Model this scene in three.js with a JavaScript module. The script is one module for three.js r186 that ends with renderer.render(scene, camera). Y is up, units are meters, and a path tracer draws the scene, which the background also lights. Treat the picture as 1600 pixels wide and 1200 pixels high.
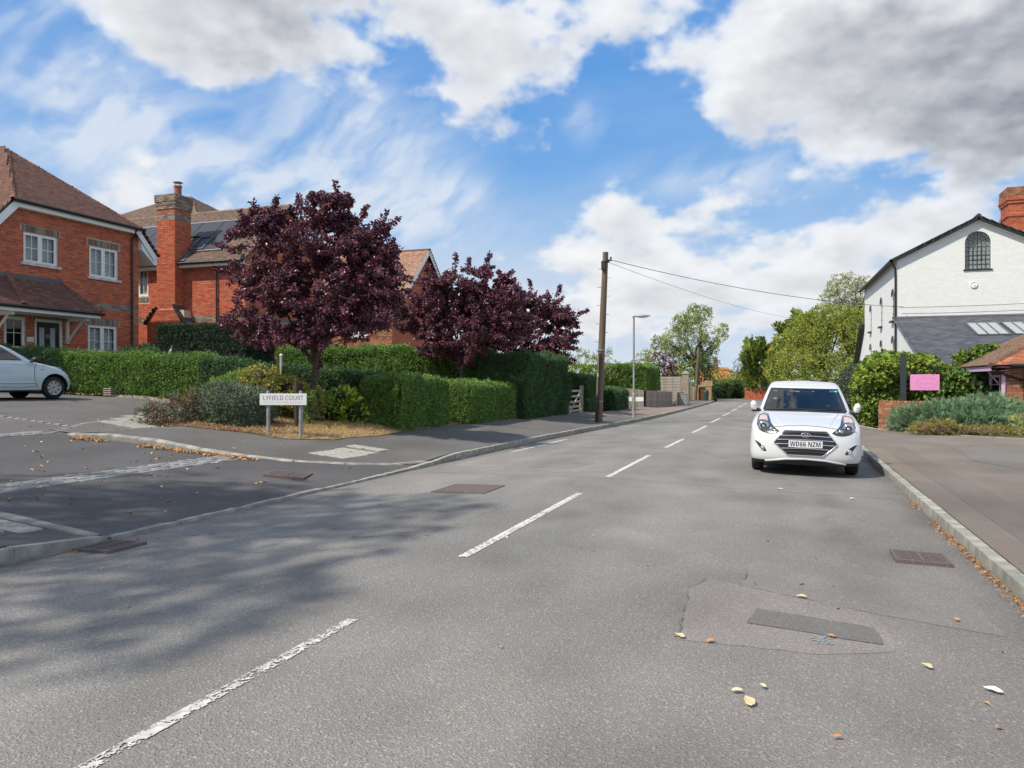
import * as THREE from 'three';
import { mergeGeometries, mergeVertices, toCreasedNormals } from 'three/addons/utils/BufferGeometryUtils.js';
import { RoundedBoxGeometry } from 'three/addons/geometries/RoundedBoxGeometry.js';

// x runs to the right across the road, -z runs along it away from the camera, y is up; metres.
const scene = new THREE.Scene();
const camera = new THREE.PerspectiveCamera(53.13, 4 / 3, 0.1, 2500);
camera.position.set(0, 1.5, 0);
camera.rotation.order = 'YXZ';
camera.rotation.set(-0.0025, THREE.MathUtils.degToRad(19.5), 0);
const EXPOSURE = 1.65;
const renderer = new THREE.WebGLRenderer();
renderer.toneMapping = THREE.LinearToneMapping;
renderer.toneMappingExposure = EXPOSURE;
renderer.shadowMap.enabled = true;
const SUN = new THREE.Vector3(-0.422, 0.766, 0.485).normalize();
const sun = new THREE.DirectionalLight(new THREE.Color(1, 0.925, 0.8), 2.9);
sun.position.copy(SUN).multiplyScalar(80);
sun.castShadow = true;
sun.shadow.radius = 2.6;
sun.shadow.mapSize.set(4096, 4096);
Object.assign(sun.shadow.camera, { left: -60, right: 60, top: 60, bottom: -60, near: 1, far: 220 });
scene.add(sun, sun.target);

// ---------------------------------------------------------------- noise and random numbers
function mulberry(a) { return () => { a |= 0; a = (a + 0x6d2b79f5) | 0; let t = Math.imul(a ^ (a >>> 15), 1 | a); t = (t + Math.imul(t ^ (t >>> 7), 61 | t)) ^ t; return ((t ^ (t >>> 14)) >>> 0) / 4294967296; }; }
const rnd = mulberry(20240901);
const rr = (a, b) => a + (b - a) * rnd();
const { clamp, lerp, smoothstep } = THREE.MathUtils;
const ss = (a, b, x) => { const t = clamp((x - a) / (b - a), 0, 1); return t * t * (3 - 2 * t); };
const HT = new Float32Array(65536);
{ const h = mulberry(77); for (let i = 0; i < 65536; i++) HT[i] = h(); }
function vn(x, y) {
  const ix = Math.floor(x), iy = Math.floor(y), fx = x - ix, fy = y - iy, u = fx * fx * (3 - 2 * fx), v = fy * fy * (3 - 2 * fy);
  const a = (ix & 255), b = ((ix + 1) & 255), c = (iy & 255) << 8, d = ((iy + 1) & 255) << 8;
  const p = HT[a | c], q = HT[b | c], r = HT[a | d], s = HT[b | d];
  return p + (q - p) * u + (r - p) * v + (p - q - r + s) * u * v;
}
function fbm(x, y, o = 5) { let s = 0, a = 0.5, n = 0; for (let i = 0; i < o; i++) { s += a * vn(x, y); n += a; a *= 0.54; const t = x * 1.6 - y * 1.2 + 17.3; y = x * 1.2 + y * 1.6 + 9.1; x = t; } return s / n; }
const V = (x, y, z) => new THREE.Vector3(x, y, z);
const piece = (t, x) => { if (x <= t[0][0]) return t[0][1]; for (let i = 1; i < t.length; i++) if (x <= t[i][0]) { const [a, b] = t[i - 1], [c, d] = t[i]; return b + (d - b) * (x - a) / (c - a); } return t[t.length - 1][1]; };
const smoothPiece = (t) => { // monotone-ish cubic through the table
  const n = t.length, m = t.map((p, i) => { const a = t[Math.max(0, i - 1)], b = t[Math.min(n - 1, i + 1)]; return (b[1] - a[1]) / (b[0] - a[0]); });
  return (x) => { if (x <= t[0][0]) return t[0][1]; for (let i = 1; i < n; i++) if (x <= t[i][0]) { const h = t[i][0] - t[i - 1][0], s = (x - t[i - 1][0]) / h, s2 = s * s, s3 = s2 * s; return (2 * s3 - 3 * s2 + 1) * t[i - 1][1] + (s3 - 2 * s2 + s) * h * m[i - 1] + (-2 * s3 + 3 * s2) * t[i][1] + (s3 - s2) * h * m[i]; } return t[n - 1][1]; };
};

// ---------------------------------------------------------------- the sky: air and clouds in every direction
{
  const W = 4096, H = 2048, data = new Float32Array(W * H * 4);
  const D = 180 / Math.PI;
  // [azimuth, elevation, half width, half height, weight, greyness], degrees, azimuth 0 = where the camera looks
  const blobs = [
    [-21.5, 23.2, 4.6, 4.2, 1.1, 0.7], [-17, 25.5, 4.8, 4.0, 1.05, 0.95], [-25, 22, 4, 3.4, 0.75, 0.2], [-29, 26, 4, 3, 0.5, 0.2], [-15.5, 29.5, 7, 4.5, 1.0, 0.8],
    [-4, 26, 7, 4.5, 0.8, 0.4], [-1.5, 21.5, 5.0, 3.4, 0.85, 0.45], [5, 25.5, 7, 4, 0.85, 0.4],  [10.5, 27, 5, 3, 0.55, 0.3],
    [16, 21, 4.4, 3.0, 0.95, 0.35], [21, 22.5, 6, 4.4, 1.1, 0.6], [28, 22.5, 6.5, 5.2, 1.2, 1.05], [34, 21, 6.5, 6, 1.2, 1.15], [25.5, 18, 4.5, 3, 0.9, 0.75], [31, 16, 5.5, 2.6, 1.0, 1.25], [23, 15.4, 2.6, 1.5, 0.7, 0.3], [40, 17, 8, 6, 1.3, 1.0],
    [7, 12.3, 4.5, 1.5, 0.62, 0.4], [13, 11.3, 6.0, 1.9, 0.85, 0.55], [18, 9.2, 6, 2.0, 0.75, 0.5], [11, 8.2, 5.5, 1.7, 0.8, 0.5], [4, 9.0, 4.5, 1.6, 0.7, 0.5], [13.5, 6.2, 5.5, 1.2, 0.65, 0.5], [27.5, 10.5, 5, 1.8, 0.75, 0.35], [33, 8.5, 6, 2.4, 0.7, 0.3], [-34, 17.3, 3, 1.8, 0.5, 0.9],
    [-27, 12, 6, 1.6, 0.35, 0.1], [2, 4.4, 10, 1.3, 0.72, 0.4], [14, 4.0, 10, 1.5, 0.72, 0.35], [-3, 8.5, 6, 1.6, 0.5, 0.3], [22, 7, 8, 2.2, 0.6, 0.35], [-12, 6, 7, 1.2, 0.4, 0.3], [26, 6, 8, 1.6, 0.6, 0.3], [8, 6.6, 5, 1.0, 0.5, 0.5], [0, 5.5, 8, 1.5, 0.5, 0.4], [20, 13.8, 4, 1.0, 0.3, 0.1],
  ];
  const cirrus = [[-9.5, 17, 5, 3.5, 0.6], [-27, 16, 8, 3.6, 0.62], [-18, 13, 9, 3.2, 0.6], [-8, 11.5, 7, 2.4, 0.5], [-3.5, 13.5, 2.2, 1.6, 0.6], [16, 14.5, 7, 1.4, 0.55], [-31, 22, 5, 5, 0.45], [5.3, 19, 1.2, 1.4, 0.5], [-14, 20, 4, 3, 0.35]];
  function density(az, el, px, pz, oct) {
    let b = 0, g = 0, w = 0;
    for (const c of blobs) { const dx = (az - c[0]) / c[2], dy = (el - c[1]) / c[3], q = dx * dx + dy * dy; if (q < 6) { const e = c[4] * Math.exp(-q); b += e; g += e * c[5]; w += e; } }
    const away = ss(42, 60, Math.abs(az)) + ss(31, 42, el);
    if (away > 0) { const n = ss(0.38, 0.62, fbm(px * 1.7 + 31, pz * 1.7 + 5, 4)) * 1.2 * Math.min(1, away); b += n; g += n * 0.4; w += n; }  // unseen clouds, paled and widened to raise the ambient light
    const n = fbm(px * 2.1, pz * 2.1, oct), n2 = fbm(az * 0.27 + 40, el * 0.4 + 7, oct);
    return [b * 0.8 - 0.4 + (n - 0.5) * 1.05 + (n2 - 0.5) * 1.5, w > 0 ? g / w : 0.4];
  }
  const ca = Math.cos(0.34034), sa = Math.sin(0.34034);
  for (let row = 0; row < H; row++) {
    const up = ((row + 0.5) / H - 0.5) * Math.PI, el = up * D, y = Math.sin(up), ce = Math.cos(up);
    for (let col = 0; col < W; col++) {
      const o = (row * W + col) * 4; data[o + 3] = 1;
      if (el < 0) { data[o] = 0.16; data[o + 1] = 0.17; data[o + 2] = 0.16; continue; }
      const th = ((col + 0.5) / W - 0.5) * 2 * Math.PI, x = Math.cos(th) * ce, z = Math.sin(th) * ce;
      const f = -x * sa - z * ca, r = x * ca - z * sa, az = Math.atan2(r, f) * D;
      const k = 1 / (y + 0.16), px = r * k * 2 + 60, pz = f * k * 2 + 60;
      const t1 = ss(0, 11, el), t2 = ss(7, 24, el), t3 = ss(25, 80, el);
      let R = lerp(lerp(lerp(0.45, 0.175, t1), 0.066, t2), 0.05, t3), G = lerp(lerp(lerp(0.63, 0.44, t1), 0.3, t2), 0.2, t3), B = lerp(lerp(lerp(0.82, 0.82, t1), 0.74, t2), 0.56, t3);
      let cs = 0;
      for (const c of cirrus) { const dx = (az - c[0]) / c[2], dy = (el - c[1]) / c[3], q = dx * dx + dy * dy; if (q < 5) cs += c[4] * Math.exp(-q); }
      if (Math.abs(az) > 40) cs += 0.3 * ss(40, 55, Math.abs(az));
      if (cs > 0.02) {
        const u = az * 0.83 + el * 0.55, v = -az * 0.55 + el * 0.83;
        const s1 = fbm(u * 0.2 + 1.3 * fbm(az * 0.2, el * 0.26, 4), v * 0.62 + 1.6 * fbm(az * 0.17 + 9, el * 0.24, 4), 7), a = clamp(ss(0.25, 0.8, s1) * cs * 1.25 + cs * 0.14, 0, 0.8);
        R = lerp(R, 0.8, a); G = lerp(G, 0.85, a); B = lerp(B, 0.92, a);
      }
      const haze = (0.72 * (1 - ss(4, 16, el)) + 0.14) * (0.4 + 1.1 * fbm(az * 0.16, el * 0.45 + 80, 5));
      R = lerp(R, 0.68, haze); G = lerp(G, 0.75, haze); B = lerp(B, 0.85, haze);
      const [d, g] = density(az, el, px, pz, 6);
      if (d > -0.08) {
        const [da] = density(az - 1.0, el + 1.7, px, pz, 3);
        const a = ss(-0.08, 0.36, d) * lerp(0.8, 0.98, ss(0.1, 0.7, d));
        const inside = ss(0.1, 0.95, d), above = ss(-0.05, 0.95, da), grain = (fbm(az * 0.42 + 3, el * 0.75, 6) - 0.5);
        const sh = clamp((0.34 * inside + 0.46 * above) * g + 0.06 * above - 1.1 * grain * (0.3 + 0.6 * g), 0, 1.25);
        R = lerp(R, lerp(0.93, 0.42, sh), a); G = lerp(G, lerp(0.94, 0.44, sh), a); B = lerp(B, lerp(0.95, 0.49, sh), a);
      }
      data[o] = R / EXPOSURE; data[o + 1] = G / EXPOSURE; data[o + 2] = B / EXPOSURE;
    }
  }
  const sky = new THREE.DataTexture(data, W, H, THREE.RGBAFormat, THREE.FloatType);
  sky.mapping = THREE.EquirectangularReflectionMapping; sky.magFilter = THREE.LinearFilter; sky.needsUpdate = true;
  scene.background = sky; scene.environment = sky;
}

// ---------------------------------------------------------------- helpers for things and parts
const taken = new Map();
const numbered = (n) => { const k = taken.get(n) ?? 0; taken.set(n, k + 1); return k ? `${n}_${String(k).padStart(3, '0')}` : n; };
const tag = (o, label, category, group) => { o.userData.label = label; o.userData.category = category; if (group) o.userData.group = group; return o; };
function thing(name, label, category, p, group, turn = 0) {
  const o = new THREE.Group(); o.name = numbered(name); o.position.set(...p); o.rotation.y = turn; scene.add(o); return tag(o, label, category, group);
}
function mesh(name, geo, mat, parent, p) {
  const m = new THREE.Mesh(geo, mat); m.name = parent ? name : numbered(name); m.castShadow = m.receiveShadow = true;
  (parent ?? scene).add(m); if (p) m.position.set(...p); return m;
}
const struct = (name, geo, mat) => { const m = mesh(name, geo, mat); m.userData.kind = 'structure'; return m; };
const stuff = (m) => { m.userData.kind = 'stuff'; return m; };
// put an object given in world axes under a thing that may stand anywhere
function put(obj, parent, M) { parent.updateMatrixWorld(true); const L = parent.matrixWorld.clone().invert().multiply(M); L.decompose(obj.position, obj.quaternion, obj.scale); parent.add(obj); return obj; }
function group(name, parent, M) { const g = new THREE.Group(); g.name = name; return M ? put(g, parent, M) : (parent.add(g), g); }
const basis = (o, u, v) => { const n = u.clone().cross(v); return new THREE.Matrix4().makeBasis(u, v, n).setPosition(o); };
const RIGHT = V(1, 0, 0), UP = V(0, 1, 0), AWAY = V(0, 0, -1), NEAR = V(0, 0, 1);
const faceNear = (x, y, z) => basis(V(x, y, z), RIGHT, UP);        // looks towards the camera end of the road, u runs right
const faceRoad = (x, y, z) => basis(V(x, y, z), AWAY, UP);         // looks right across the road, u runs away
const faceLeft = (x, y, z) => basis(V(x, y, z), NEAR, UP);         // looks left, u runs nearer
const box = (w, h, d, x = 0, y = 0, z = 0) => new THREE.BoxGeometry(w, h, d).translate(x, y, z);
const rbox = (w, h, d, r = 0.01, x = 0, y = 0, z = 0) => new RoundedBoxGeometry(w, h, d, 2, r).translate(x, y, z);
const merge = (l) => mergeGeometries(l.map((g) => { const q = g.index ? g.toNonIndexed() : g.clone(); for (const k of Object.keys(q.attributes)) if (!['position', 'normal', 'uv'].includes(k)) q.deleteAttribute(k); return q; }), false);
const tube = (pts, r, seg = 24, sides = 8, closed = false) => new THREE.TubeGeometry(new THREE.CatmullRomCurve3(pts, closed, 'catmullrom', 0.3), seg, r, sides, closed);
const rod = (a, b, r1, r2 = r1, sides = 8) => { const d = b.clone().sub(a), g = new THREE.CylinderGeometry(r2, r1, d.length(), sides, 1); g.translate(0, d.length() / 2, 0); g.applyQuaternion(new THREE.Quaternion().setFromUnitVectors(UP, d.normalize())); return g.translate(a.x, a.y, a.z); };
const shapeOf = (pts, holes = []) => { const s = new THREE.Shape(pts.map((p) => new THREE.Vector2(p[0], p[1]))); for (const h of holes) s.holes.push(new THREE.Path(h.map((p) => new THREE.Vector2(p[0], p[1])))); return s; };
const slab = (pts, depth, holes = [], bevel = 0) => new THREE.ExtrudeGeometry(shapeOf(pts, holes), { depth, bevelEnabled: bevel > 0, bevelSize: bevel, bevelThickness: bevel, bevelSegments: 2, curveSegments: 8 });
const rect = (x0, y0, x1, y1) => [[x0, y0], [x1, y0], [x1, y1], [x0, y1]];
function insidePoly(p, x, y) { let c = false; for (let i = 0, j = p.length - 1; i < p.length; j = i++) { const [xi, yi] = p[i], [xj, yj] = p[j]; if ((yi > y) !== (yj > y) && x < (xj - xi) * (y - yi) / (yj - yi) + xi) c = !c; } return c; }
function edgeDist(p, x, y) { let m = 1e9; for (let i = 0, j = p.length - 1; i < p.length; j = i++) { const [ax, ay] = p[j], [bx, by] = p[i], l = (bx - ax) ** 2 + (by - ay) ** 2, t = clamp(((x - ax) * (bx - ax) + (y - ay) * (by - ay)) / l, 0, 1); m = Math.min(m, Math.hypot(x - ax - t * (bx - ax), y - ay - t * (by - ay))); } return m; }

// many copies of one small shape, each with its own tone
const M4 = new THREE.Matrix4(), Q = new THREE.Quaternion(), EU = new THREE.Euler(), C3 = new THREE.Color();
function copies(name, geo, mat, list, parent) {
  const m = new THREE.InstancedMesh(geo, mat, list.length); m.name = name; m.castShadow = m.receiveShadow = true;
  list.forEach((e, i) => { m.setMatrixAt(i, e[0]); m.setColorAt(i, e[1]); });
  if (parent) parent.add(m); else { m.name = numbered(name); scene.add(m); }
  return stuff(m);
}
const pose = (x, y, z, rx, ry, rz, s = 1, sy = s, sz = s) => new THREE.Matrix4().compose(V(x, y, z), new THREE.Quaternion().setFromEuler(new THREE.Euler(rx, ry, rz, 'YXZ')), V(s, sy, sz));
const tone = (c, d) => { const k = 1 + (rnd() - 0.5) * 2 * d; return new THREE.Color(c[0] * k, c[1] * k, c[2] * k); };
const mixc = (a, b, t) => [lerp(a[0], b[0], t), lerp(a[1], b[1], t), lerp(a[2], b[2], t)];

// ---------------------------------------------------------------- textures and materials
const std = (r, g, b, rough = 0.8, more = {}) => { const m = new THREE.MeshStandardMaterial({ roughness: rough, ...more }); m.color.setRGB(r, g, b); return m; };
const phys = (r, g, b, rough, more = {}) => { const m = new THREE.MeshPhysicalMaterial({ roughness: rough, ...more }); m.color.setRGB(r, g, b); return m; };
function dataTex(S, f, srgb = false) {
  const d = new Uint8Array(S * S * 4);
  for (let y = 0; y < S; y++) for (let x = 0; x < S; x++) { const c = f(x, y), o = (y * S + x) * 4; d[o] = clamp(c[0], 0, 1) * 255; d[o + 1] = clamp(c[1], 0, 1) * 255; d[o + 2] = clamp(c[2], 0, 1) * 255; d[o + 3] = 255; }
  const t = new THREE.DataTexture(d, S, S); t.wrapS = t.wrapT = THREE.RepeatWrapping; t.magFilter = THREE.LinearFilter; if (srgb) t.colorSpace = THREE.SRGBColorSpace; t.needsUpdate = true; return t;
}
const stretch = (t, per) => { const c = t.clone(); c.repeat.set(1 / per, 1 / per); c.needsUpdate = true; return c; };
// asphalt: stones of many greys in dark binder
const AS = 2048, asH = new Float32Array(AS * AS), asC = new Float32Array(AS * AS * 3);
{
  const q = mulberry(5);
  for (let i = 0; i < AS * AS; i++) { const v = q() * 0.2; asH[i] = v * 0.5; const k = 0.52 + v; asC[i * 3] = k; asC[i * 3 + 1] = k; asC[i * 3 + 2] = k * 1.01; }
  for (let n = 0; n < 300000; n++) {
    const cx = q() * AS, cy = q() * AS, rx = 0.9 + q() * q() * 2.0, ry = rx * (0.6 + 0.5 * q()), h = 0.35 + 0.65 * q(), w = q();
    let k = 0.74 + 0.28 * q(); if (w > 0.95) k = 1.08 + 0.22 * q(); if (w < 0.2) k = 0.5 + 0.15 * q();
    const warm = (q() - 0.42) * 0.11, ra = Math.ceil(Math.max(rx, ry));
    for (let y = -ra; y <= ra; y++) for (let x = -ra; x <= ra; x++) {
      const e = (x / rx) ** 2 + (y / ry) ** 2; if (e > 1) continue;
      const i = ((Math.floor(cy + y) + AS) % AS) * AS + ((Math.floor(cx + x) + AS) % AS), hh = h * (1 - 0.4 * e);
      if (hh < asH[i]) continue; asH[i] = hh; asC[i * 3] = k * (1 + warm); asC[i * 3 + 1] = k; asC[i * 3 + 2] = k * (1 - warm);
    }
  }
}
const asphaltMap = dataTex(AS, (x, y) => { const i = (y * AS + x) * 3; return [asC[i] * 0.62, asC[i + 1] * 0.62, asC[i + 2] * 0.62]; });
const asphaltBump = dataTex(AS, (x, y) => { const v = asH[y * AS + x]; return [v, v, v]; });
const asphalt = (r, g, b, per = 6, bump = 0.004) => { const m = std(r, g, b, 0.88, { vertexColors: true, map: stretch(asphaltMap, per), bumpMap: stretch(asphaltBump, per), bumpScale: bump }); return m; };
// a general mottled grain that tiles
const tileFbm = (x, y, S, f, o) => { let s = 0, a = 0.5, n = 0; for (let i = 0; i < o; i++) { const F = f << i, u = x / S * F, v = y / S * F, ix = Math.floor(u), iy = Math.floor(v), fx = u - ix, fy = v - iy, sx = fx * fx * (3 - 2 * fx), sy = fy * fy * (3 - 2 * fy), h = (p, r) => HT[(((p % F) + F) % F & 255) | ((((r % F) + F) % F + i * 37 & 255) << 8)]; s += a * lerp(lerp(h(ix, iy), h(ix + 1, iy), sx), lerp(h(ix, iy + 1), h(ix + 1, iy + 1), sx), sy); n += a; a *= 0.55; } return s / n; };
const mottle = dataTex(512, (x, y) => { const a = tileFbm(x, y, 512, 4, 7), v = 0.62 + (a - 0.5) * 0.75 + (HT[(x * 7 + y * 131) & 65535] - 0.5) * 0.12; return [v, v, v]; });
const mottleBump = dataTex(512, (x, y) => { const v = tileFbm(x, y, 512, 8, 6) * 0.8 + HT[(x * 13 + y * 71) & 65535] * 0.2; return [v, v, v]; });
const woodTex = dataTex(512, (x, y) => { const g = tileFbm(x * 1, y * 0.06, 512, 32, 4), c = tileFbm(x, y, 512, 4, 3), v = 0.5 + (g - 0.5) * 0.8 + (c - 0.5) * 0.4; return [v, v, v]; });
const mott = (r, g, b, rough, per = 0.8, bump = 0.002, more = {}) => std(r, g, b, rough, { map: stretch(mottle, per), bumpMap: stretch(mottleBump, per * 0.6), bumpScale: bump, ...more });
const M = {
  concrete: mott(0.5, 0.48, 0.42, 0.92, 0.7, 0.003), paleSlab: mott(0.6, 0.57, 0.5, 0.9, 0.5, 0.002), sett: mott(0.46, 0.46, 0.45, 0.85, 0.3, 0.004),
  mortar: mott(0.95, 0.78, 0.6, 0.95, 0.5, 0.002), brick: mott(1.45, 1.45, 1.45, 0.9, 0.35, 0.002), tile: mott(1.4, 1.4, 1.4, 0.9, 0.6, 0.002), slate: mott(1.35, 1.35, 1.4, 0.6, 0.8, 0.001),
  whitePvc: phys(0.82, 0.83, 0.83, 0.35), whitePaint: std(0.8, 0.8, 0.78, 0.55), whiteWall: std(0.77, 0.78, 0.77, 0.8), whiteBrick: std(1.16, 1.18, 1.2, 0.75),
  blackPlastic: std(0.018, 0.018, 0.02, 0.45), gutter: std(0.02, 0.017, 0.016, 0.4), lead: mott(0.16, 0.17, 0.19, 0.6, 0.5, 0.002), navy: phys(0.012, 0.014, 0.022, 0.35),
  glass: phys(0.86, 0.9, 0.9, 0.02, { transmission: 1, thickness: 0, ior: 1.5 }), frosted: phys(0.42, 0.46, 0.46, 0.35), dark: std(0.03, 0.03, 0.032, 0.9), curtain: std(0.55, 0.55, 0.53, 0.95), blind: std(0.74, 0.74, 0.71, 0.7),
  sill: mott(0.95, 0.92, 0.86, 0.9, 0.5, 0.001), solar: phys(0.03, 0.032, 0.036, 0.45), alu: std(0.6, 0.61, 0.62, 0.35, { metalness: 0.85 }),
  galv: mott(0.46, 0.48, 0.49, 0.55, 0.4, 0.0005, { metalness: 0.25 }), paleGreenPost: mott(0.5, 0.52, 0.46, 0.6, 0.5, 0.0005), iron: mott(0.24, 0.185, 0.175, 0.75, 0.2, 0.002), pitShade: std(0.012, 0.011, 0.011, 0.9),
  bark: std(0.16, 0.115, 0.085, 0.95, { map: stretch(woodTex, 0.5), bumpMap: stretch(woodTex, 0.5), bumpScale: 0.012 }), plumBark: std(0.16, 0.11, 0.09, 0.95, { map: stretch(woodTex, 0.4), bumpMap: stretch(woodTex, 0.4), bumpScale: 0.01 }),
  poleWood: std(0.3, 0.22, 0.16, 0.9, { map: stretch(woodTex, 0.6), bumpMap: stretch(woodTex, 0.6), bumpScale: 0.006 }), greyWood: std(0.75, 0.66, 0.56, 0.9, { map: stretch(woodTex, 0.35), bumpMap: stretch(woodTex, 0.35), bumpScale: 0.004 }), paleWood: std(0.78, 0.72, 0.6, 0.85, { map: stretch(woodTex, 0.35) }),
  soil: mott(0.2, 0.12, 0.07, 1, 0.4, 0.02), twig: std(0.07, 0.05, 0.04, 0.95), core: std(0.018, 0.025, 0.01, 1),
};
const leafM = (rough = 0.62, more = {}) => phys(1, 1, 1, rough, { side: THREE.DoubleSide, ...more });
const LM = { green: leafM(0.72, { transmission: 0.3, thickness: 0 }), gloss: leafM(0.45), plum: leafM(0.36), plumThin: leafM(0.82, { transmission: 0.35, thickness: 0 }), dull: leafM(0.85), dry: leafM(0.9) };

// ---------------------------------------------------------------- the ground. r = x, s = -z
const hill = (r) => { const q = -6.3 - r; return q <= 0 ? -0.06 : -0.06 + (q < 11 ? 0.1 * q : 1.1 + 0.03 * Math.min(q - 11, 25)); };
const kerbLine = smoothPiece([[13, -6.3], [20, -6.12], [26, -5.72], [32, -5.35], [40, -5.15], [50, -5.1], [62, -5.1]]);
const roadY = (r) => -0.022 * Math.abs(r + 2.4);
const paveLift = (r, s) => 0.012 + 0.095 * Math.max(ss(12.9, 14.4, s) * (1 - ss(-11.8, -12.6, r)), ss(-9.2, -10.6, r) * (1 - ss(-11.6, -12.5, r)));
const paveY = (r, s) => hill(r) + paveLift(r, s);
const nearPaveY = (r, s) => hill(r) + 0.012 + 0.095 * ss(5.75, 4.7, s);
const rightY = (r, s) => 0.03 + 0.006 * Math.max(0, r - 1.7);
function sheet(poly, h, step, color) {
  const v2 = poly.map((p) => new THREE.Vector2(p[0], p[1])); if (THREE.ShapeUtils.area(v2) < 0) v2.reverse();
  let P = v2.map((p) => [p.x, p.y]), F = THREE.ShapeUtils.triangulateShape(v2, []);
  for (let lap = 0; lap < 9; lap++) {
    // split the longest edges, consistently on both sides
    const mid = new Map(), key = (a, b) => (a < b ? a * 1e6 + b : b * 1e6 + a), st = typeof step === 'function' ? step : () => step;
    const need = (a, b) => Math.hypot(P[a][0] - P[b][0], P[a][1] - P[b][1]) > st((P[a][0] + P[b][0]) / 2, (P[a][1] + P[b][1]) / 2);
    const m = (a, b) => { const k = key(a, b); if (!mid.has(k)) { mid.set(k, P.length); P.push([(P[a][0] + P[b][0]) / 2, (P[a][1] + P[b][1]) / 2]); } return mid.get(k); };
    const out = []; let any = false;
    for (const [a, b, c] of F) {
      const x = need(a, b), y = need(b, c), z = need(c, a), n = x + y + z;
      if (!n) { out.push([a, b, c]); continue; } any = true;
      if (n === 3) { const p = m(a, b), q = m(b, c), r = m(c, a); out.push([a, p, r], [p, b, q], [r, q, c], [p, q, r]); continue; }
      let [A, B, C] = [a, b, c], s = [x, y, z];
      while (!(s[0] && !s[2])) { [A, B, C] = [B, C, A]; s = [s[1], s[2], s[0]]; }
      const p = m(A, B); if (s[1]) { const q = m(B, C); out.push([A, p, C], [p, q, C], [p, B, q]); } else out.push([A, p, C], [p, B, C]);
    }
    F = out; if (!any) break;
  }
  const n = P.length, pos = new Float32Array(n * 3), uv = new Float32Array(n * 2), col = new Float32Array(n * 3);
  P.forEach(([r, s], i) => { pos.set([r, h(r, s), -s], i * 3); uv.set([r, s], i * 2); col.set(color ? color(r, s) : [1, 1, 1], i * 3); });
  const g = new THREE.BufferGeometry(); g.setAttribute('position', new THREE.BufferAttribute(pos, 3)); g.setAttribute('uv', new THREE.BufferAttribute(uv, 2)); g.setAttribute('color', new THREE.BufferAttribute(col, 3));
  g.setIndex(F.flat()); g.computeVertexNormals(); return g;
}
const curb = []; for (let s = 13; s <= 62; s += 1) curb.push([kerbLine(s), s]);
// the far ground, everywhere below what is laid on it
{
  const xs = [-700, -300, -150, -80, -45, -30, -24, -20, -17.3, -14, -11, -9, -8.4, -7.6, 3, 4, 8, 15, 30, 60, 150, 300, 700], zs = [-900, -400, -200, -120, -80, -60, -40, -25, -15, -5, 5, 20, 60, 200], pos = [], uv = [], col = [], idx = [];
  zs.forEach((s) => xs.forEach((r) => { pos.push(r, r < -8.2 ? hill(r) - 0.12 : r < 2.8 ? -0.35 : -0.05, s); uv.push(r, s); col.push(1, 1, 1); }));
  for (let j = 0; j < zs.length - 1; j++) for (let i = 0; i < xs.length - 1; i++) { const a = j * xs.length + i, b = a + 1, c = a + xs.length, d = c + 1; idx.push(a, c, b, b, c, d); }
  const g = new THREE.BufferGeometry(); g.setAttribute('position', new THREE.Float32BufferAttribute(pos, 3)); g.setAttribute('uv', new THREE.Float32BufferAttribute(uv, 2)); g.setIndex(idx); g.computeVertexNormals();
  struct('ground', g, mott(0.16, 0.15, 0.07, 1, 3, 0.02));
}
const greys = (k, w, f) => (r, s) => { const n = fbm(r * 0.35 + 40, s * 0.16 + 11, 4) - 0.5, m = fbm(r * 1.7, s * 1.3 + 50, 4) - 0.5, v = k * (1 + 0.6 * n + 0.5 * m); return f ? f(r, s, v) : [v * w[0], v * w[1], v * w[2]]; };
const roadTone = greys(1, [1, 1, 1], (r, s, v) => {
  let k = v;
  for (const w of [-5.0, -3.4, -1.3, 0.35]) k *= 1 + 0.1 * Math.exp(-(((r - w) / 0.34) ** 2)); // wheel tracks worn pale
  k *= 1 - 0.18 * Math.exp(-(((r - 0.5) / 0.22) ** 2)) * ss(0.45, 0.62, fbm(r * 3, s * 1.4 + 7, 4)) * ss(5, 8, s);   // oil drips down the parking lane
  k *= 1 - 0.35 * ss(0.63, 0.75, fbm(r * 2.1 + 9, s * 2.6, 4)) * ss(0.5, 1.5, 1.8 - Math.hypot((r - 0.55) / 1.0, (s - 12) / 0.7)); // oil stain
  const edge = Math.min(Math.abs(r - 1.6), Math.abs(r - (s > 13 ? kerbLine(s) : -6.4)));
  k *= 1 - 0.16 * ss(0.35, 0.05, edge) * fbm(r * 4, s * 2, 3) * 2; // moss and dirt in the channels
  const w = ss(0.4, 0.65, fbm(r * 0.5 + 3, s * 0.22 + 30, 3));
  return [k * lerp(1.0, 1.03, w), k * lerp(1.0, 0.995, w), k * lerp(0.985, 0.965, w)];
});
{
  const pts = [[1.62, -14], [1.62, 64], [-5.1, 64], ...[...curb].reverse(), [-6.34, 12.4], [-6.34, -14]];
  struct('road', sheet(pts, (r) => roadY(r), (r, s) => (s < 14 ? 0.22 : 0.5), roadTone), asphalt(0.475, 0.457, 0.432, 6, 0.006));
  // past the bend the road turns away to the left behind the hedges
  struct('road', sheet([[-5.1, 64], [1.62, 64], [2.2, 70], [0.5, 77], [-4, 83], [-12, 88], [-40, 96], [-42, 90], [-15, 80], [-8, 75], [-5.6, 70]], () => 0.0, 3, roadTone), asphalt(0.43, 0.415, 0.395, 6, 0.004));
}
const sideTone = greys(1, [1, 1, 1], (r, s, v) => { const c = ss(-12.4, -13.0, r); return mixc([v * 1.0, v * 0.97, v * 1.0], [v * 1.35, v * 1.3, v * 1.24], c); });
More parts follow.
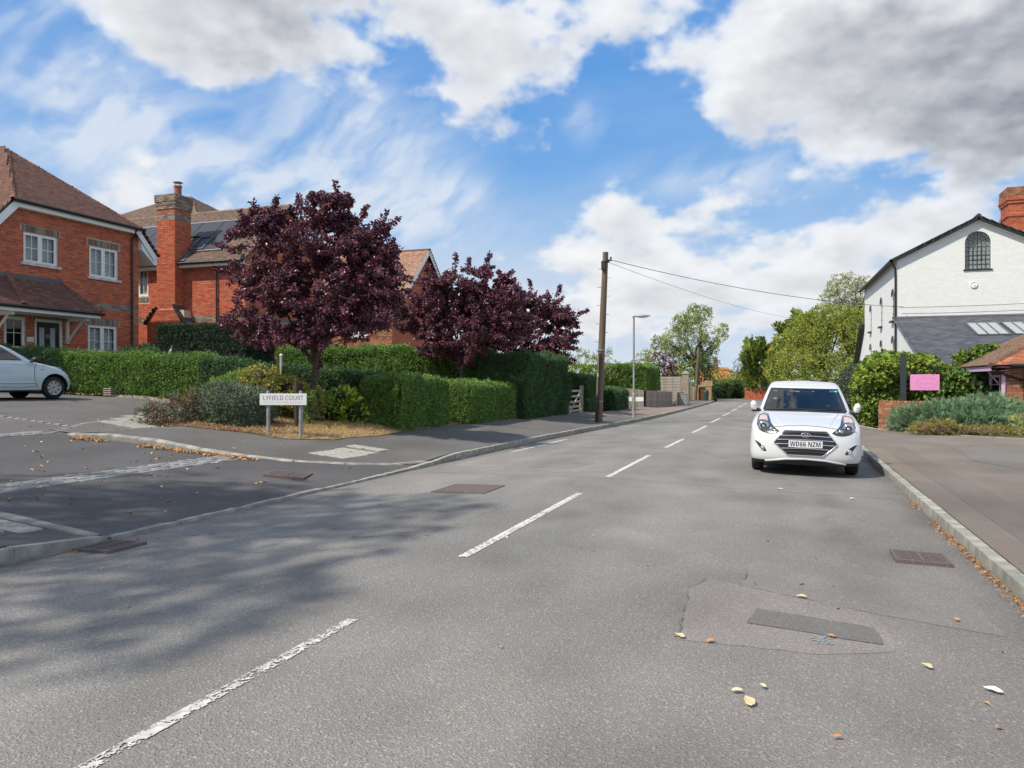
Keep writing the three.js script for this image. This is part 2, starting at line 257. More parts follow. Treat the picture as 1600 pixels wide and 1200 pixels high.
const side = struct('side_road', sheet([[-6.34, 5.9], [-6.34, 12.6], [-6.5, 13.0], [-7.2, 11.9], [-8.2, 11.2], [-9.2, 11.3], [-12.3, 11.2], [-13.2, 11.3], [-15.2, 16.9], [-31, 17.8], [-31, -2], [-14.5, 3], [-13.5, 5.7], [-8, 5.95]], (r) => hill(r), 0.45, sideTone), asphalt(0.21, 0.205, 0.2, 6, 0.004));
// pavements
const pl = curb.map(([r, s]) => [r - 0.13, s]).filter((p) => p[1] >= 14);
const paveTone = greys(1, [1, 0.985, 0.97]);
const pinkish = (r, s) => { const c = paveTone(r, s), k = ss(31, 33, s) * ss(47, 45, s); return [c[0] * lerp(1, 1.75, k), c[1] * lerp(1, 1.42, k), c[2] * lerp(1, 1.28, k)]; };
const leftPave = struct('pavement', sheet([[-6.5, 12.75], [-6.46, 13.4], ...pl, [-7.3, 62], [-6.6, 48], [-7.3, 42], [-7.6, 34], [-8.3, 30.5], [-8.9, 24], [-8.9, 20], [-8.9, 17.2], [-8.8, 15.5], [-9.05, 14.1], [-9.95, 13.4], [-11.4, 12.9], [-12.6, 12.8], [-14.8, 16.3], [-15.1, 16.2], [-13.0, 10.65], [-12.3, 10.6], [-9.2, 11.18], [-8.2, 11.4], [-7.3, 12.05], [-6.7, 12.7]], paveY, 0.45, pinkish), asphalt(0.3, 0.287, 0.272, 4, 0.003));
struct('pavement', sheet([[-6.47, 5.75], [-6.47, -12], [-16, -12], [-14.5, 2.9], [-13.6, 5.5], [-8, 5.75]], nearPaveY, 0.45, paveTone), asphalt(0.24, 0.235, 0.225, 4, 0.003));
const brownTone = greys(1, [1, 1, 1], (r, s, v) => { const w = ss(0.35, 0.7, fbm(r * 0.8, s * 0.5 + 3, 3)); return [v * lerp(1.0, 1.1, w), v * lerp(0.97, 0.99, w), v * lerp(0.93, 0.88, w)]; });
struct('pavement', sheet([[1.74, -14], [14, -14], [14, 16], [11, 19.4], [5.75, 22.6], [3.6, 24.7], [2.75, 26.2], [2.3, 29], [2.3, 64], [1.74, 64]], rightY, 0.5, brownTone), asphalt(0.42, 0.375, 0.33, 4, 0.003));
struct('asphalt_patch', sheet([[2.05, 5.5], [2.1, 12], [2.05, 19.5], [2.55, 19.6], [2.6, 12], [2.5, 5.4]], (r, s) => rightY(r, s) + 0.003, 0.5, brownTone), asphalt(0.37, 0.335, 0.3, 4, 0.003));
struct('asphalt_patch', sheet([[3.55, 19.6], [3.3, 16.2], [4.3, 13.2], [13, 13.0], [13, 16.8], [5.4, 19.9]], (r, s) => rightY(r, s) + 0.004, 0.6, paveTone), asphalt(0.4, 0.375, 0.34, 4, 0.003));

// ---------------------------------------------------------------- patches, seams and a trench in the carriageway
const on = (d) => (r) => roadY(r) + d;
const wob = (pts, k, seed) => { const q = mulberry(seed), out = []; pts.forEach((p, i) => { const n = pts[(i + 1) % pts.length], m = Math.max(1, Math.round(Math.hypot(n[0] - p[0], n[1] - p[1]) / 0.1)); for (let j = 0; j < m; j++) out.push([lerp(p[0], n[0], j / m) + (q() - 0.5) * k, lerp(p[1], n[1], j / m) + (q() - 0.5) * k]); }); return out; };
const seamM = std(0.1, 0.096, 0.092, 0.9), seam = (pts, w, seed, lift = 0.006) => { // a broken bitumen joint between two layers
  const q = mulberry(seed), g = []; let a = pts[0];
  for (let i = 1; i < pts.length; i++) { const b = pts[i], m = Math.max(1, Math.round(Math.hypot(b[0] - a[0], b[1] - a[1]) / 0.07)); let p = null; for (let j = 0; j <= m; j++) { const n = [lerp(a[0], b[0], j / m) + (q() - 0.5) * 0.022, lerp(a[1], b[1], j / m) + (q() - 0.5) * 0.022], k = w * (0.3 + 0.9 * q()); if (p && q() > 0.38) { const dx = n[0] - p[0], dy = n[1] - p[1], l = Math.hypot(dx, dy) || 1, ex = -dy / l * k / 2, ey = dx / l * k / 2, Y = roadY(n[0]) + lift; g.push([p[0] - ex, Y, -(p[1] - ey), n[0] - ex, Y, -(n[1] - ey), n[0] + ex, Y, -(n[1] + ey), p[0] - ex, Y, -(p[1] - ey), n[0] + ex, Y, -(n[1] + ey), p[0] + ex, Y, -(p[1] + ey)]); } p = n; } a = b; }
  const geo = new THREE.BufferGeometry(); geo.setAttribute('position', new THREE.Float32BufferAttribute(g.flat(), 3)); geo.computeVertexNormals(); return geo;
};
const patchM = asphalt(0.56, 0.515, 0.475, 5, 0.0045), patchDark = asphalt(0.36, 0.335, 0.32, 5, 0.003), patchGrey = asphalt(0.54, 0.5, 0.465, 5, 0.0045);
const soft = greys(1, [1, 0.99, 0.98]);
const A1 = [[-0.6, 4.66], [-0.62, 5.3], [-0.66, 5.85], [-0.56, 6.15], [-0.32, 6.08], [0.55, 5.7], [0.62, 5.35], [0.62, 4.95], [0.2, 4.72]];
const A2 = [[-0.32, 6.09], [-0.26, 6.98], [0.5, 6.92], [1.28, 6.55], [1.3, 5.5], [0.56, 5.71]];
const roadPatch = (poly, m, seed, lift = 0.004) => struct('asphalt_patch', sheet(wob(poly, 0.02, seed), on(lift - 0.002), 0.2, soft), m);
roadPatch(A1, patchM, 1); roadPatch(A2, patchGrey, 2);
roadPatch([[-0.23, 5.15], [-0.17, 5.5], [0.54, 5.36], [0.56, 5.03]], patchDark, 3, 0.008);
roadPatch([[-2.6, 12.6], [-0.42, 12.22], [1.56, 11.95], [1.56, 11.5], [-0.38, 11.48], [-2.75, 11.85], [-6.0, 12.2], [-6.0, 12.7]], asphalt(0.49, 0.46, 0.435, 5, 0.0045), 4);
roadPatch([[-3.5, 13.1], [-3.35, 14.0], [-4.3, 14.4], [-4.4, 13.3]], asphalt(0.47, 0.44, 0.425, 5, 0.0045), 5);
roadPatch([[-5.9, 13.2], [-5.85, 17.5], [-4.6, 17.6], [-4.75, 13.0]], patchGrey, 6);
const seams = merge([seam([[-0.6, 4.66], [-0.66, 5.85], [-0.56, 6.15]], 0.008, 11, 0.012), seam([[-0.32, 6.09], [-0.26, 6.6]], 0.006, 12, 0.012), seam([[-6.0, 12.7], [-2.6, 12.6], [-0.42, 12.22], [1.56, 11.95]], 0.014, 13, 0.012), seam([[-4.9, 8.6], [-3.6, 8.2], [-2.7, 8.5]], 0.01, 17), seam([[-5.6, 9.0], [-4.7, 9.6]], 0.014, 18), seam([[-4.2, 3.2], [-3.5, 5.4], [-3.3, 7.4], [-3.2, 9]], 0.006, 19), seam([[-5.9, 6.4], [-5.1, 6.9], [-4.3, 7.0]], 0.013, 22), seam([[-6.1, 6.0], [-5.5, 6.5]], 0.02, 23), seam([[-4.1, 6.6], [-3.3, 6.9]], 0.014, 24)]);
stuff(mesh('road_crack', seams, seamM)).userData.label = 'dark broken joints and cracks running through the grey carriageway';
// a smear of pale blue utility paint
{
  const q = mulberry(8), l = []; for (let i = 0; i < 60; i++) l.push([pose(0.22 + (q() - 0.5) * 0.11 + (q() - 0.5) * 0.05, roadY(0.2) + 0.009, -(4.98 + (q() - 0.5) * 0.16), -Math.PI / 2, 0, q() * 6, 0.003 + 0.008 * q() * q()), new THREE.Color(0.22, 0.33, 0.39)]);
  const c = copies('road_paint', new THREE.CircleGeometry(1, 5), std(1, 1, 1, 0.9), l); tag(c, 'faint smear of pale blue paint on the patched asphalt', 'paint mark');
}
// white line: a worn layer of thermoplastic, broken into flakes
const paintM = mott(0.9, 0.88, 0.82, 0.85, 0.15, 0.002);
function lineMark(a, b, w, worn, seed, cell, label, grp) {
  const q = mulberry(seed), dx = b[0] - a[0], dy = b[1] - a[1], L = Math.hypot(dx, dy), ux = dx / L, uy = dy / L, nx = Math.ceil(L / cell), ny = Math.max(2, Math.round(w / cell)), pos = [], uv = [], keep = [], P = [];
  for (let j = 0; j <= ny; j++) for (let i = 0; i <= nx; i++) { const t = i / nx * L + (q() - 0.5) * cell * 0.7, k = (j / ny - 0.5) * w + (q() - 0.5) * cell * 0.7; P.push([a[0] + ux * t - uy * k, a[1] + uy * t + ux * k]); }
  for (let j = 0; j < ny; j++) for (let i = 0; i < nx; i++) {
    const p = P[j * (nx + 1) + i], e = Math.abs((j + 0.5) / ny - 0.5) * 2;
    if (fbm(p[0] * 40 + seed, p[1] * 30, 3) * 0.45 + fbm(p[0] * 9 + seed, p[1] * 5, 2) * 0.3 + q() * 0.25 < worn + 0.18 * e * worn) continue;
    const c = [j * (nx + 1) + i, j * (nx + 1) + i + 1, (j + 1) * (nx + 1) + i + 1, (j + 1) * (nx + 1) + i].map((n) => P[n]);
    for (const n of [0, 1, 2, 0, 2, 3]) { pos.push(c[n][0], roadY(c[n][0]) + 0.005, -c[n][1]); uv.push(c[n][0], c[n][1]); }
  }
  const g = new THREE.BufferGeometry(); g.setAttribute('position', new THREE.Float32BufferAttribute(pos, 3)); g.setAttribute('uv', new THREE.Float32BufferAttribute(uv, 2)); g.computeVertexNormals();
  const m = mesh('road_marking', g, paintM); m.userData.kind = 'structure'; return m;
}
lineMark([-2.55, 0.2], [-2.57, 4.24], 0.08, 0.44, 31, 0.009); lineMark([-2.6, 6.07], [-2.6, 10.1], 0.1, 0.36, 32, 0.013); lineMark([-2.63, 11.97], [-2.6, 15.75], 0.1, 0.3, 33, 0.03);
[[17.7, 20.6], [23.2, 27], [29.3, 33], [35.2, 39], [41, 45], [47, 51], [53, 57]].forEach(([a, b], i) => lineMark([-2.55, a], [-2.5, b], 0.1, 0.22, 40 + i, 0.06));
lineMark([-5.75, 16.2], [-5.62, 20.4], 0.09, 0.36, 51, 0.04); lineMark([-1.3, 26], [0.3, 26], 0.1, 0.36, 52, 0.05); lineMark([-4.6, 38.6], [-1.2, 38.6], 0.09, 0.4, 53, 0.06);

// ---------------------------------------------------------------- kerbs, one stone after another
const kerbGeos = [0, 1, 2, 3].map((k) => { const q = mulberry(60 + k), s = new THREE.Shape([[-0.0625, -0.2], [0.0625, -0.2], [0.0625, 0.0], [-0.04, 0.0], [-0.0625, -0.03]].map((p) => new THREE.Vector2(...p))), g = new THREE.ExtrudeGeometry(s, { depth: 0.885, steps: 8, bevelEnabled: true, bevelSize: 0.006, bevelThickness: 0.006, bevelSegments: 2, curveSegments: 3 }); g.translate(0, -0.006, -0.4425); const p = g.attributes.position; for (let i = 0; i < p.count; i++) { const n = fbm(p.getZ(i) * 6 + k * 9, p.getX(i) * 20 + p.getY(i) * 20, 3) - 0.5; p.setX(i, p.getX(i) + n * 0.016); p.setY(i, p.getY(i) + n * 0.014); } g.computeVertexNormals(); return g; });
const kerbMats = [0.94, 1.02, 1.1, 0.88].map((k) => mott(0.5 * k, 0.485 * k, 0.42 * k, 0.95, 0.6, 0.006));
// path of the kerb's middle, stones 0.915 long, faces to the left of the way the path runs
function kerbRun(name, path, top, faceLeftSide) {
  const parent = new THREE.Group(); parent.name = numbered(name); parent.userData.kind = 'structure'; scene.add(parent);
  const c = new THREE.CatmullRomCurve3(path.map(([r, s]) => V(r, 0, -s)), false, 'catmullrom', 0.2), n = Math.max(1, Math.round(c.getLength() / 0.915)), pts = c.getSpacedPoints(n);
  for (let i = 0; i < n; i++) {
    const a = pts[i].clone(), b = pts[i + 1].clone(); a.y = top(a.x, -a.z); b.y = top(b.x, -b.z);
    const d = b.clone().sub(a), len = d.length(), z = d.clone().normalize(), x = z.clone().cross(UP).normalize().multiplyScalar(faceLeftSide ? 1 : -1), y = UP.clone().addScaledVector(z, -z.y).normalize(); // shape's -x is the face
    const m = mesh('kerb_stone', kerbGeos[Math.floor(rnd() * 4)], kerbMats[Math.floor(rnd() * 4)], parent);
    const zz = x.clone().cross(y), mm = new THREE.Matrix4().makeBasis(x, y, zz).setPosition(a.add(b).multiplyScalar(0.5).add(V(0, (rnd() - 0.5) * 0.006, 0))); mm.decompose(m.position, m.quaternion, m.scale); m.rotateY((rnd() - 0.5) * 0.008); m.scale.z = len / 0.897 * 0.994;
  }
  return parent;
}
kerbRun('right_kerb', [[1.68, -1], [1.68, 8], [1.68, 20], [1.68, 40], [1.68, 60]], (r, s) => 0.036, false).children;
kerbRun('left_kerb', [[-6.36, 12.45], [-6.37, 13.4], ...curb.filter((p) => p[1] > 13.6).map(([r, s]) => [r - 0.065, s])], (r, s) => Math.max(paveY(r, s), roadY(r) + 0.02) + 0.004, true);
kerbRun('crossing_kerb', [[-6.4, 5.9], [-6.4, 9], [-6.38, 12.5]], () => -0.05, true);
kerbRun('side_road_kerb', [[-12.3, 10.52], [-9.2, 11.1], [-8.2, 11.3], [-7.25, 11.98], [-6.62, 12.7], [-6.48, 13.3]], (r, s) => paveY(r, s) + 0.005, false);
kerbRun('near_corner_kerb', [[-6.4, -1], [-6.4, 3], [-6.4, 5.85]], (r, s) => nearPaveY(r, s) + 0.005, true);
kerbRun('near_corner_kerb', [[-6.5, 5.84], [-8, 5.86], [-13.4, 5.65]], (r, s) => hill(r) + 0.012, true);
kerbRun('verge_edging', [[2.3, 28.6], [2.75, 26.2], [3.6, 24.75], [5.75, 22.65], [9, 20.6]], (r, s) => rightY(r, s) + 0.02, true);
// granite setts set in strips across and along the side road
const settGeos = [0, 1, 2].map((k) => { const g = new RoundedBoxGeometry(0.1, 0.1, 0.19, 2, 0.02), p = g.attributes.position; for (let i = 0; i < p.count; i++) { const n = fbm(p.getX(i) * 22 + k * 7, p.getZ(i) * 22 + p.getY(i) * 9, 3) - 0.5; p.setXYZ(i, p.getX(i) * (1 + n * 0.2), p.getY(i) + n * 0.022, p.getZ(i) * (1 + n * 0.14)); } g.computeVertexNormals(); return g; });
const settMats = [0.9, 1.05, 1.2, 1.0].map((k) => mott(0.42 * k, 0.42 * k, 0.41 * k, 0.85, 0.25, 0.004));
function setts(a, b, rows) {
  const L = Math.hypot(b[0] - a[0], b[1] - a[1]), dx = (b[0] - a[0]) / L, dy = (b[1] - a[1]) / L, ang = Math.atan2(dx, -dy);
  for (let j = 0; j < rows; j++) for (let t = (j % 2) * 0.1; t < L; t += 0.205) { const k = (j - (rows - 1) / 2) * 0.112, r = a[0] + dx * t - dy * k, s = a[1] + dy * t + dx * k; const m = mesh('sett', settGeos[Math.floor(rnd() * 3)], settMats[Math.floor(rnd() * 4)], side, [r, hill(r) - 0.036 + rr(-0.004, 0.007), -s]); m.rotation.set(rr(-0.03, 0.03), ang + rr(-0.05, 0.05), 0.1 + rr(-0.03, 0.03)); }
}
setts([-8.95, 6.1], [-8.95, 10.9], 4); setts([-12.65, 6.2], [-12.7, 10.3], 3); setts([-12.6, 10.4], [-13.4, 11.8], 1); setts([-13.4, 11.8], [-14.95, 16.6], 1); setts([-13.3, 11.3], [-18.6, 11.1], 1);
// kerb line below the low hedge
kerbRun('parking_edge', [[-23, 18.3], [-19, 17.75], [-15.2, 17.0]], (r) => hill(r) + 0.05, true);

// pale slabs: tactile paving and concrete
const slabs = thing('tactile_paving', 'pale square of smooth paving slabs in the pavement before the sign', 'paving slabs', [-7.95, paveY(-7.95, 13.1), -13.1]);
{ const g = new RoundedBoxGeometry(0.395, 0.05, 0.395, 2, 0.006); for (let i = 0; i < 2; i++) for (let j = 0; j < 4; j++) { const r = -8.18 + i * 0.4 + (j - 1.5) * 0.03, s = 12.5 + j * 0.4, m = mesh('slab', g, M.paleSlab, slabs, [r + 7.95, paveY(r, s) - paveY(-7.95, 13.1) - 0.016, -s + 13.1]); m.rotation.set(0.0, -0.08, -0.1); } }
const slabs2 = thing('tactile_paving', 'pale slabs in the near pavement corner at the left edge', 'paving slabs', [-7.2, nearPaveY(-7.2, 5.3), -5.3]);
{ const g = new RoundedBoxGeometry(0.395, 0.05, 0.395, 2, 0.006); for (let i = 0; i < 3; i++) for (let j = 0; j < 2; j++) { const r = -7.95 + i * 0.4, s = 5.05 + j * 0.4, m = mesh('slab', g, M.paleSlab, slabs2, [r + 7.2, nearPaveY(r, s) - nearPaveY(-7.2, 5.3) - 0.016, -s + 5.3]); m.rotation.z = -0.1; } }
const slabs3 = thing('concrete_pad', 'pale concrete pad between the parking court and the dry shrubs', 'concrete pad', [-13.4, paveY(-13.4, 13.2), -13.2]);
for (let i = 0; i < 3; i++) for (let j = 0; j < 4; j++) { const r = -13.2 + i * 0.46 - j * 0.3 - 0.1, s = 12.5 + j * 0.6 - i * 0.05, m = mesh('slab', new RoundedBoxGeometry(0.45, 0.05, 0.59, 2, 0.006), M.concrete, slabs3, [r + 13.4, paveY(r, s) - paveY(-13.4, 13.2) - 0.016, -s + 13.2]); m.rotation.z = -0.1; m.rotation.y = -0.1; }

// ironwork in the road
function grate(label, r, s, w, d, y, turn, bars, tilt) {
  const t = thing('drain_grate', label, 'drain grate', [r, y, -s], null, turn); t.rotation.z = tilt;
  mesh('frame', merge([box(w, 0.05, 0.03, 0, 0.003, -d / 2), box(w, 0.05, 0.03, 0, 0.003, d / 2), box(0.03, 0.05, d - 0.03, -w / 2 + 0.015, 0.003, 0), box(0.03, 0.05, d - 0.03, w / 2 - 0.015, 0.003, 0), box(0.025, 0.026, d - 0.03, 0, 0.02, 0)].map((g) => g)), M.iron, t);
  mesh('pit_shade', box(w - 0.02, 0.004, d - 0.02, 0, 0.004, 0), M.pitShade, t);  // black plate close under the bars, painting in the shade of the gully
  for (let i = 0; i < bars; i++) mesh('bar', box(w - 0.03, 0.022, 0.46 * d / bars, 0, 0.018, -d / 2 + d * (i + 0.5) / bars), M.iron, t);
  return t;
}
grate('rusty slotted drain grate in the gutter beside the right kerb', 1.14, 7.64, 0.44, 0.42, roadY(1.1) + 0.002, 0, 7, -0.022);
grate('rusty slotted drain grate sunk in the mouth of the side road', -7.3, 10.15, 0.6, 0.6, hill(-7.3) + 0.002, 0.35, 8, -0.1);
grate('rusty drain grate half buried by leaves at the near left kerb', -6.05, 5.62, 0.44, 0.42, roadY(-6.1) + 0.002, 0, 9, 0.022);
{
  const t = thing('manhole_cover', 'rectangular rusty manhole cover in the left lane', 'manhole cover', [-4.28, roadY(-4.28) + 0.001, -10.22]); t.rotation.z = 0.022;
  mesh('frame', merge([box(0.8, 0.02, 0.035, 0, 0, -0.42), box(0.8, 0.02, 0.035, 0, 0, 0.42), box(0.035, 0.02, 0.8, -0.385, 0, 0), box(0.035, 0.02, 0.8, 0.385, 0, 0)]), M.iron, t);
  for (const k of [-1, 1]) { const p = mesh('cover_plate', merge([box(0.36, 0.018, 0.79, 0, 0, 0), ...Array.from({ length: 40 }, (_, i) => box(0.05, 0.004, 0.025, -0.13 + (i % 5) * 0.065, 0.01, -0.34 + Math.floor(i / 5) * 0.097))]), M.iron, t, [k * 0.183, -0.002, 0]); }
}

// ---------------------------------------------------------------- plants
// a point seen at pixel (px, py) of the 1600 x 1200 photograph, that deep along the lens axis
const at = (px, py, d) => { const x = (px - 800) / 1200, y = -(py - 597) / 1200, c = 0.94264, s = 0.33381; return V((x * c - s) * d, 1.5 + y * d, -(x * s + c) * d); };
function leafGeo(l, w, fold = 0.25, curl = 0.2) { // a folded, curling blade, stalk at the origin, tip along y
  const z = (y) => -curl * l * (y * y), p = [[0, 0, 0], [-w * 0.5, 0.42 * l, fold * w + z(0.42)], [0, 0.45 * l, z(0.45)], [w * 0.5, 0.42 * l, fold * w + z(0.42)], [0, l, z(1)]];
  const g = new THREE.BufferGeometry(); g.setAttribute('position', new THREE.Float32BufferAttribute([[0, 2, 1], [0, 3, 2], [1, 2, 4], [2, 3, 4]].flat().flatMap((i) => p[i]), 3)); g.computeVertexNormals(); return g;
}
function sprigGeo(n, l, w, R, seed, up = 0.3) { // several leaves round a point, opening along z
  const q = mulberry(seed), L = [];
  for (let i = 0; i < n; i++) { const g = leafGeo(l * (0.7 + 0.6 * q()), w * (0.75 + 0.5 * q()), 0.2, 0.3 * q()), a = q() * 6.283, t = 0.3 + q() * 1.25; g.rotateX(-Math.PI / 2 * 0); g.applyMatrix4(new THREE.Matrix4().makeRotationFromEuler(new THREE.Euler(0, q() * 6.28, 0))); const d = V(Math.cos(a) * Math.sin(t), Math.sin(a) * Math.sin(t) + up * 0.3, Math.cos(t)).normalize(); g.applyQuaternion(new THREE.Quaternion().setFromUnitVectors(UP, d)); g.translate(d.x * R * q(), d.y * R * q(), d.z * R * (q() - 0.4)); L.push(g); }
  const m = mergeGeometries(L); return m;
}
const aim = (p, n, s, roll) => { const q = new THREE.Quaternion().setFromUnitVectors(NEAR, n); q.multiply(new THREE.Quaternion().setFromAxisAngle(NEAR, roll)); return new THREE.Matrix4().compose(p, q, V(s, s, s)); };
const jit = (n, k) => V(n.x + (rnd() - 0.5) * k, n.y + (rnd() - 0.5) * k, n.z + (rnd() - 0.5) * k).normalize();
const GEO = {
  privet: sprigGeo(8, 0.055, 0.03, 0.06, 1), box: sprigGeo(9, 0.04, 0.024, 0.05, 2), laurel: sprigGeo(6, 0.13, 0.05, 0.08, 3), far: sprigGeo(9, 0.17, 0.11, 0.2, 4), farFine: sprigGeo(11, 0.14, 0.075, 0.22, 5), ivy: sprigGeo(7, 0.1, 0.085, 0.08, 6), heather: sprigGeo(12, 0.09, 0.014, 0.03, 7), yew: sprigGeo(12, 0.06, 0.014, 0.05, 8),
};
{ // feathery sprays: a flat frond of many short needles
  const f = (n, l, w, nl, seed, droop) => { const q = mulberry(seed), L = []; for (let i = 0; i < n; i++) { const t = i / n, g = leafGeo(nl * (1.1 - 0.6 * t) * (0.7 + 0.6 * q()), w, 0.2, 0.2), s = i % 2 ? 1 : -1; g.rotateX((q() - 0.5) * 0.9); g.rotateZ(s * (0.5 + 0.35 * q())); g.translate(0, t * l, -droop * t * t * l); L.push(g); } const m = mergeGeometries(L); m.rotateX(Math.PI / 2); return m; };
  GEO.juniper = f(22, 0.26, 0.016, 0.1, 9, 0.25); GEO.spray = f(18, 0.75, 0.12, 0.38, 10, 0.3);
}
const TONES = {
  privet: [[0.162, 0.288, 0.0469], [0.243, 0.41, 0.0572], [0.114, 0.205, 0.0416]], dark: [[0.0704, 0.16, 0.0422], [0.0986, 0.209, 0.0516], [0.0516, 0.118, 0.0376]], lime: [[0.227, 0.325, 0.0406], [0.325, 0.406, 0.0488], [0.146, 0.244, 0.0325]],
  plum: [[0.108, 0.0374, 0.0662], [0.159, 0.0429, 0.0696], [0.0768, 0.0321, 0.0662], [0.257, 0.0643, 0.0794]], gold: [[0.42, 0.39, 0.075], [0.5, 0.44, 0.09], [0.3, 0.32, 0.055]], grey: [[0.146, 0.198, 0.129], [0.189, 0.224, 0.12], [0.103, 0.155, 0.103]],
  dry: [[0.2, 0.09, 0.045], [0.28, 0.15, 0.06], [0.13, 0.07, 0.045]], ash: [[0.305, 0.359, 0.0486], [0.407, 0.421, 0.0568], [0.204, 0.275, 0.0406]], willow: [[0.293, 0.353, 0.0858], [0.398, 0.428, 0.117], [0.189, 0.261, 0.0624]], pale: [[0.34, 0.37, 0.15], [0.27, 0.32, 0.1], [0.42, 0.43, 0.27]],
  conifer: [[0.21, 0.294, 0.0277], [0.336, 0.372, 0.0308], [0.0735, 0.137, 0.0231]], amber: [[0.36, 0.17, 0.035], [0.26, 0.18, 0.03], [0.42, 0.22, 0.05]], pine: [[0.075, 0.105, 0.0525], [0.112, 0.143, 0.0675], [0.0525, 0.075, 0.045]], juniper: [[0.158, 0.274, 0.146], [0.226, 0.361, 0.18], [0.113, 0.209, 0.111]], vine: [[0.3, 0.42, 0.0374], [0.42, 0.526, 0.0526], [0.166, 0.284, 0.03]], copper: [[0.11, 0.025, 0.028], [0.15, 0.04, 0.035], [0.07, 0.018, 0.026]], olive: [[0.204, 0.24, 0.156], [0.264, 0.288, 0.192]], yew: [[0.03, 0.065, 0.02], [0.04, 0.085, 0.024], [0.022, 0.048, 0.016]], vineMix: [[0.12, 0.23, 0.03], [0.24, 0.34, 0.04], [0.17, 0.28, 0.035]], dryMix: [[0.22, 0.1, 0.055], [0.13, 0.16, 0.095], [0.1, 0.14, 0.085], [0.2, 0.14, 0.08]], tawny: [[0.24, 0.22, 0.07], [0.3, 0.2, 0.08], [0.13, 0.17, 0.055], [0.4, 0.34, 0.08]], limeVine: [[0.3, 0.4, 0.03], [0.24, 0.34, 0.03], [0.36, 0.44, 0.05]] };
const pick = (k) => { const t = TONES[k]; return tone(t[Math.floor(rnd() * t.length)], 0.22); };
// a clipped hedge between (r0,s0) and (r1,s1) with flat sides; tops are heights above the zero level
function hedge(label, r0, r1, s0, s1, top0, top1, o = {}) {
  const { geo = GEO.privet, mat = LM.green, tones = 'privet', den = 420, cat = 'hedge', rough = 0.05, scale = 1, faces = 'nrtlb', grp, ground = (r) => hill(r) } = o;
  const rc = (r0 + r1) / 2, sc = (s0 + s1) / 2, t = thing(o.name ?? 'hedge', label, cat, [rc, ground(rc), -sc], grp), topAt = (r) => lerp(top0, top1, (r - r0) / (r1 - r0)), i = 0.1;
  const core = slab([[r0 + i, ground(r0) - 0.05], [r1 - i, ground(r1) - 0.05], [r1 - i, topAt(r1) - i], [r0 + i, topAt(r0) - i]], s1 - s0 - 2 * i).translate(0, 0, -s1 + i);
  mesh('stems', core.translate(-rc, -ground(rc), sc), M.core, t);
  const list = [];
  const add = (n, area, f) => { const N = Math.round(area * den); for (let k = 0; k < N; k++) { const [r, y, s] = f(), b = fbm(r * 1.1 + s * 1.1 + 50, y * 1.3 + (r - s) * 0.7, 4) - 0.5, hi = n.y > 0.5 ? 0 : ss(0.16, 0.0, topAt(r) - y), rim = n.y > 0.5 ? ss(0.18, 0, Math.min(r - r0, r1 - r, s - s0, s1 - s)) : 0, shoot = n.y > 0.5 && rnd() > 0.86 ? 0.12 * rnd() : 0, dep = -0.11 * rnd() * rnd() + 0.035 + b * rough * 5.5 - 0.07 * hi * hi - 0.06 * rim + shoot - 0.05 * (1 - ss(0, 0.3, y - ground(r))); const p = V(r - rc + n.x * dep, y - ground(rc) + n.y * dep, -(s - sc) + n.z * dep); list.push([aim(p, jit(n, 1.3), scale * rr(0.75, 1.3), rnd() * 6.3), pick(tones)]); } };
  const hy = (r) => rr(ground(r) + 0.03, topAt(r));
  if (faces.includes('n')) add(NEAR, (r1 - r0) * (topAt(rc) - ground(rc)), () => { const r = rr(r0, r1); return [r, hy(r), s0]; });
  if (faces.includes('r')) add(RIGHT, (s1 - s0) * (top1 - ground(r1)), () => [r1, hy(r1), rr(s0, s1)]);
  if (faces.includes('t')) add(UP, (r1 - r0) * (s1 - s0), () => { const r = rr(r0, r1); return [r, topAt(r), rr(s0, s1)]; });
  if (faces.includes('l')) add(V(-1, 0, 0), (s1 - s0) * (top0 - ground(r0)) * 0.5, () => [r0, hy(r0), rr(s0, s1)]);
  if (faces.includes('b')) add(AWAY, (r1 - r0) * (topAt(rc) - ground(rc)) * 0.5, () => { const r = rr(r0, r1); return [r, hy(r), s1]; });
  copies('foliage', geo, mat, list, t); return t;
}
const ballDir = () => { const z = rr(-1, 1), a = rnd() * 6.2832, k = Math.sqrt(1 - z * z); return V(k * Math.cos(a), z, k * Math.sin(a)); };
// a free-growing shrub or crown made of lobes [x, y, z, rx, ry, rz] about the base
function foliage(parent, name, lobes, o) {
  const { geo, mat = LM.green, tones, den, scale = 1, shell = 0.35, lump = 0.25, low = -9, outward = 1.2, up = 0.25 } = o, list = [];
  for (const [x, y, z, rx, ry, rz] of lobes) {
    const N = Math.round(den * (rx * ry + ry * rz + rx * rz) * 4.2), k0 = rnd() * 50;
    for (let k = 0; k < N; k++) {
      const d = ballDir(), b = fbm(d.x * 2.2 + k0 + d.z, d.y * 2.2 + d.z * 1.7 + k0, 3) - 0.5, q = (1 - shell * rnd() * rnd()) * (1 + lump * 2.2 * b), p = V(x + d.x * rx * q, y + d.y * ry * q, z + d.z * rz * q);
      if (p.y < low) continue;
      list.push([aim(p, jit(V(d.x, d.y + up, d.z), outward), scale * rr(0.7, 1.3), rnd() * 6.3), pick(tones)]);
    }
  }
  return copies(name, geo, mat, list, parent);
}
function shrub(name, label, p, lobes, o, cat = 'shrub', grp) {
  const t = thing(name, label, cat, [p.x, p.y, p.z], grp);
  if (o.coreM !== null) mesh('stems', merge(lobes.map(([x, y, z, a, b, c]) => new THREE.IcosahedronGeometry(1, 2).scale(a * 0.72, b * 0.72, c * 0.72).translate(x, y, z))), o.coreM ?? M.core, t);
  foliage(t, 'foliage', lobes, o); return t;
}
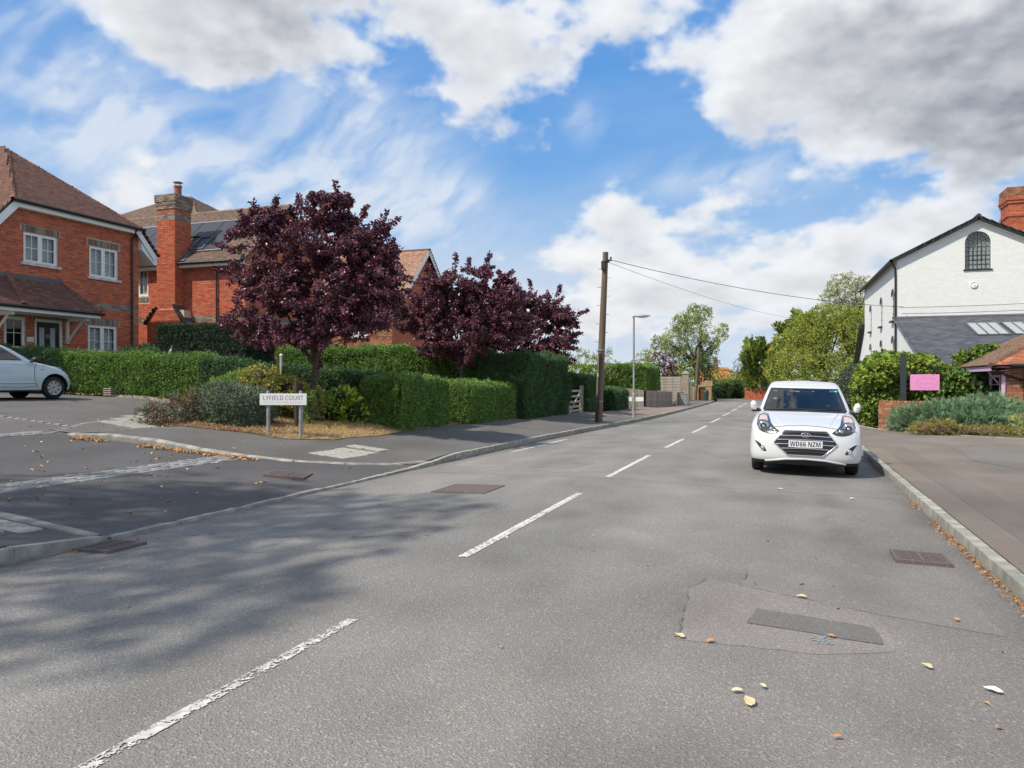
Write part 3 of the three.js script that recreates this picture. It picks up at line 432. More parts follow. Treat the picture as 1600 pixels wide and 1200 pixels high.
// limbs that fork from a trunk towards the lobes of a crown
function limbs(base, fork, lobes, r0, q, n = 9, wig = 0.12) {
  const L = [], P = [];
  const bend = [base, base.clone().lerp(fork, 0.35).add(V((q() - 0.5) * r0, 0, (q() - 0.5) * r0)), base.clone().lerp(fork, 0.7).add(V((q() - 0.5) * r0, 0, (q() - 0.5) * r0)), fork];
  for (let i = 0; i < 3; i++) L.push(rod(bend[i], bend[i + 1], r0 * (1.25 - 0.22 * i), r0 * (1.25 - 0.22 * (i + 1)), 10));
  for (let i = 0; i < n; i++) {
    const l = lobes[i % lobes.length], d = V(q() - 0.5, q() - 0.35, q() - 0.5), end = V(l[0] + d.x * l[3] * 1.3, l[1] + d.y * l[4] * 1.3, l[2] + d.z * l[5] * 1.3), a = fork.clone().lerp(base, q() * 0.18), pts = [a];
    for (let k = 1; k <= 4; k++) { const t = k / 4, p = a.clone().lerp(end, t); p.y += Math.sin(t * 3.1) * (end.y - a.y) * 0.12; p.add(V((q() - 0.5), (q() - 0.5), (q() - 0.5)).multiplyScalar(wig * (1 + end.distanceTo(a) * 0.25))); pts.push(p); }
    for (let k = 0; k < 4; k++) { L.push(rod(pts[k], pts[k + 1], r0 * 0.5 * (1 - k * 0.22), r0 * 0.5 * (1 - (k + 1) * 0.22), 6)); }
    P.push(pts);
  }
  return [merge(L), P];
}
// the purple plums: twigs set with single leaves
const plumLeaves = [leafGeo(0.095, 0.058, 0.22, 0.25), leafGeo(0.1, 0.062, 0.35, -0.15)];
function plum(label, r, s, y0, lean, fork, lobes, shoots, twigs, per, seed, leafK = 1) {
  const q = mulberry(seed), t = thing('plum_tree', label, 'tree', [r, y0, -s], 'purple-leaved trees along the pavement'), base = V(0, -0.1, 0), fk = V(lean[0], fork, lean[1]);
  const [g, P] = limbs(base, fk, lobes, 0.085, q, 13, 0.1); const tw = [];
  const lists = [[], []], all = P.flat();
  const twig = (a, b, n, spread) => {
    const m = a.clone().lerp(b, 0.5).add(V((q() - 0.5) * 0.15, 0.08, (q() - 0.5) * 0.15)); tw.push(rod(a, m, 0.011, 0.007, 4), rod(m, b, 0.007, 0.003, 4));
    const dir = b.clone().sub(a).normalize();
    for (let k = 0; k < n; k++) { const f = 0.12 + 0.9 * Math.pow(q(), 0.8), p = (f < 0.5 ? a.clone().lerp(m, f * 2) : m.clone().lerp(b, f * 2 - 1)).add(ballDir().multiplyScalar(spread * (1.1 - 0.6 * f) * Math.cbrt(q()))); const n2 = V(dir.x * 0.6 + (q() - 0.5) * 1.7, dir.y * 0.3 - 0.35 + (q() - 0.5) * 1.5, dir.z * 0.6 + (q() - 0.5) * 1.7).normalize(), Qt = new THREE.Quaternion().setFromUnitVectors(UP, n2).multiply(new THREE.Quaternion().setFromAxisAngle(UP, q() * 6.3)), sc = leafK * (0.7 + 0.6 * q()); lists[k & 1].push([new THREE.Matrix4().compose(p, Qt, V(sc, sc, sc)), pick('plum')]); }
  };
  for (let i = 0; i < twigs; i++) {
    const l = lobes[Math.floor(q() * lobes.length)], d = V(0, 0, 0); { const z = q() * 2 - 1, a = q() * 6.283, k = Math.sqrt(1 - z * z); d.set(k * Math.cos(a), z, k * Math.sin(a)); }
    const R = Math.pow(q(), 0.42) * (0.85 + 0.35 * q()), e = V(l[0] + d.x * l[3] * R, l[1] + d.y * l[4] * R, l[2] + d.z * l[5] * R);
    let best = all[0], bd = 1e9; for (const p of all) { const k = p.distanceTo(e) + Math.max(0, p.y - e.y) * 1.5; if (k < bd) { bd = k; best = p; } }
    const st = best.clone().lerp(e, Math.max(0, 1 - 0.85 / Math.max(0.85, best.distanceTo(e)))); twig(st, e, per, 0.155);
  }
  for (const [a, b] of shoots) twig(V(...a), V(...b), Math.round(per * 1.0), 0.1);
  mesh('trunk', g, M.plumBark, t); mesh('twigs', merge(tw), M.twig, t);
  const c = group('crown', t); copies('leaves', plumLeaves[0], LM.plum, lists[0], c); copies('leaves', plumLeaves[1], LM.plumThin, lists[1], c);
  return t;
}
// lobes of the first plum are laid out sideways in the tree's own axes: x to the right, z towards the camera end
plum('largest purple-leaved tree, leaning beside the street name sign', -10.5, 15.4, hill(-10.5) + 0.05, [0.2, 0], 1.75,
  [[-0.95, 3.0, 0.3, 1.25, 1.25, 1.3], [0.2, 3.0, 0, 1.3, 1.35, 1.35], [1.2, 3.15, 0, 1.0, 1.0, 1.1], [-0.9, 4.2, 0.1, 1.1, 1.05, 1.1], [0.45, 4.25, 0, 1.2, 1.1, 1.2], [1.35, 3.9, 0, 0.8, 0.7, 0.8], [-0.4, 2.3, 0.4, 1.4, 0.75, 1.1], [0.6, 4.9, 0, 0.75, 0.6, 0.7], [-1.1, 4.9, 0.1, 0.5, 0.45, 0.5], [1.95, 3.35, 0, 0.75, 0.7, 0.7], [1.7, 2.7, 0, 0.8, 0.6, 0.8], [1.75, 4.1, 0, 0.6, 0.55, 0.6]],
  [[[0.6, 4.9, 0], [0.72, 5.75, 0]], [[0.3, 4.9, 0], [0.15, 5.45, 0.1]], [[1.5, 4.2, 0], [2.35, 4.75, 0]], [[1.6, 3.9, 0], [2.05, 4.95, 0]], [[-1.2, 4.7, 0], [-1.6, 5.45, 0]], [[-0.9, 4.8, 0], [-0.85, 5.5, 0.1]], [[-1.5, 4.0, 0.2], [-2.45, 4.45, 0.3]], [[-1.6, 3.6, 0.2], [-2.4, 3.8, 0.3]], [[1.2, 4.5, 0], [1.55, 5.1, 0]], [[-0.2, 4.8, 0], [-0.3, 5.5, 0]], [[1.0, 4.7, 0], [1.1, 5.4, 0.1]], [[-1.7, 2.7, 0.3], [-2.3, 2.55, 0.3]], [[2.0, 3.2, 0], [2.4, 2.9, 0]]], 640, 120, 101, 0.88);
plum('purple-leaved tree in the middle of the row, behind the clipped hedges', -10.45, 24.2, hill(-10.45) + 0.05, [0.05, 0], 1.7,
  [[-0.9, 3.2, 0, 1.2, 1.2, 1.2], [0.4, 3.1, 0, 1.35, 1.3, 1.3], [1.35, 3.1, 0, 1.0, 1.0, 1.1], [-0.5, 4.2, 0, 1.15, 0.95, 1.1], [0.75, 4.25, 0, 1.1, 0.95, 1.0], [0.1, 2.4, 0.2, 1.6, 0.7, 1.2], [-1.7, 3.4, 0, 0.9, 1.0, 1.0], [1.9, 3.2, 0, 0.9, 1.0, 1.0], [1.5, 4.0, 0, 0.8, 0.7, 0.8]],
  [[[-0.2, 4.7, 0], [-0.15, 5.5, 0]], [[0.9, 4.8, 0], [1.1, 5.45, 0]], [[1.4, 4.4, 0], [1.9, 4.8, 0]], [[-0.9, 4.6, 0], [-1.2, 5.1, 0]], [[0.3, 4.8, 0], [0.35, 5.3, 0]]], 520, 115, 102, 1.0);
plum('purple-leaved tree at the far end of the row, above the tallest hedge', -10.45, 31.4, hill(-10.45) + 0.05, [0, 0], 1.8,
  [[-1.0, 3.2, 0, 1.3, 1.2, 1.3], [0.6, 3.1, 0, 1.4, 1.25, 1.3], [1.7, 3.0, 0, 1.0, 1.1, 1.1], [0, 4.3, 0, 1.3, 1.0, 1.2], [1.2, 4.1, 0, 1.1, 0.85, 1.0], [0.3, 2.3, 0, 1.8, 0.7, 1.2], [-2.0, 3.3, 0, 1.2, 1.2, 1.2], [-1.4, 4.3, 0, 1.1, 0.9, 1.0], [-2.6, 3.9, 0, 0.8, 0.8, 0.8]],
  [[[0.2, 4.9, 0], [0.1, 5.5, 0]], [[1.2, 4.6, 0], [1.5, 5.2, 0]], [[2.1, 3.8, 0], [2.7, 4.1, 0]]], 480, 110, 103, 1.12);
// a tree outside the picture whose shadow falls across the near left of the road
{
  const lobes = [[0, 5.2, 0, 2.2, 1.8, 2.2], [1.4, 6.6, 0.8, 1.6, 1.3, 1.6], [-1.2, 7, -0.6, 1.8, 1.4, 1.8], [0.6, 8.4, -0.2, 1.5, 1.2, 1.5], [1.7, 4.4, -1.0, 1.3, 0.9, 1.4], [0.4, 6.2, -2.0, 1.3, 1.1, 1.3], [2.0, 7.0, 2.6, 1.4, 0.9, 1.2], [2.1, 7.8, 3.6, 0.9, 0.5, 0.9]], q = mulberry(9), t = thing('street_tree', 'leafy tree on the near corner outside the picture, shading the road', 'tree', [-10.4, hill(-10.4), -2.2]);
  const [g] = limbs(V(0, -0.1, 0), V(0.1, 2.6, 0), lobes, 0.13, q, 14, 0.2); mesh('trunk', g, M.bark, t); foliage(t, 'crown', lobes, { geo: GEO.far, tones: 'ash', den: 6.8, shell: 0.98, lump: 0.45, scale: 0.85 });
}

// hedges on the left
hedge('long low clipped hedge in front of the house with the porch', -22.5, -15.4, 17.6, 18.5, hill(-22.5) + 1.27, hill(-15.4) + 1.3, { den: 480 });
hedge('low clipped hedge running behind the gold shrub to the corner', -15.4, -9.2, 17.25, 18.1, hill(-15.4) + 1.3, 1.6, { geo: GEO.box, tones: 'dark', den: 480 });
hedge('square-cut hedge block on the pavement corner beside the dry grass', -9.9, -8.85, 16.75, 19.7, 1.56, 1.58, { geo: GEO.box, tones: 'privet', den: 800 });
hedge('lower square-cut hedge block, second along the pavement', -9.8, -8.6, 20.5, 24.6, 1.42, 1.42, { geo: GEO.box, tones: 'privet', den: 700 });
hedge('tallest clipped hedge block beside the pavement before the white gate', -10.0, -8.2, 24.6, 29.8, 2.42, 2.4, { geo: GEO.yew, tones: 'dark', den: 700, rough: 0.08, scale: 1.2 });
hedge('tall dark garden hedge behind the purple trees', -18.3, -9.9, 24.9, 25.9, 2.75, 2.7, { tones: 'privet', den: 330, scale: 1.25, rough: 0.09 });
hedge('dark dense hedge in front of the chimney wall', -20.2, -16.6, 20.7, 22.2, 3.4, 3.3, { geo: GEO.yew, tones: 'yew', den: 420, scale: 1.4 });
hedge('narrow dark hedge between the white gate and the telegraph pole', -9.6, -8.0, 32.2, 35.0, 1.75, 1.7, { tones: 'dark', den: 350, scale: 1.2 });
hedge('low clipped hedge behind the foot of the telegraph pole', -8.6, -7.45, 35.4, 38.2, 1.1, 1.12, { tones: 'dark', den: 300, scale: 1.2 });
hedge('square-topped green hedge rising above the grey fence', -10.2, -7.6, 44.5, 50, 2.45, 2.45, { tones: 'privet', den: 220, scale: 1.6 });

// shrubs round the sign
const G = (r, s, d = 0) => V(r, hill(r) + d, -s);
shrub('grey_shrub', 'rounded grey-green shrub on the corner bed left of the sign', G(-11.45, 14.0), [[0.1, 0.45, 0.05, 0.75, 0.5, 0.75], [-0.45, 0.5, -0.1, 0.6, 0.5, 0.6], [0.35, 0.35, 0.2, 0.55, 0.4, 0.5]], { geo: GEO.heather, mat: LM.dull, tones: 'grey', den: 190, scale: 1.25, lump: 0.18, low: -0.02 });
shrub('dry_shrub', 'straggly half-dead brown shrub at the left end of the bed', G(-12.35, 13.1), [[0, 0.3, 0, 0.5, 0.35, 0.45], [0.3, 0.45, -0.2, 0.4, 0.35, 0.4], [-0.5, 0.2, 0.1, 0.4, 0.25, 0.3]], { geo: GEO.heather, mat: LM.dry, tones: 'dryMix', den: 45, scale: 1.3, lump: 0.4, shell: 0.9, low: 0, coreM: null });
shrub('evergreen_shrub', 'dark green mounded shrub between the grey shrub and the hedge', G(-13.0, 16.2), [[0, 0.6, 0, 0.9, 0.6, 0.7], [-0.6, 0.5, 0, 0.6, 0.5, 0.6], [0.5, 0.5, 0.1, 0.6, 0.5, 0.5]], { geo: GEO.yew, tones: 'privet', den: 100, scale: 1.5, low: 0 });
shrub('gold_shrub', 'yellow variegated shrub behind the street name sign', G(-11.9, 16.0), [[-0.45, 0.95, 0, 0.6, 0.45, 0.5], [0.3, 0.75, 0.1, 0.65, 0.4, 0.45], [0.95, 0.6, 0.1, 0.45, 0.35, 0.4], [-0.1, 0.45, 0, 0.8, 0.45, 0.5]], { geo: GEO.privet, tones: 'gold', den: 110, scale: 1.25, low: 0 });
shrub('laurel_shrub', 'bright green laurel right of the purple tree trunk', G(-10.25, 16.5), [[0, 0.62, 0, 0.36, 0.42, 0.3], [-0.25, 0.4, 0.1, 0.3, 0.35, 0.28], [0.25, 0.42, -0.05, 0.3, 0.36, 0.28]], { geo: GEO.laurel, mat: LM.gloss, tones: 'vine', den: 42, scale: 1.0, low: 0 });
shrub('rounded_shrub', 'small rounded green bush before the porch house window', G(-20.2, 19.9), [[0, 0.9, 0, 0.95, 0.75, 0.8], [0.6, 0.8, 0, 0.7, 0.6, 0.7]], { geo: GEO.privet, tones: 'dark', den: 85, scale: 1.3, low: 0 });
shrub('evergreen_shrub', 'dark low shrub behind the parked hatchback at the left', G(-21.6, 17.2), [[0, 0.75, 0, 0.9, 0.7, 0.5], [-1.2, 0.8, 0, 0.9, 0.7, 0.5]], { geo: GEO.yew, tones: 'dark', den: 80, scale: 1.6, low: 0 });
shrub('tree_suckers', 'leafy suckers growing round the foot of the purple tree', G(-10.42, 15.2, 0.02), [[0, 0.2, 0.1, 0.16, 0.2, 0.16], [0.05, 0.75, 0.08, 0.18, 0.25, 0.15]], { geo: GEO.privet, tones: 'privet', den: 230, low: 0, coreM: null }, 'leafy shoots');
// leaf litter and dry grass on the verge
{
  const poly = [[-12.6, 12.62], [-11.4, 12.72], [-9.9, 13.25], [-8.87, 13.95], [-8.62, 15.5], [-8.76, 17.2], [-8.76, 20], [-8.72, 24], [-9.2, 24.4], [-9.9, 24.4], [-9.9, 20.2], [-9.2, 20], [-9.2, 17.3], [-15.2, 17.3], [-14.7, 16.3]];
  const vy = (r, s) => paveY(r, s) + 0.012 + 0.05 * ss(0, 0.5, edgeDist(poly, r, s));
  const dry = (r, s) => { const n = fbm(r * 1.2 + 4, s * 1.2, 4), gr = ss(0.55, 0.7, fbm(r * 0.9 + 30, s * 1.6, 3)), bark = ss(-9.9, -10.8, r) * ss(0.3, 0.6, n + 0.1) + ss(20, 20.5, s); return mixc(mixc([2.2, 1.6, 0.85], [0.8, 0.85, 0.32], gr * 0.7), [1.05, 0.5, 0.27], clamp(bark, 0, 1)).map((v) => v * (0.75 + 0.5 * n)); };
  struct('verge', sheet(poly, vy, 0.16, dry), std(0.24, 0.24, 0.24, 1, { vertexColors: true, map: stretch(mottle, 0.5), bumpMap: stretch(mottleBump, 0.25), bumpScale: 0.02 }));
  const blade = leafGeo(0.075, 0.008, 0.2, 0.5), L = [], q = mulberry(21), leafL = [];
  for (let k = 0; k < 26000; k++) { const r = lerp(-12.4, -8.6, q()), s = lerp(12.6, 17.2, q()); if (!insidePoly(poly, r, s)) continue; if (r < -10.6 && q() < 0.75) continue; const gr = ss(0.55, 0.66, fbm(r * 0.9 + 30, s * 1.6, 3)); const c = q() < gr * 0.75 ? [0.1, 0.15, 0.03] : mixc([0.62, 0.46, 0.22], [0.44, 0.28, 0.12], q()); L.push([pose(r, vy(r, s), -s, (q() - 0.5) * 1.9, q() * 6.3, (q() - 0.5) * 1.9, 0.55 + 0.6 * q()), tone(c, 0.25)]); }
  tag(copies('dry_grass', blade, LM.dry, L), 'parched straw-coloured grass on the corner verge under the purple tree', 'grass');
  for (let k = 0; k < 7000; k++) { const r = lerp(-13.6, -8.6, q()), s = lerp(12.6, 24.3, q()); if (!insidePoly(poly, r, s)) continue; const w = r < -10 ? 0.95 : s > 19.8 ? 0.9 : ss(0.4, 0.0, edgeDist(poly, r, s)) * 0.6 + 0.04; if (q() > w) continue; leafL.push([pose(r, vy(r, s) + 0.012, -s, -Math.PI / 2 + (q() - 0.5) * 1.2, 0, q() * 6.3, 0.35 + 0.5 * q()), tone(mixc([0.3, 0.11, 0.04], [0.42, 0.24, 0.1], q()), 0.3)]); }
  tag(copies('leaf_litter', leafGeo(0.1, 0.06, 0.25, 0.3), LM.dry, leafL), 'brown fallen leaves scattered over the verge and under the hedges', 'leaf litter');
}

// ---------------------------------------------------------------- plants further along and on the right
function farTree(name, label, base, fork, lobes, o, n = 12, r0 = 0.22, cat = 'tree', grp) {
  const t = thing(name, label, cat, [base.x, base.y, base.z], grp), q = mulberry(o.seed ?? 5), rel = lobes.map(([px, py, d, rx, ry]) => { const c = at(px, py, d).sub(base), k = d / 1200; return [c.x, c.y, c.z, rx * k, ry * k, rx * k * (o.deep ?? 0.9)]; });
  const [g] = limbs(V(0, -0.3, 0), V(...fork), rel, r0, q, n, 0.25); mesh('trunk', g, o.bark ?? M.bark, t); foliage(t, 'crown', rel, o); return t;
}
const foot = (px, d, y = -0.1) => { const p = at(px, 597, d); p.y = y; return p; };
farTree('tall_tree', 'tall loose green tree at the far end of the road, left side', foot(1088, 68), [0, 3.2, 0], [[1082, 515, 68, 26, 26], [1052, 537, 68, 22, 20], [1108, 540, 68, 17, 22], [1070, 568, 68, 30, 28], [1091, 490, 69, 21, 14], [1031, 537, 67, 14, 14], [1127, 520, 68, 12, 14], [1062, 590, 67, 26, 20], [1106, 566, 68, 16, 18], [1066, 505, 68, 16, 14]], { geo: GEO.farFine, tones: 'willow', den: 12, shell: 0.95, lump: 0.35, seed: 1 }, 16, 0.2);
farTree('dark_tree', 'dark ivy-covered evergreen behind the distant pole', foot(1103, 66), [0, 1.5, 0], [[1103, 600, 66, 14, 34], [1098, 575, 66, 10, 16]], { geo: GEO.far, tones: 'dark', den: 10, seed: 2, lump: 0.25 }, 6, 0.12);
farTree('copper_tree', 'small copper-red tree behind the hedge above the fence', foot(1040, 58), [0, 1.4, 0], [[1040, 575, 58, 17, 22], [1030, 562, 58, 11, 13], [1048, 590, 58, 12, 14]], { geo: GEO.farFine, mat: LM.dull, tones: 'copper', den: 9, shell: 0.7, lump: 0.35, seed: 3 }, 8, 0.08);
farTree('garden_tree', 'pale green feathery tree behind the telegraph pole', foot(915, 44), [0, 1.4, 0], [[918, 573, 44, 28, 20], [905, 560, 44, 16, 16], [945, 575, 44, 20, 18], [950, 555, 45, 10, 12]], { geo: GEO.farFine, tones: 'willow', den: 9, shell: 0.8, lump: 0.35, scale: 0.7, seed: 4 }, 8, 0.08);
farTree('lime_shrub', 'yellow-green bush spilling over the white gate hedge', foot(905, 38, 0.2), [0, 0.7, 0], [[903, 590, 38, 22, 22], [925, 588, 38, 18, 20], [897, 612, 37, 14, 26]], { geo: GEO.privet, tones: 'lime', den: 45, scale: 1.9, seed: 5 }, 6, 0.04, 'bush');
farTree('olive_shrub', 'silvery grey bush beyond the pole, left of the tall hedge', foot(968, 54), [0, 0.8, 0], [[968, 588, 54, 11, 17], [980, 600, 54, 12, 14]], { geo: GEO.farFine, mat: LM.dull, tones: 'olive', den: 12, scale: 0.7, seed: 6 }, 6, 0.04, 'bush');
farTree('garden_tree', 'loose green tree top behind the hedge left of the copper tree', foot(1008, 64), [0, 1.5, 0], [[1004, 568, 64, 18, 20], [1020, 560, 64, 12, 14]], { geo: GEO.farFine, tones: 'ash', den: 7, shell: 0.8, lump: 0.4, seed: 7 }, 8, 0.08);
[[1112, 618, 70, 14, 16, 'dark', 'dark clipped shrub at the far bend, left of its two neighbours'], [1132, 612, 72, 18, 20, 'privet', 'middle green shrub at the far bend of the road'], [1152, 613, 70, 14, 18, 'lime', 'bright yellow-green shrub at the far bend beside the brick wall']].forEach(([px, py, d, rx, ry, tn, lb], i) => { const b = foot(px, d), c = at(px, py, d).sub(b), k = d / 1200; shrub('roadside_shrub', lb, b, [[c.x, c.y, c.z, rx * k * 1.15, ry * k, rx * k]], { geo: GEO.far, tones: tn, den: 12, scale: 0.8, low: 0 }, 'shrub', 'shrubs at the bend'); });
farTree('bend_tree', 'dull green tree above the shrubs at the bend', foot(1140, 84), [0, 1.5, 0], [[1132, 592, 84, 24, 14], [1155, 600, 80, 22, 18], [1120, 600, 84, 14, 10]], { geo: GEO.far, tones: 'ash', den: 7, seed: 8 }, 6, 0.1);
farTree('pine_tree', 'dark grey-green pine left of the golden conifer', foot(1163, 84), [0, 3, 0], [[1164, 570, 84, 14, 26], [1170, 552, 84, 9, 14], [1158, 592, 84, 14, 16]], { geo: GEO.farFine, mat: LM.dull, tones: 'pine', den: 7, shell: 0.8, lump: 0.45, seed: 9 }, 9, 0.12);
farTree('golden_conifer', 'golden-green conifer with upswept sprays, right of the dark pine', foot(1190, 66), [0, 1.5, 0], [[1190, 580, 66, 24, 34], [1180, 562, 66, 13, 24], [1205, 600, 66, 26, 24], [1195, 556, 66, 12, 18]], { geo: GEO.spray, tones: 'conifer', den: 6, outward: 0.7, up: 0.9, lump: 0.3, shell: 0.6, seed: 10, scale: 1.15 }, 6, 0.1);
farTree('amber_conifer', 'orange-tinged conifer behind the golden one', foot(1216, 69), [0, 1.5, 0], [[1216, 570, 69, 17, 26], [1222, 556, 69, 12, 18]], { geo: GEO.spray, tones: 'amber', den: 5, outward: 0.7, up: 0.9, shell: 0.6, seed: 11, scale: 1.0 }, 5, 0.1);
farTree('ash_tree', 'large yellow-green tree behind the parked white car', foot(1290, 60), [0, 2, 0], [[1250, 545, 60, 42, 36], [1300, 540, 60, 46, 44], [1240, 580, 58, 40, 34], [1300, 590, 58, 52, 36], [1345, 560, 60, 26, 36], [1265, 512, 61, 36, 24], [1325, 512, 61, 36, 26], [1345, 600, 56, 24, 26], [1338, 508, 61, 28, 32], [1290, 500, 61, 30, 22]], { geo: GEO.farFine, tones: 'ash', den: 11, shell: 0.75, lump: 0.3, scale: 1.1, seed: 12 }, 14, 0.2);
farTree('pale_tree', 'tall pale silvery tree against the sky left of the white building', foot(1330, 72), [0, 4, 0], [[1320, 450, 72, 30, 24], [1345, 470, 72, 24, 26], [1300, 468, 72, 18, 18], [1325, 490, 72, 38, 26], [1350, 445, 72, 12, 14]], { geo: GEO.farFine, mat: LM.dull, tones: 'pale', den: 9, shell: 0.95, lump: 0.4, scale: 0.95, seed: 13 }, 16, 0.2);
{ // spiky top of a cordyline-like conifer
  const b = foot(1255, 66), t = thing('spiky_conifer', 'spiky-topped conifer showing above the yellow-green tree', 'tree', [b.x, b.y, b.z]), L = [], q = mulberry(14);
  mesh('trunk', rod(V(0, 0, 0), V(0, 6.8, 0), 0.2, 0.04), M.bark, t);
  for (let k = 0; k < 160; k++) { const h = 4.2 + 3.2 * q() * q(), a = q() * 6.3, R = (7.7 - h) * 0.55 * q(), c = V(Math.cos(a), 0.6 + 0.9 * q(), Math.sin(a)).normalize(); L.push([aim(V(Math.cos(a) * R, h, Math.sin(a) * R), c, 1.1 + 0.5 * q(), q() * 6), pick('conifer')]); }
  for (const [dx, dy, sc] of [[-1.7, 6.1, 1.7], [-0.9, 6.4, 1.5], [0.6, 7.0, 1.6], [1.3, 6.6, 1.5], [0.2, 7.1, 1.4]]) for (let k = 0; k < 6; k++) L.push([aim(V(dx, dy - 0.5, 0), V((q() - 0.6) * 1.2, 1, (q() - 0.5)).normalize(), sc, q() * 6), pick('conifer')]);
  copies('crown', GEO.spray, LM.green, L, t);
}
const GR = (r, s, d = 0) => V(r, rightY(r, s) + d, -s);
shrub('brown_hedge', 'brownish small-leaved hedge behind the right side of the car', GR(2.75, 33), [[0, 1.1, 0, 0.75, 1.1, 2.4], [0.2, 1.0, -3.2, 0.8, 1.1, 3]], { geo: GEO.box, tones: 'pine', den: 55, scale: 1.7, low: 0, lump: 0.1 }, 'hedge');
shrub('vine_hedge', 'tall leafy hedge overgrown with bright green vine beside the sign post', GR(2.9, 28.8), [[0, 1.2, 0, 0.7, 1.15, 1.2], [0.5, 1.55, -0.6, 0.9, 0.95, 1.1], [1.4, 1.45, -0.4, 0.9, 0.85, 0.9], [0.1, 0.6, 0.4, 0.65, 0.65, 0.8], [2.0, 1.2, -0.3, 0.9, 0.8, 0.8]], { geo: GEO.ivy, tones: 'vineMix', den: 62, scale: 1.15, low: 0, lump: 0.15 }, 'hedge');
shrub('lit_tone_vine', 'lime-green vine added over the hedge left of the sign post, sunlight put into its colour', GR(2.95, 28.2, 1.55), [[0.1, 0.3, 0, 0.6, 0.4, 0.5], [0.75, 0.45, -0.3, 0.65, 0.38, 0.5], [-0.25, 0.05, 0.3, 0.45, 0.35, 0.5], [1.35, 0.35, -0.2, 0.35, 0.45, 0.35]], { geo: GEO.ivy, tones: 'limeVine', den: 62, scale: 1.0 }, 'vine');  // vine lobes added for the lit hedge top, sunlight put into their lime tone
shrub('broadleaf_shrub', 'dark broad-leaved bush behind the pink sign', GR(5.2, 29.5), [[0, 1.0, 0, 0.9, 0.85, 0.7], [0.9, 1.05, 0.2, 0.75, 0.75, 0.6], [-0.7, 0.8, 0.1, 0.7, 0.8, 0.6]], { geo: GEO.ivy, tones: 'dark', den: 60, scale: 1.1, low: 0 });
shrub('climbing_vine', 'clump of vine on the slate roof edge above the cottage', V(6.3, 2.35, -31.4), [[0, 0, 0, 0.5, 0.3, 0.4], [0.6, 0.3, -0.4, 0.4, 0.22, 0.3], [-0.3, -0.35, 0.1, 0.35, 0.3, 0.3]], { geo: GEO.ivy, tones: 'vineMix', den: 60 }, 'vine');
shrub('juniper', 'spreading blue-green juniper mound in front of the brick cottage', GR(4.8, 25.6), [[0, 0.3, 0, 1.3, 0.55, 1.0], [0.8, 0.4, -0.2, 1.0, 0.56, 0.9], [-0.9, 0.25, 0, 0.9, 0.42, 0.8], [1.75, 0.2, 0.2, 0.7, 0.4, 0.8], [0.4, 0.2, 0.7, 1.3, 0.32, 0.5]], { geo: GEO.juniper, mat: LM.dull, tones: 'juniper', den: 170, scale: 0.72, outward: 1.1, up: 0.35, low: 0, lump: 0.25 });
shrub('low_groundcover', 'tawny low plants along the foot of the juniper', GR(4.9, 24.05), [[0, 0.08, 0, 1.2, 0.16, 0.28], [1.1, 0.08, -0.3, 0.9, 0.15, 0.25], [-0.95, 0.13, 0.12, 0.65, 0.28, 0.3]], { geo: GEO.heather, mat: LM.dry, tones: 'tawny', den: 130, low: 0, coreM: M.soil }, 'ground plants');
shrub('yellow_flowers', 'clump of yellow flowers at the corner of the brick cottage', GR(6.75, 25.9), [[0, 0.55, 0, 0.22, 0.35, 0.22]], { geo: GEO.privet, tones: 'gold', den: 150, low: 0 }, 'flowers');
{ // dry feathery plant at the right edge, near
  const t = thing('feathery_plant', 'pale dry feathery plant at the right edge of the pavement', 'plant', [4.72, rightY(4.6, 17.2), -17.4]), L = [], q = mulberry(15);
  for (let k = 0; k < 420; k++) { const a = q() * 6.3, c = V(Math.cos(a) * (0.2 + 0.5 * q()), 1, Math.sin(a) * (0.2 + 0.5 * q())).normalize(), h = 0.15 + 0.75 * q(); L.push([aim(c.clone().multiplyScalar(h), jit(c, 0.5), 0.7 + 0.7 * q(), q() * 6), pick(q() < 0.55 ? 'olive' : 'gold')]); }
  copies('stalks', GEO.heather, LM.dry, L, t);
}
// soil bed under the juniper
struct('planting_bed', sheet([[2.85, 26.3], [3.7, 24.85], [5.8, 22.85], [9, 20.9], [12, 26], [8, 31], [2.6, 31]], (r, s) => rightY(r, s) + 0.02, 0.4, greys(1, [1, 0.9, 0.7])), std(0.17, 0.13, 0.08, 1, { vertexColors: true, map: stretch(mottle, 0.5), bumpMap: stretch(mottleBump, 0.3), bumpScale: 0.03 }));

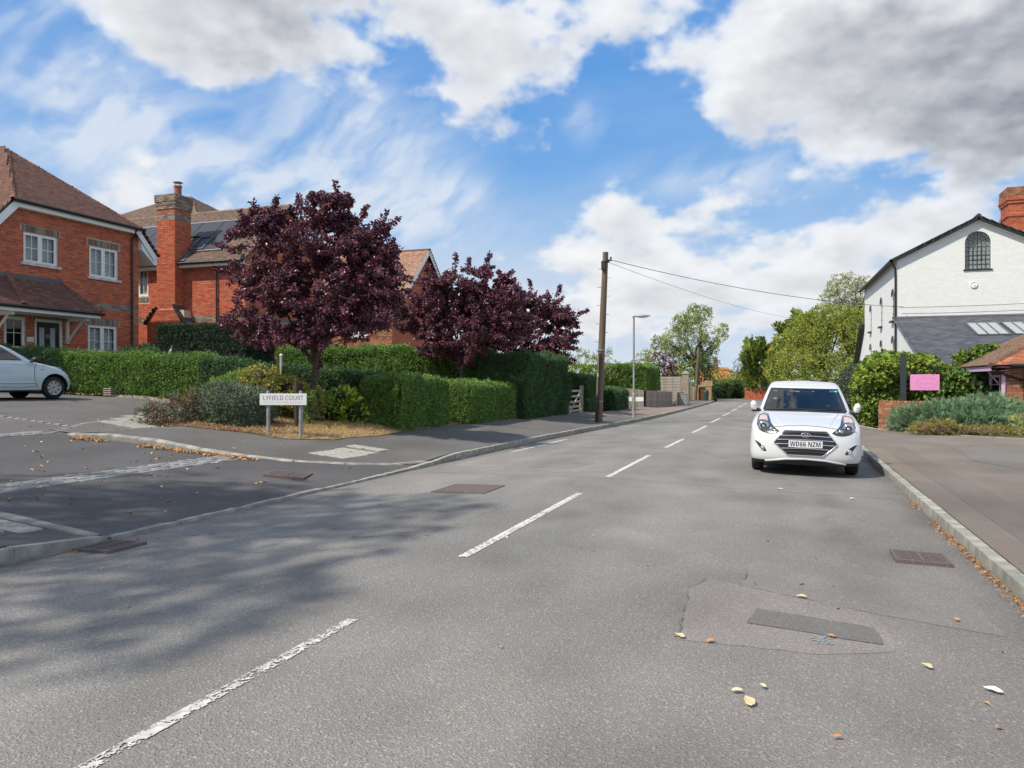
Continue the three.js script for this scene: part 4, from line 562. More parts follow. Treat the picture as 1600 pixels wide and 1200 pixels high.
// ---------------------------------------------------------------- fallen leaves
{
  const q = mulberry(31), L = [], kerbL = (r0, s0, r1, s1, n, w, yf, dens) => { for (let k = 0; k < n; k++) { const t = q(); if (dens && fbm(lerp(s0, s1, t) * 0.8 + dens, lerp(r0, r1, t), 2) < 0.47) continue; const r = lerp(r0, r1, t) + w * q() * q(), s = lerp(s0, s1, t); L.push([pose(r, yf(r, s) + 0.012 + 0.015 * q(), -s, -Math.PI / 2 + (q() - 0.5) * 1.1, 0, q() * 6.3, 0.12 + 0.3 * q() * q()), tone(mixc([0.38, 0.13, 0.04], [0.46, 0.27, 0.11], q()), 0.35)]); } };
  kerbL(1.6, 4.2, 1.6, 16, 1500, -0.12, roadY, 3); kerbL(1.6, 4.0, 1.6, 9, 350, -0.05, roadY); kerbL(-6.2, 14, -5.85, 24, 420, 0.2, roadY, 9); kerbL(-6.2, 5.2, -6.1, 6.2, 120, 0.22, roadY);
  const sideKerb = (r, s) => hill(r); for (let k = 0; k < 900; k++) { const r = -11.9 + 3.6 * q(), s = lerp(10.35, 11.0, (r + 11.9) / 3.6) - 0.28 * q() * q(); if (fbm(r * 1.1 + 60, 3, 2) < 0.42) continue; L.push([pose(r, sideKerb(r) + 0.015 + 0.02 * q(), -s, -Math.PI / 2 + (q() - 0.5) * 1.1, 0, q() * 6.3, 0.3 + 0.5 * q()), tone(mixc([0.5, 0.2, 0.06], [0.5, 0.33, 0.14], q()), 0.3)]); }
  for (let k = 0; k < 240; k++) { const r = lerp(-22, -15.5, q()), s = 17.55 - 0.5 * q(); L.push([pose(r, hill(r) + 0.05, -s, -Math.PI / 2 + (q() - 0.5), 0, q() * 6.3, 0.5 + 0.5 * q()), tone([0.4, 0.22, 0.1], 0.3)]); }
  tag(copies('leaf_drift', leafGeo(0.1, 0.06, 0.25, 0.3), LM.dry, L), 'drifts of orange-brown leaves lying along the kerbs', 'fallen leaves');
  const far = []; for (let k = 0; k < 210; k++) { const r = lerp(-14, -6.6, q()), s = lerp(6, 14, q()); if (s > 10.2 + (r + 12) * 0.15 && r > -12 && q() < 0.7) continue; const y = s < 10.4 ? hill(r) : Math.max(hill(r), paveY(r, s)); far.push([pose(r, y + 0.012, -s, -Math.PI / 2 + (q() - 0.5) * 0.9, 0, q() * 6.3, 0.35 + 0.5 * q()), tone(q() < 0.4 ? [0.55, 0.45, 0.32] : [0.5, 0.28, 0.1], 0.3)]); }
  for (let k = 0; k < 50; k++) { const r = lerp(-6, 1.4, q()), s = 4 + 20 * q() * q(); far.push([pose(r, roadY(r) + 0.01, -s, -Math.PI / 2 + (q() - 0.5) * 0.9, 0, q() * 6.3, 0.2 + 0.3 * q()), tone(q() < 0.4 ? [0.5, 0.42, 0.3] : [0.42, 0.24, 0.1], 0.3)]); }
  tag(copies('scattered_leaf', leafGeo(0.1, 0.065, 0.25, 0.3), LM.dry, far), 'single dry leaves scattered over the side road and carriageway', 'fallen leaves');
  const big = (() => { const g = new THREE.PlaneGeometry(1, 1, 8, 10), p = g.attributes.position; for (let i = 0; i < p.count; i++) { const v = p.getY(i) + 0.5, u = p.getX(i) * 2, w = 0.3 * Math.pow(Math.sin(Math.PI * Math.pow(v, 0.8)), 0.8) * (1 + 0.08 * Math.sin(v * 40)); p.setXYZ(i, u * w + 0.05 * Math.sin(v * 3), v - 0.5, 0.1 * w * u * u - 0.07 * (v - 0.4) ** 2 + 0.025 * Math.sin(v * 9 + u * 3)); } g.computeVertexNormals(); return g; })(), leafMat = (c) => std(c[0], c[1], c[2], 0.8, { side: THREE.DoubleSide });
  const yel = leafMat([0.58, 0.48, 0.26]), org = leafMat([0.55, 0.24, 0.08]), pal = leafMat([0.66, 0.56, 0.36]), wht = leafMat([0.75, 0.75, 0.73]);
  [[-0.16, 3.86, 0.1, 0.3, yel, 'largest pale yellow leaf on the road, in a loose trio'], [-0.22, 3.97, 0.06, 1.9, pal, 'small curled pale leaf just above the largest yellow leaf'], [-0.1, 4.08, 0.045, 0.8, pal, 'tiny yellow leaf, topmost of the trio on the road'], [-0.41, 4.67, 0.06, 2.4, org, 'tan leaf on the near edge of the asphalt patch'], [-0.59, 4.69, 0.075, 0.9, yel, 'pale leaf at the near left corner of the asphalt patch'], [0.12, 5.9, 0.075, 1.5, yel, 'yellow leaf lying on the upper part of the asphalt patch'], [0.27, 5.05, 0.05, 1.2, org, 'small orange leaf beside the blue paint smear'], [1.07, 5.74, 0.055, 0.2, org, 'orange leaf on the road between the patch and the kerb'], [0.74, 4.72, 0.07, 0.7, yel, 'yellow leaf right of the near edge of the patch'], [0.22, 3.62, 0.04, 2.0, org, 'small orange leaf nearest the bottom of the road'], [1.0, 4.48, 0.09, 1.1, wht, 'white scrap of paper on the road near the right kerb'], [-0.05, 11.7, 0.09, 1.3, yel, 'yellow leaf in front of the white car'], [0.86, 11.2, 0.08, 2.3, pal, 'pale leaf in front of the car, nearer the kerb']].forEach(([r, s, l, a, m, lb]) => {
    const o = mesh(m === wht ? 'paper_scrap' : 'fallen_leaf', big, m, null, [r, roadY(r) + 0.02, -s]); o.scale.set(l * 0.85, l, l * 0.85); o.rotation.set(-Math.PI / 2 + 0.12, 0, a); tag(o, lb, m === wht ? 'litter' : 'leaf', m === wht ? undefined : 'single leaves on the near road');
  });
}

// ---------------------------------------------------------------- buildings
const BRICK = { red: [[0.54, 0.13, 0.064], [0.59, 0.15, 0.074], [0.46, 0.108, 0.056], [0.6, 0.178, 0.09]], grey: [[0.26, 0.2, 0.155], [0.36, 0.29, 0.23], [0.18, 0.145, 0.12]], white: [[0.68, 0.68, 0.65], [0.69, 0.69, 0.66], [0.67, 0.67, 0.64]], old: [[0.34, 0.13, 0.065], [0.42, 0.18, 0.09], [0.26, 0.1, 0.06], [0.46, 0.23, 0.13]] };
const brickTone = (k) => { const t = BRICK[k]; return tone(t[Math.floor(rnd() * t.length)], k === 'white' ? 0.03 : 0.09); };
const brickMats = {}; for (const k of ['red', 'grey', 'old']) brickMats[k] = BRICK[k].map((c) => mott(c[0] * 1.45, c[1] * 1.45, c[2] * 1.45, 0.9, 0.3, 0.003));
// bricks in stretcher bond on the wall with frame m; poly bounds them, holes are left open. kinds(u, v) names the clay
const BRK = box(0.215, 0.065, 0.02, 0, 0, 0.0), BRKS = [0, 1, 2].map((k) => new RoundedBoxGeometry(0.215, 0.065, 0.02, 1, 0.004));
function bricks(parent, m, poly, holes, kinds, single = 0, o = {}) {
  const xs = poly.map((p) => p[0]), ys = poly.map((p) => p[1]), y0 = Math.min(...ys), L = [], { mat = M.brick, cw = 0.225, ch = 0.075, proud = 0, jt = 0.012 } = o;
  const inv = (() => { parent.updateMatrixWorld(true); return parent.matrixWorld.clone().invert(); })(), W = inv.clone().multiply(m); let n = 0;
  for (let j = 0, y = y0 + ch / 2; y < Math.max(...ys); y += ch, j++) {
    let cuts = [];
    for (let i = 0, x = Math.min(...xs) - cw; x < Math.max(...xs) + cw; x += cw, i++) {
      let a = x + (o.shift ? HT[(j * 97) & 65535] * cw : (j % 2) * cw / 2), b = a + cw - jt;
      // clip to the outline and the openings along this course
      const inside = (u) => insidePoly(poly, u, y) && !holes.some((h) => insidePoly(h, u, y));
      const N = 12; let s = -1, e = -1; for (let k = 0; k <= N; k++) if (inside(lerp(a, b, k / N))) { if (s < 0) s = k; e = k; } if (s < 0) continue;
      const a2 = lerp(a, b, s / N), b2 = lerp(a, b, e / N), w = b2 - a2; if (w < 0.03) continue;
      const kind = kinds((a2 + b2) / 2, y); if (!kind) continue;
      const P = V((a2 + b2) / 2, y, 0.0 + proud + rr(-0.0015, 0.002));
      const loc = new THREE.Matrix4().makeTranslation(P.x, P.y, P.z).scale(V(w / 0.215, (ch - jt) / 0.065, 1));
      if (n++ < single) { const q = mesh('brick', BRKS[n % 3], brickMats[kind][Math.floor(rnd() * brickMats[kind].length)], parent); W.clone().multiply(loc).decompose(q.position, q.quaternion, q.scale); }
      else L.push([W.clone().multiply(loc), brickTone(kind)]);
    }
  }
  if (L.length) copies('brickwork', BRK, mat, L, parent);
}
// a soldier course over an opening: bricks on end
function soldiers(parent, m, x0, x1, y, h = 0.215, kind = 'grey', fan = 0) {
  const n = Math.round((x1 - x0) / 0.075), W = (parent.updateMatrixWorld(true), parent.matrixWorld.clone().invert().multiply(m));
  for (let i = 0; i < n; i++) { const u = lerp(x0, x1, (i + 0.5) / n), t = ((i + 0.5) / n - 0.5) * fan, q = mesh('brick', BRKS[i % 3], brickMats[kind][Math.floor(rnd() * brickMats[kind].length)], parent); W.clone().multiply(new THREE.Matrix4().makeTranslation(u, y + h / 2, 0.004).multiply(new THREE.Matrix4().makeRotationZ(Math.PI / 2 - t)).scale(V(h / 0.215, (x1 - x0) / n * 0.86 / 0.065, 1))).decompose(q.position, q.quaternion, q.scale); }
}
const wallCore = (parent, name, m, poly, holes, depth, mat) => put(mesh(name, slab(poly, depth, holes).translate(0, 0, -depth - 0.003), mat, parent), parent, m);
// a roof slope: corners as seen from outside, the first two along the eaves from left to right
function roofSlope(parent, pts, o = {}) {
  const { tw = 0.165, gauge = 0.1, mat = M.tile, tones = [[0.15, 0.066, 0.045], [0.185, 0.085, 0.056], [0.12, 0.056, 0.042]], thick = 0.022, name = 'roof_slope', under = M.gutter, holes = [] } = o;
  const p = pts.map((a) => V(...a)), u = p[1].clone().sub(p[0]).normalize(), n = u.clone().cross(p[2].clone().sub(p[0])).normalize(), v = n.clone().cross(u), m = new THREE.Matrix4().makeBasis(u, v, n).setPosition(p[0]);
  const P2 = p.map((a) => { const d = a.clone().sub(p[0]); return [d.dot(u), d.dot(v)]; });
  const g = mesh(name, slab(P2, 0.06).translate(0, 0, -0.06), under, parent); put(g, parent, m);
  parent.updateMatrixWorld(true); const W = parent.matrixWorld.clone().invert().multiply(m), L = [], geo = box(tw * 0.985, gauge * 1.55, thick), xs = P2.map((q) => q[0]), ys = P2.map((q) => q[1]);
  for (let j = 0, y = -0.04; y < Math.max(...ys); y += gauge, j++) for (let x = Math.min(...xs) + (j % 2) * tw / 2; x < Math.max(...xs) + tw / 2; x += tw) {
    if (!insidePoly(P2, x, Math.max(y + gauge * 0.5, 0.01)) || holes.some((h) => insidePoly(h, x, y + gauge * 0.5))) continue;
    L.push([W.clone().multiply(pose(x, y + gauge * 0.7, 0.02 + rr(-0.002, 0.004), 0.14 + rr(-0.012, 0.012), 0, rr(-0.012, 0.012))), tone(tones[Math.floor(rnd() * tones.length)], 0.16)]);
  }
  copies('roof_tiles', geo, mat, L, parent); return { m, P2, u, v, n };
}
function ridge(parent, a, b, o = {}) { // half-round cap tiles
  const A = V(...a), B = V(...b), L = A.distanceTo(B), n = Math.max(1, Math.round(L / 0.34)), geo = new THREE.CylinderGeometry(0.1, 0.11, L / n + 0.03, 8, 1, false, -Math.PI / 2, Math.PI), mats = (o.tones ?? [[0.19, 0.085, 0.055], [0.24, 0.115, 0.075], [0.16, 0.075, 0.05]]).map((c) => mott(c[0] * 1.4, c[1] * 1.4, c[2] * 1.4, 0.9, 0.4, 0.002));
  const d = B.clone().sub(A).normalize(), side = d.clone().cross(UP).normalize(), up = side.clone().cross(d), bm = new THREE.Matrix4().makeBasis(side.clone().negate(), d, up);
  for (let i = 0; i < n; i++) { const c = A.clone().lerp(B, (i + 0.5) / n).addScaledVector(up, -0.035), q = mesh('ridge_tile', geo, mats[Math.floor(rnd() * mats.length)], parent); put(q, parent, bm.clone().setPosition(c)); }
}
// a casement window: frame m sits at the lower left of the opening
function windowUnit(parent, m, w, h, o = {}) {
  const { lights = 2, cols = 2, rows = 2, inside = 'blind', sill = true, frameM = M.whitePvc, bw = 0.055, back = -0.07, name = 'window' } = o;
  const g = group(name, parent, m), f = [box(w, bw, 0.07, w / 2, bw / 2, back), box(w, bw, 0.07, w / 2, h - bw / 2, back), box(bw, h - 2 * bw, 0.07, bw / 2, h / 2, back), box(bw, h - 2 * bw, 0.07, w - bw / 2, h / 2, back)];
  for (let i = 1; i < lights; i++) f.push(box(bw * 1.3, h - 2 * bw, 0.066, w * i / lights, h / 2, back));
  mesh('frame', merge(f), frameM, g);
  const lw = (w - 2 * bw) / lights;
  for (let i = 0; i < lights; i++) {
    const x0 = bw + lw * i + (i ? bw * 0.65 : 0) + 0.002, x1 = bw + lw * (i + 1) - (i < lights - 1 ? bw * 0.65 : 0) - 0.002, y0 = bw + 0.002, y1 = h - bw - 0.002, s = 0.035;
    mesh('sash', merge([box(x1 - x0, s, 0.05, (x0 + x1) / 2, y0 + s / 2, back + 0.018), box(x1 - x0, s, 0.05, (x0 + x1) / 2, y1 - s / 2, back + 0.018), box(s, y1 - y0 - 2 * s, 0.05, x0 + s / 2, (y0 + y1) / 2, back + 0.018), box(s, y1 - y0 - 2 * s, 0.05, x1 - s / 2, (y0 + y1) / 2, back + 0.018)]), frameM, g);
    mesh('pane', new THREE.PlaneGeometry(x1 - x0 - 2 * s, y1 - y0 - 2 * s).translate((x0 + x1) / 2, (y0 + y1) / 2, back + 0.01), M.glass, g);
    const bars = []; for (let c = 1; c < cols; c++) bars.push(box(0.018, y1 - y0 - 2 * s, 0.012, lerp(x0, x1, c / cols), (y0 + y1) / 2, back + 0.02)); for (let r = 1; r < rows; r++) bars.push(box(x1 - x0 - 2 * s, 0.018, 0.013, (x0 + x1) / 2, lerp(y0, y1, r / rows), back + 0.02));
    if (bars.length) mesh('glazing_bar', merge(bars), frameM, g);
  }
  if (inside === 'blind') { const sl = []; for (let y = 0.07; y < h - 0.06; y += 0.05) sl.push(box(w - 0.13, 0.004, 0.05, 0, 0, 0).rotateX(0.85).translate(w / 2, y, back - 0.09)); mesh('blind', merge(sl), M.blind, g); }
  if (inside === 'curtain') { const pl = []; for (let i = 0; i < 40; i++) pl.push(new THREE.CylinderGeometry(0.014, 0.016, h - 0.1, 6).translate(0.06 + (w - 0.12) * i / 39, h / 2, back - 0.13 + 0.012 * Math.sin(i * 2.1))); mesh('curtain', merge(pl), M.curtain, g); }
  mesh('room', merge([box(w + 0.02, h + 0.02, 0.02, w / 2, h / 2, back - 0.5), box(0.02, h, 0.44, 0, h / 2, back - 0.26), box(0.02, h, 0.44, w, h / 2, back - 0.26), box(w, 0.02, 0.44, w / 2, 0, back - 0.26), box(w, 0.02, 0.44, w / 2, h, back - 0.26)]), M.dark, g);
  if (sill) mesh('sill', rbox(w + 0.22, 0.09, 0.2, 0.012, w / 2, -0.047, -0.02), M.sill, g);
  return g;
}
const drain = (parent, x, y0, y1, z, m, kick) => { const g = merge([tube([V(x, y1, z + kick), V(x, y1 - 0.1, z + kick), V(x, y1 - 0.35, z), V(x, y1 - 0.6, z), V(x, y0, z)], 0.034, 20, 8), ...[0.2, 0.5, 0.8].map((t) => box(0.11, 0.03, 0.05, x, lerp(y0, y1 - 0.6, t), z - 0.03))]); return put(mesh('drainpipe', g, M.gutter, parent), parent, m); };

// --- house 1: half-hipped brick house with a porch; its long face looks across the road
{
  const X = -23, base = 1.28, t = thing('brick_house', 'red brick house with a tiled porch and dark front door behind the low hedge', 'house', [-25.5, base, -19.8]);
  const s0 = 15.6, s1 = 22.66, m = faceRoad(X, 0, -s0), U = (s) => s - s0, eave = 7.2, sl = 1.08, sm = 20.05;
  const poly = [[0, base - 0.4], [U(s1), base - 0.4], [U(s1), eave - sl * (s1 - 22.4)], [U(22.4), eave], [U(17.7), eave], [0, eave - sl * (17.7 - s0)]];
  const holes = { w1: rect(U(18.0), 5.36, U(19.22), 6.34), w2: rect(U(20.48), 5.22, U(21.7), 6.31), gw: rect(U(20.42), 2.4, U(21.66), 3.52), dr: rect(U(18.4), 1.4, U(19.4), 3.56), lw: rect(U(17.35), 2.55, U(18.06), 3.58), uw: rect(U(15.9), 5.36, U(16.9), 6.0) }; delete holes.uw;
  const H = Object.values(holes), heads = [holes.w1, holes.w2, holes.gw, holes.lw, holes.dr].map((h) => rect(h[0][0] - 0.1, h[2][1], h[1][0] + 0.1, h[2][1] + 0.235));
  wallCore(t, 'wall', m, poly, H, 0.3, M.mortar);
  bricks(t, m, poly, [...H, ...heads], (u, y) => (y > 4.12 && y < 4.36 && u > U(19.9) ? 'grey' : 'red'), 300);
  for (const h of heads) soldiers(t, m, h[0][0] + 0.03, h[1][0] - 0.03, h[0][1] + 0.012, 0.215, 'grey', 0.0);
  const win = (h, o) => windowUnit(t, m.clone().multiply(new THREE.Matrix4().makeTranslation(h[0][0], h[0][1], 0)), h[1][0] - h[0][0], h[2][1] - h[0][1], o);
  win(holes.w1, { inside: 'curtain' }); win(holes.w2, { inside: 'blind' }); win(holes.gw, { inside: 'blind' }); win(holes.lw, { lights: 1, inside: 'none' });
  // front door
  const dg = group('front_door', t, m.clone().multiply(new THREE.Matrix4().makeTranslation(holes.dr[0][0], 1.4, 0))), dw = 1.0, dh = 2.16;
  mesh('frame', merge([box(0.07, dh, 0.09, 0.035, dh / 2, -0.06), box(0.07, dh, 0.09, dw - 0.035, dh / 2, -0.06), box(dw - 0.14, 0.08, 0.09, dw / 2, dh - 0.04, -0.06)]), M.whitePvc, dg);
  mesh('door_leaf', slab(rect(0.075, 0.02, dw - 0.075, dh - 0.085), 0.05, [rect(0.2, 0.7, 0.4, 1.9), rect(0.6, 0.7, 0.8, 1.9)]).translate(0, 0, -0.11), M.navy, dg);
  for (const x of [0.2, 0.6]) mesh('pane', box(0.2, 1.2, 0.015, x + 0.1, 1.3, -0.085), M.frosted, dg);
  mesh('handle', merge([box(0.03, 0.22, 0.02, 0.14, 1.05, -0.05), box(0.12, 0.025, 0.03, 0.19, 1.06, -0.035)]), M.alu, dg);
  put(mesh('knocker', new THREE.TorusGeometry(0.06, 0.014, 6, 14).translate(0.5, 1.62, -0.045), M.alu, t), t, m.clone().multiply(new THREE.Matrix4().makeTranslation(holes.dr[0][0], 1.4, 0)));
  put(mesh('house_number', rbox(0.24, 0.16, 0.02, 0.008, U(18.22), 2.88, 0.018), M.whitePaint, t), t, m);
  put(mesh('porch_light', merge([new THREE.SphereGeometry(0.06, 10, 8).translate(U(19.0), 3.72, 0.14), box(0.07, 0.07, 0.1, U(19.0), 3.76, 0.06)]), M.whitePaint, t), t, m);
  // roof: half hip over this face, verges to both sides
  const ap = [-26.4, 9.85, -sm], rb = [-33, 9.85, -sm], el = [X + 0.22, eave + 0.06, -17.5], er = [X + 0.22, eave + 0.06, -22.58], k = 1.1;
  roofSlope(t, [el, er, ap]);
  const dl = [X + 0.22, eave + 0.06 - k * 2.6, -14.9], dr = [X + 0.22, eave + 0.06 - k * 0.82, -23.4];
  roofSlope(t, [[-33, dl[1], dl[2]], dl, el, ap, rb]); roofSlope(t, [dr, [-33, dr[1], dr[2]], rb, ap, er]);
  ridge(t, el, ap); ridge(t, er, ap); ridge(t, ap, rb);
  const bar = (a, b, w, nm, mat) => { const A = V(...a), B = V(...b), d = B.clone().sub(A), L = d.length(), u = d.normalize(), n = RIGHT.clone(), v = n.clone().cross(u).normalize(); return put(mesh(nm, rbox(L, w, 0.035, 0.006, L / 2, -w / 2, 0), mat, t), t, new THREE.Matrix4().makeBasis(u, v.y < 0 ? v.negate() : v, u.clone().cross(v)).setPosition(A)); };
  bar([X + 0.2, eave + 0.01, -22.56], [X + 0.2, dr[1] - 0.06, dr[2]], 0.24, 'bargeboard', M.whitePvc); bar([X + 0.2, dl[1] - 0.06, dl[2]], [X + 0.2, eave + 0.01, -17.52], 0.24, 'bargeboard', M.whitePvc);
  mesh('eaves_box', merge([slab([[22.64, 7.0], [22.64, 6.5], [23.28, 5.98], [23.4, 6.02], [23.4, 6.22]], 3.2).rotateY(Math.PI / 2).translate(X - 3.03, 0, 0), box(0.22, 0.02, 5.0, X + 0.1, eave - 0.16, -20.05)]).translate(25.5, -base, 19.8), M.whitePvc, t);
  mesh('fascia', rbox(0.03, 0.2, 5.1, 0.005, X + 0.22, eave - 0.06, -20.05).translate(25.5, -base, 19.8), M.whitePvc, t);
  mesh('gutter', tube([V(X + 0.31, eave + 0.03, -17.4), V(X + 0.31, eave + 0.02, -22.68)].map((p) => p.add(V(25.5, -base, 19.8))), 0.06, 8, 10), M.gutter, t);
  drain(t, U(22.3), base, eave + 0.0, 0.07, m, 0.24);
  // side and back walls
  mesh('wall', box(10, 4.6, 0.25, -28, base + 1.9, -s1 + 0.15).translate(25.5, -base, 19.8), M.mortar, t); mesh('wall', box(10, 3.6, 0.25, -28, base + 1.4, -s0 - 0.15).translate(25.5, -base, 19.8), M.mortar, t);
  const ms = faceNear(-33, 0, -s0); bricks(t, ms, rect(0, base, 10, base + 3.2), [], () => 'red');
  // porch roof over the door and the left window
  const py = 3.86, pt = 4.78, px = X + 1.15;
  roofSlope(t, [[px, py, -15.2], [px, py, -19.9], [X, pt, -19.35], [X, pt, -15.2]]); roofSlope(t, [[px, py, -19.9], [X, py, -19.9], [X, pt, -19.35]]);
  ridge(t, [px, py + 0.03, -19.9], [X, pt + 0.03, -19.35]); ridge(t, [px, py + 0.03, -17.1], [X + 0.05, pt + 0.05, -17.45]);
  mesh('lead_flashing', box(0.03, 0.2, 4.3, X + 0.02, pt + 0.06, -17.25).translate(25.5, -base, 19.8), M.lead, t);
  mesh('porch_fascia', merge([box(0.03, 0.16, 4.7, px - 0.02, py - 0.13, -17.55), box(1.1, 0.16, 0.03, X + 0.58, py - 0.13, -19.86), box(1.1, 0.02, 4.66, X + 0.57, py - 0.2, -17.53)]).translate(25.5, -base, 19.8), M.whitePvc, t);
  mesh('porch_gutter', merge([tube([V(px + 0.06, py - 0.06, -15.2), V(px + 0.06, py - 0.06, -20.0)], 0.055, 6, 8), tube([V(px + 0.06, py - 0.06, -19.97), V(X, py - 0.06, -19.97)], 0.055, 6, 8)]).translate(25.5, -base, 19.8), M.gutter, t);
  for (const s of [19.55, 16.9]) mesh('porch_bracket', merge([box(0.09, 0.85, 0.09, X + 0.05, py - 0.63, -s), box(0.95, 0.1, 0.09, X + 0.5, py - 0.26, -s), tube([V(X + 0.09, py - 1.0, -s), V(X + 0.35, py - 0.7, -s), V(X + 0.75, py - 0.3, -s)], 0.042, 10, 6)]).translate(25.5, -base, 19.8), M.whitePaint, t);
}

// --- house 2: wall with the big chimney, facing us; solar panels on the roof
{
  const S = 25.5, base = 1.25, b0 = [-24, base, -28], t = thing('brick_house', 'red brick house with a tall outside chimney and solar panels on its roof', 'house', b0), off = V(24, -base, 28), add = (n, g, m) => mesh(n, g.translate(off.x, off.y, off.z), m, t);
  const r0 = -31, r1 = -20.4, m = faceNear(r0, 0, -S), U = (r) => r - r0, ey = 6.55;
  const poly = rect(0, base - 0.4, U(r1), ey), w = rect(U(-25.93), 5.15, U(-25.35), 6.32);
  wallCore(t, 'wall', m, poly, [w], 0.3, M.mortar);
  bricks(t, m, poly, [w, rect(w[0][0] - 0.08, 4.86, w[1][0] + 0.08, 5.1)], (u, y) => (y > 4.0 && y < 4.24 ? 'grey' : 'red'), 0);
  soldiers(t, m, w[0][0] - 0.05, w[1][0] + 0.05, 4.88, 0.215, 'grey');
  windowUnit(t, m.clone().multiply(new THREE.Matrix4().makeTranslation(w[0][0], w[0][1], 0)), 0.58, 1.17, { lights: 1, inside: 'curtain', sill: false });
  const mr = faceRoad(r1, 0, -S), gp = [[0, base - 0.4], [5.4, base - 0.4], [5.4, ey], [2.7, 9.1], [0, ey]]; wallCore(t, 'wall', mr, gp, [], 0.3, M.mortar); bricks(t, mr, gp, [], (u, y) => (y > 4.0 && y < 4.24 ? 'grey' : 'red'));
  // chimney stack with stepped shoulders and grey cap courses
  const c0 = -24.4, c1 = -23.46, cs0 = 25.0, cs1 = 25.9, cap = 8.6, top = 9.2;
  add('chimney', merge([box(c1 - c0 - 0.02, top - base, cs1 - cs0 - 0.02, (c0 + c1) / 2, (top + base) / 2, -(cs0 + cs1) / 2), box(1.75, 3.2, 0.6, -23.95, base + 1.6, -S + 0.12)]), M.mortar);
  const capKinds = (u, y) => (y > cap ? 'grey' : y > cap - 0.42 && y < cap - 0.18 ? 'grey' : 'red');
  bricks(t, faceNear(c0, 0, -cs0), rect(0, base, c1 - c0, cap), [], capKinds, 240); bricks(t, faceRoad(c1, 0, -cs0), rect(0, base, cs1 - cs0, cap), [], capKinds);
  for (let i = 0; i < 4; i++) { const e = 0.03 + 0.02 * Math.min(i, 2), y = cap + 0.09 * 0 + i * 0.15; bricks(t, faceNear(c0 - e, 0, -cs0 + e), rect(0, y, c1 - c0 + 2 * e, y + 0.149), [], () => 'grey'); bricks(t, faceRoad(c1 + e, 0, -cs0 + e), rect(0, y, cs1 - cs0 + 2 * e, y + 0.149), [], () => 'grey'); add('chimney_cap', box(c1 - c0 + 2 * e - 0.012, 0.149, cs1 - cs0 + 2 * e - 0.012, (c0 + c1) / 2, y + 0.0745, -(cs0 + cs1) / 2), M.mortar); }
  add('flaunching', new THREE.CylinderGeometry(0.2, 0.62, 0.12, 4, 1).rotateY(Math.PI / 4).translate((c0 + c1) / 2, top + 0.06, -(cs0 + cs1) / 2), M.concrete);
  const pt = [(c0 + c1) / 2 + 0.2, -(cs0 + cs1) / 2];
  add('chimney_pot', new THREE.LatheGeometry([[0.15, 0], [0.14, 0.3], [0.17, 0.32], [0.17, 0.38], [0.12, 0.38]].map((p) => new THREE.Vector2(...p)), 16).translate(pt[0], top + 0.06, pt[1]), mott(0.5, 0.16, 0.08, 0.8, 0.3));
  add('cowl', merge([new THREE.CylinderGeometry(0.19, 0.19, 0.03, 16).translate(pt[0], top + 0.58, pt[1]), ...[0, 1, 2, 3].map((i) => box(0.02, 0.16, 0.02, pt[0] + 0.12 * Math.cos(i * 1.57), top + 0.5, pt[1] + 0.12 * Math.sin(i * 1.57)))]), M.galv);
  // chimney base: wider brick with little tiled shoulders
  const bm = faceNear(-24.86, 0, -25.02), bp = [[0, base], [1.84, base], [1.84, 3.9], [1.42, 4.5], [0.42, 4.5], [0, 3.95]]; bricks(t, faceNear(-24.86, 0, -24.94), bp, [], () => 'red'); add('chimney_base', slab(bp, 0.5).translate(-24.86, 0, -25.46), M.mortar);
  bricks(t, faceRoad(-23.02, 0, -24.96), rect(0, base, 0.54, 3.9), [], () => 'red');
  roofSlope(t, [[-22.9, 3.86, -24.86], [-22.9, 3.86, -25.5], [-23.46, 4.6, -25.5], [-23.46, 4.6, -24.9]], { tones: [[0.09, 0.085, 0.09], [0.07, 0.068, 0.072]], name: 'shoulder' }); roofSlope(t, [[-24.98, 3.9, -25.5], [-24.98, 3.9, -24.86], [-24.4, 4.6, -24.9], [-24.4, 4.6, -25.5]], { tones: [[0.09, 0.085, 0.09], [0.07, 0.068, 0.072]], name: 'shoulder' });
  // roof
  const brown = [[0.145, 0.095, 0.07], [0.175, 0.115, 0.085], [0.12, 0.08, 0.062]], re = { tones: brown };
  const P0 = [r0 - 0.2, 6.4, -S + 0.32], P1 = [r1 + 0.2, 6.4, -S + 0.32], P2 = [r1 + 0.2, 9.15, -S - 2.7], P3 = [r0 - 0.2, 9.15, -S - 2.7];
  const rf = roofSlope(t, [P0, P1, P2, P3], re); roofSlope(t, [[r1 + 0.2, 6.4, -S - 5.72], [r0 - 0.2, 6.4, -S - 5.72], P3, P2], re); ridge(t, P2, P3, { tones: [[0.24, 0.15, 0.1], [0.28, 0.18, 0.12]] });
  add('fascia', box(r1 - r0 + 0.4, 0.18, 0.03, (r0 + r1) / 2, 6.28, -S + 0.3), M.whitePvc); add('soffit', box(r1 - r0 + 0.4, 0.02, 0.3, (r0 + r1) / 2, 6.2, -S + 0.14), M.whitePvc);
  add('gutter', merge([tube([V(r0, 6.36, -S + 0.38), V(c0 - 0.02, 6.36, -S + 0.38)], 0.06, 4, 8), tube([V(c1 + 0.02, 6.36, -S + 0.38), V(r1 + 0.2, 6.34, -S + 0.38)], 0.06, 4, 8)]), M.gutter);
  drain(t, U(-21.75), base, 6.36, 0.07, m, 0.28);
  // solar panels, two rows; flashing; rooflight right of the chimney
  const place = (u0, v0, u1, v1, n, g2) => put(mesh(n, slab(rect(u0, v0, u1, v1), 0.05, [], 0.004).translate(0, 0, 0.055), g2, t), t, rf.m), Ux = (r) => r - P0[0];
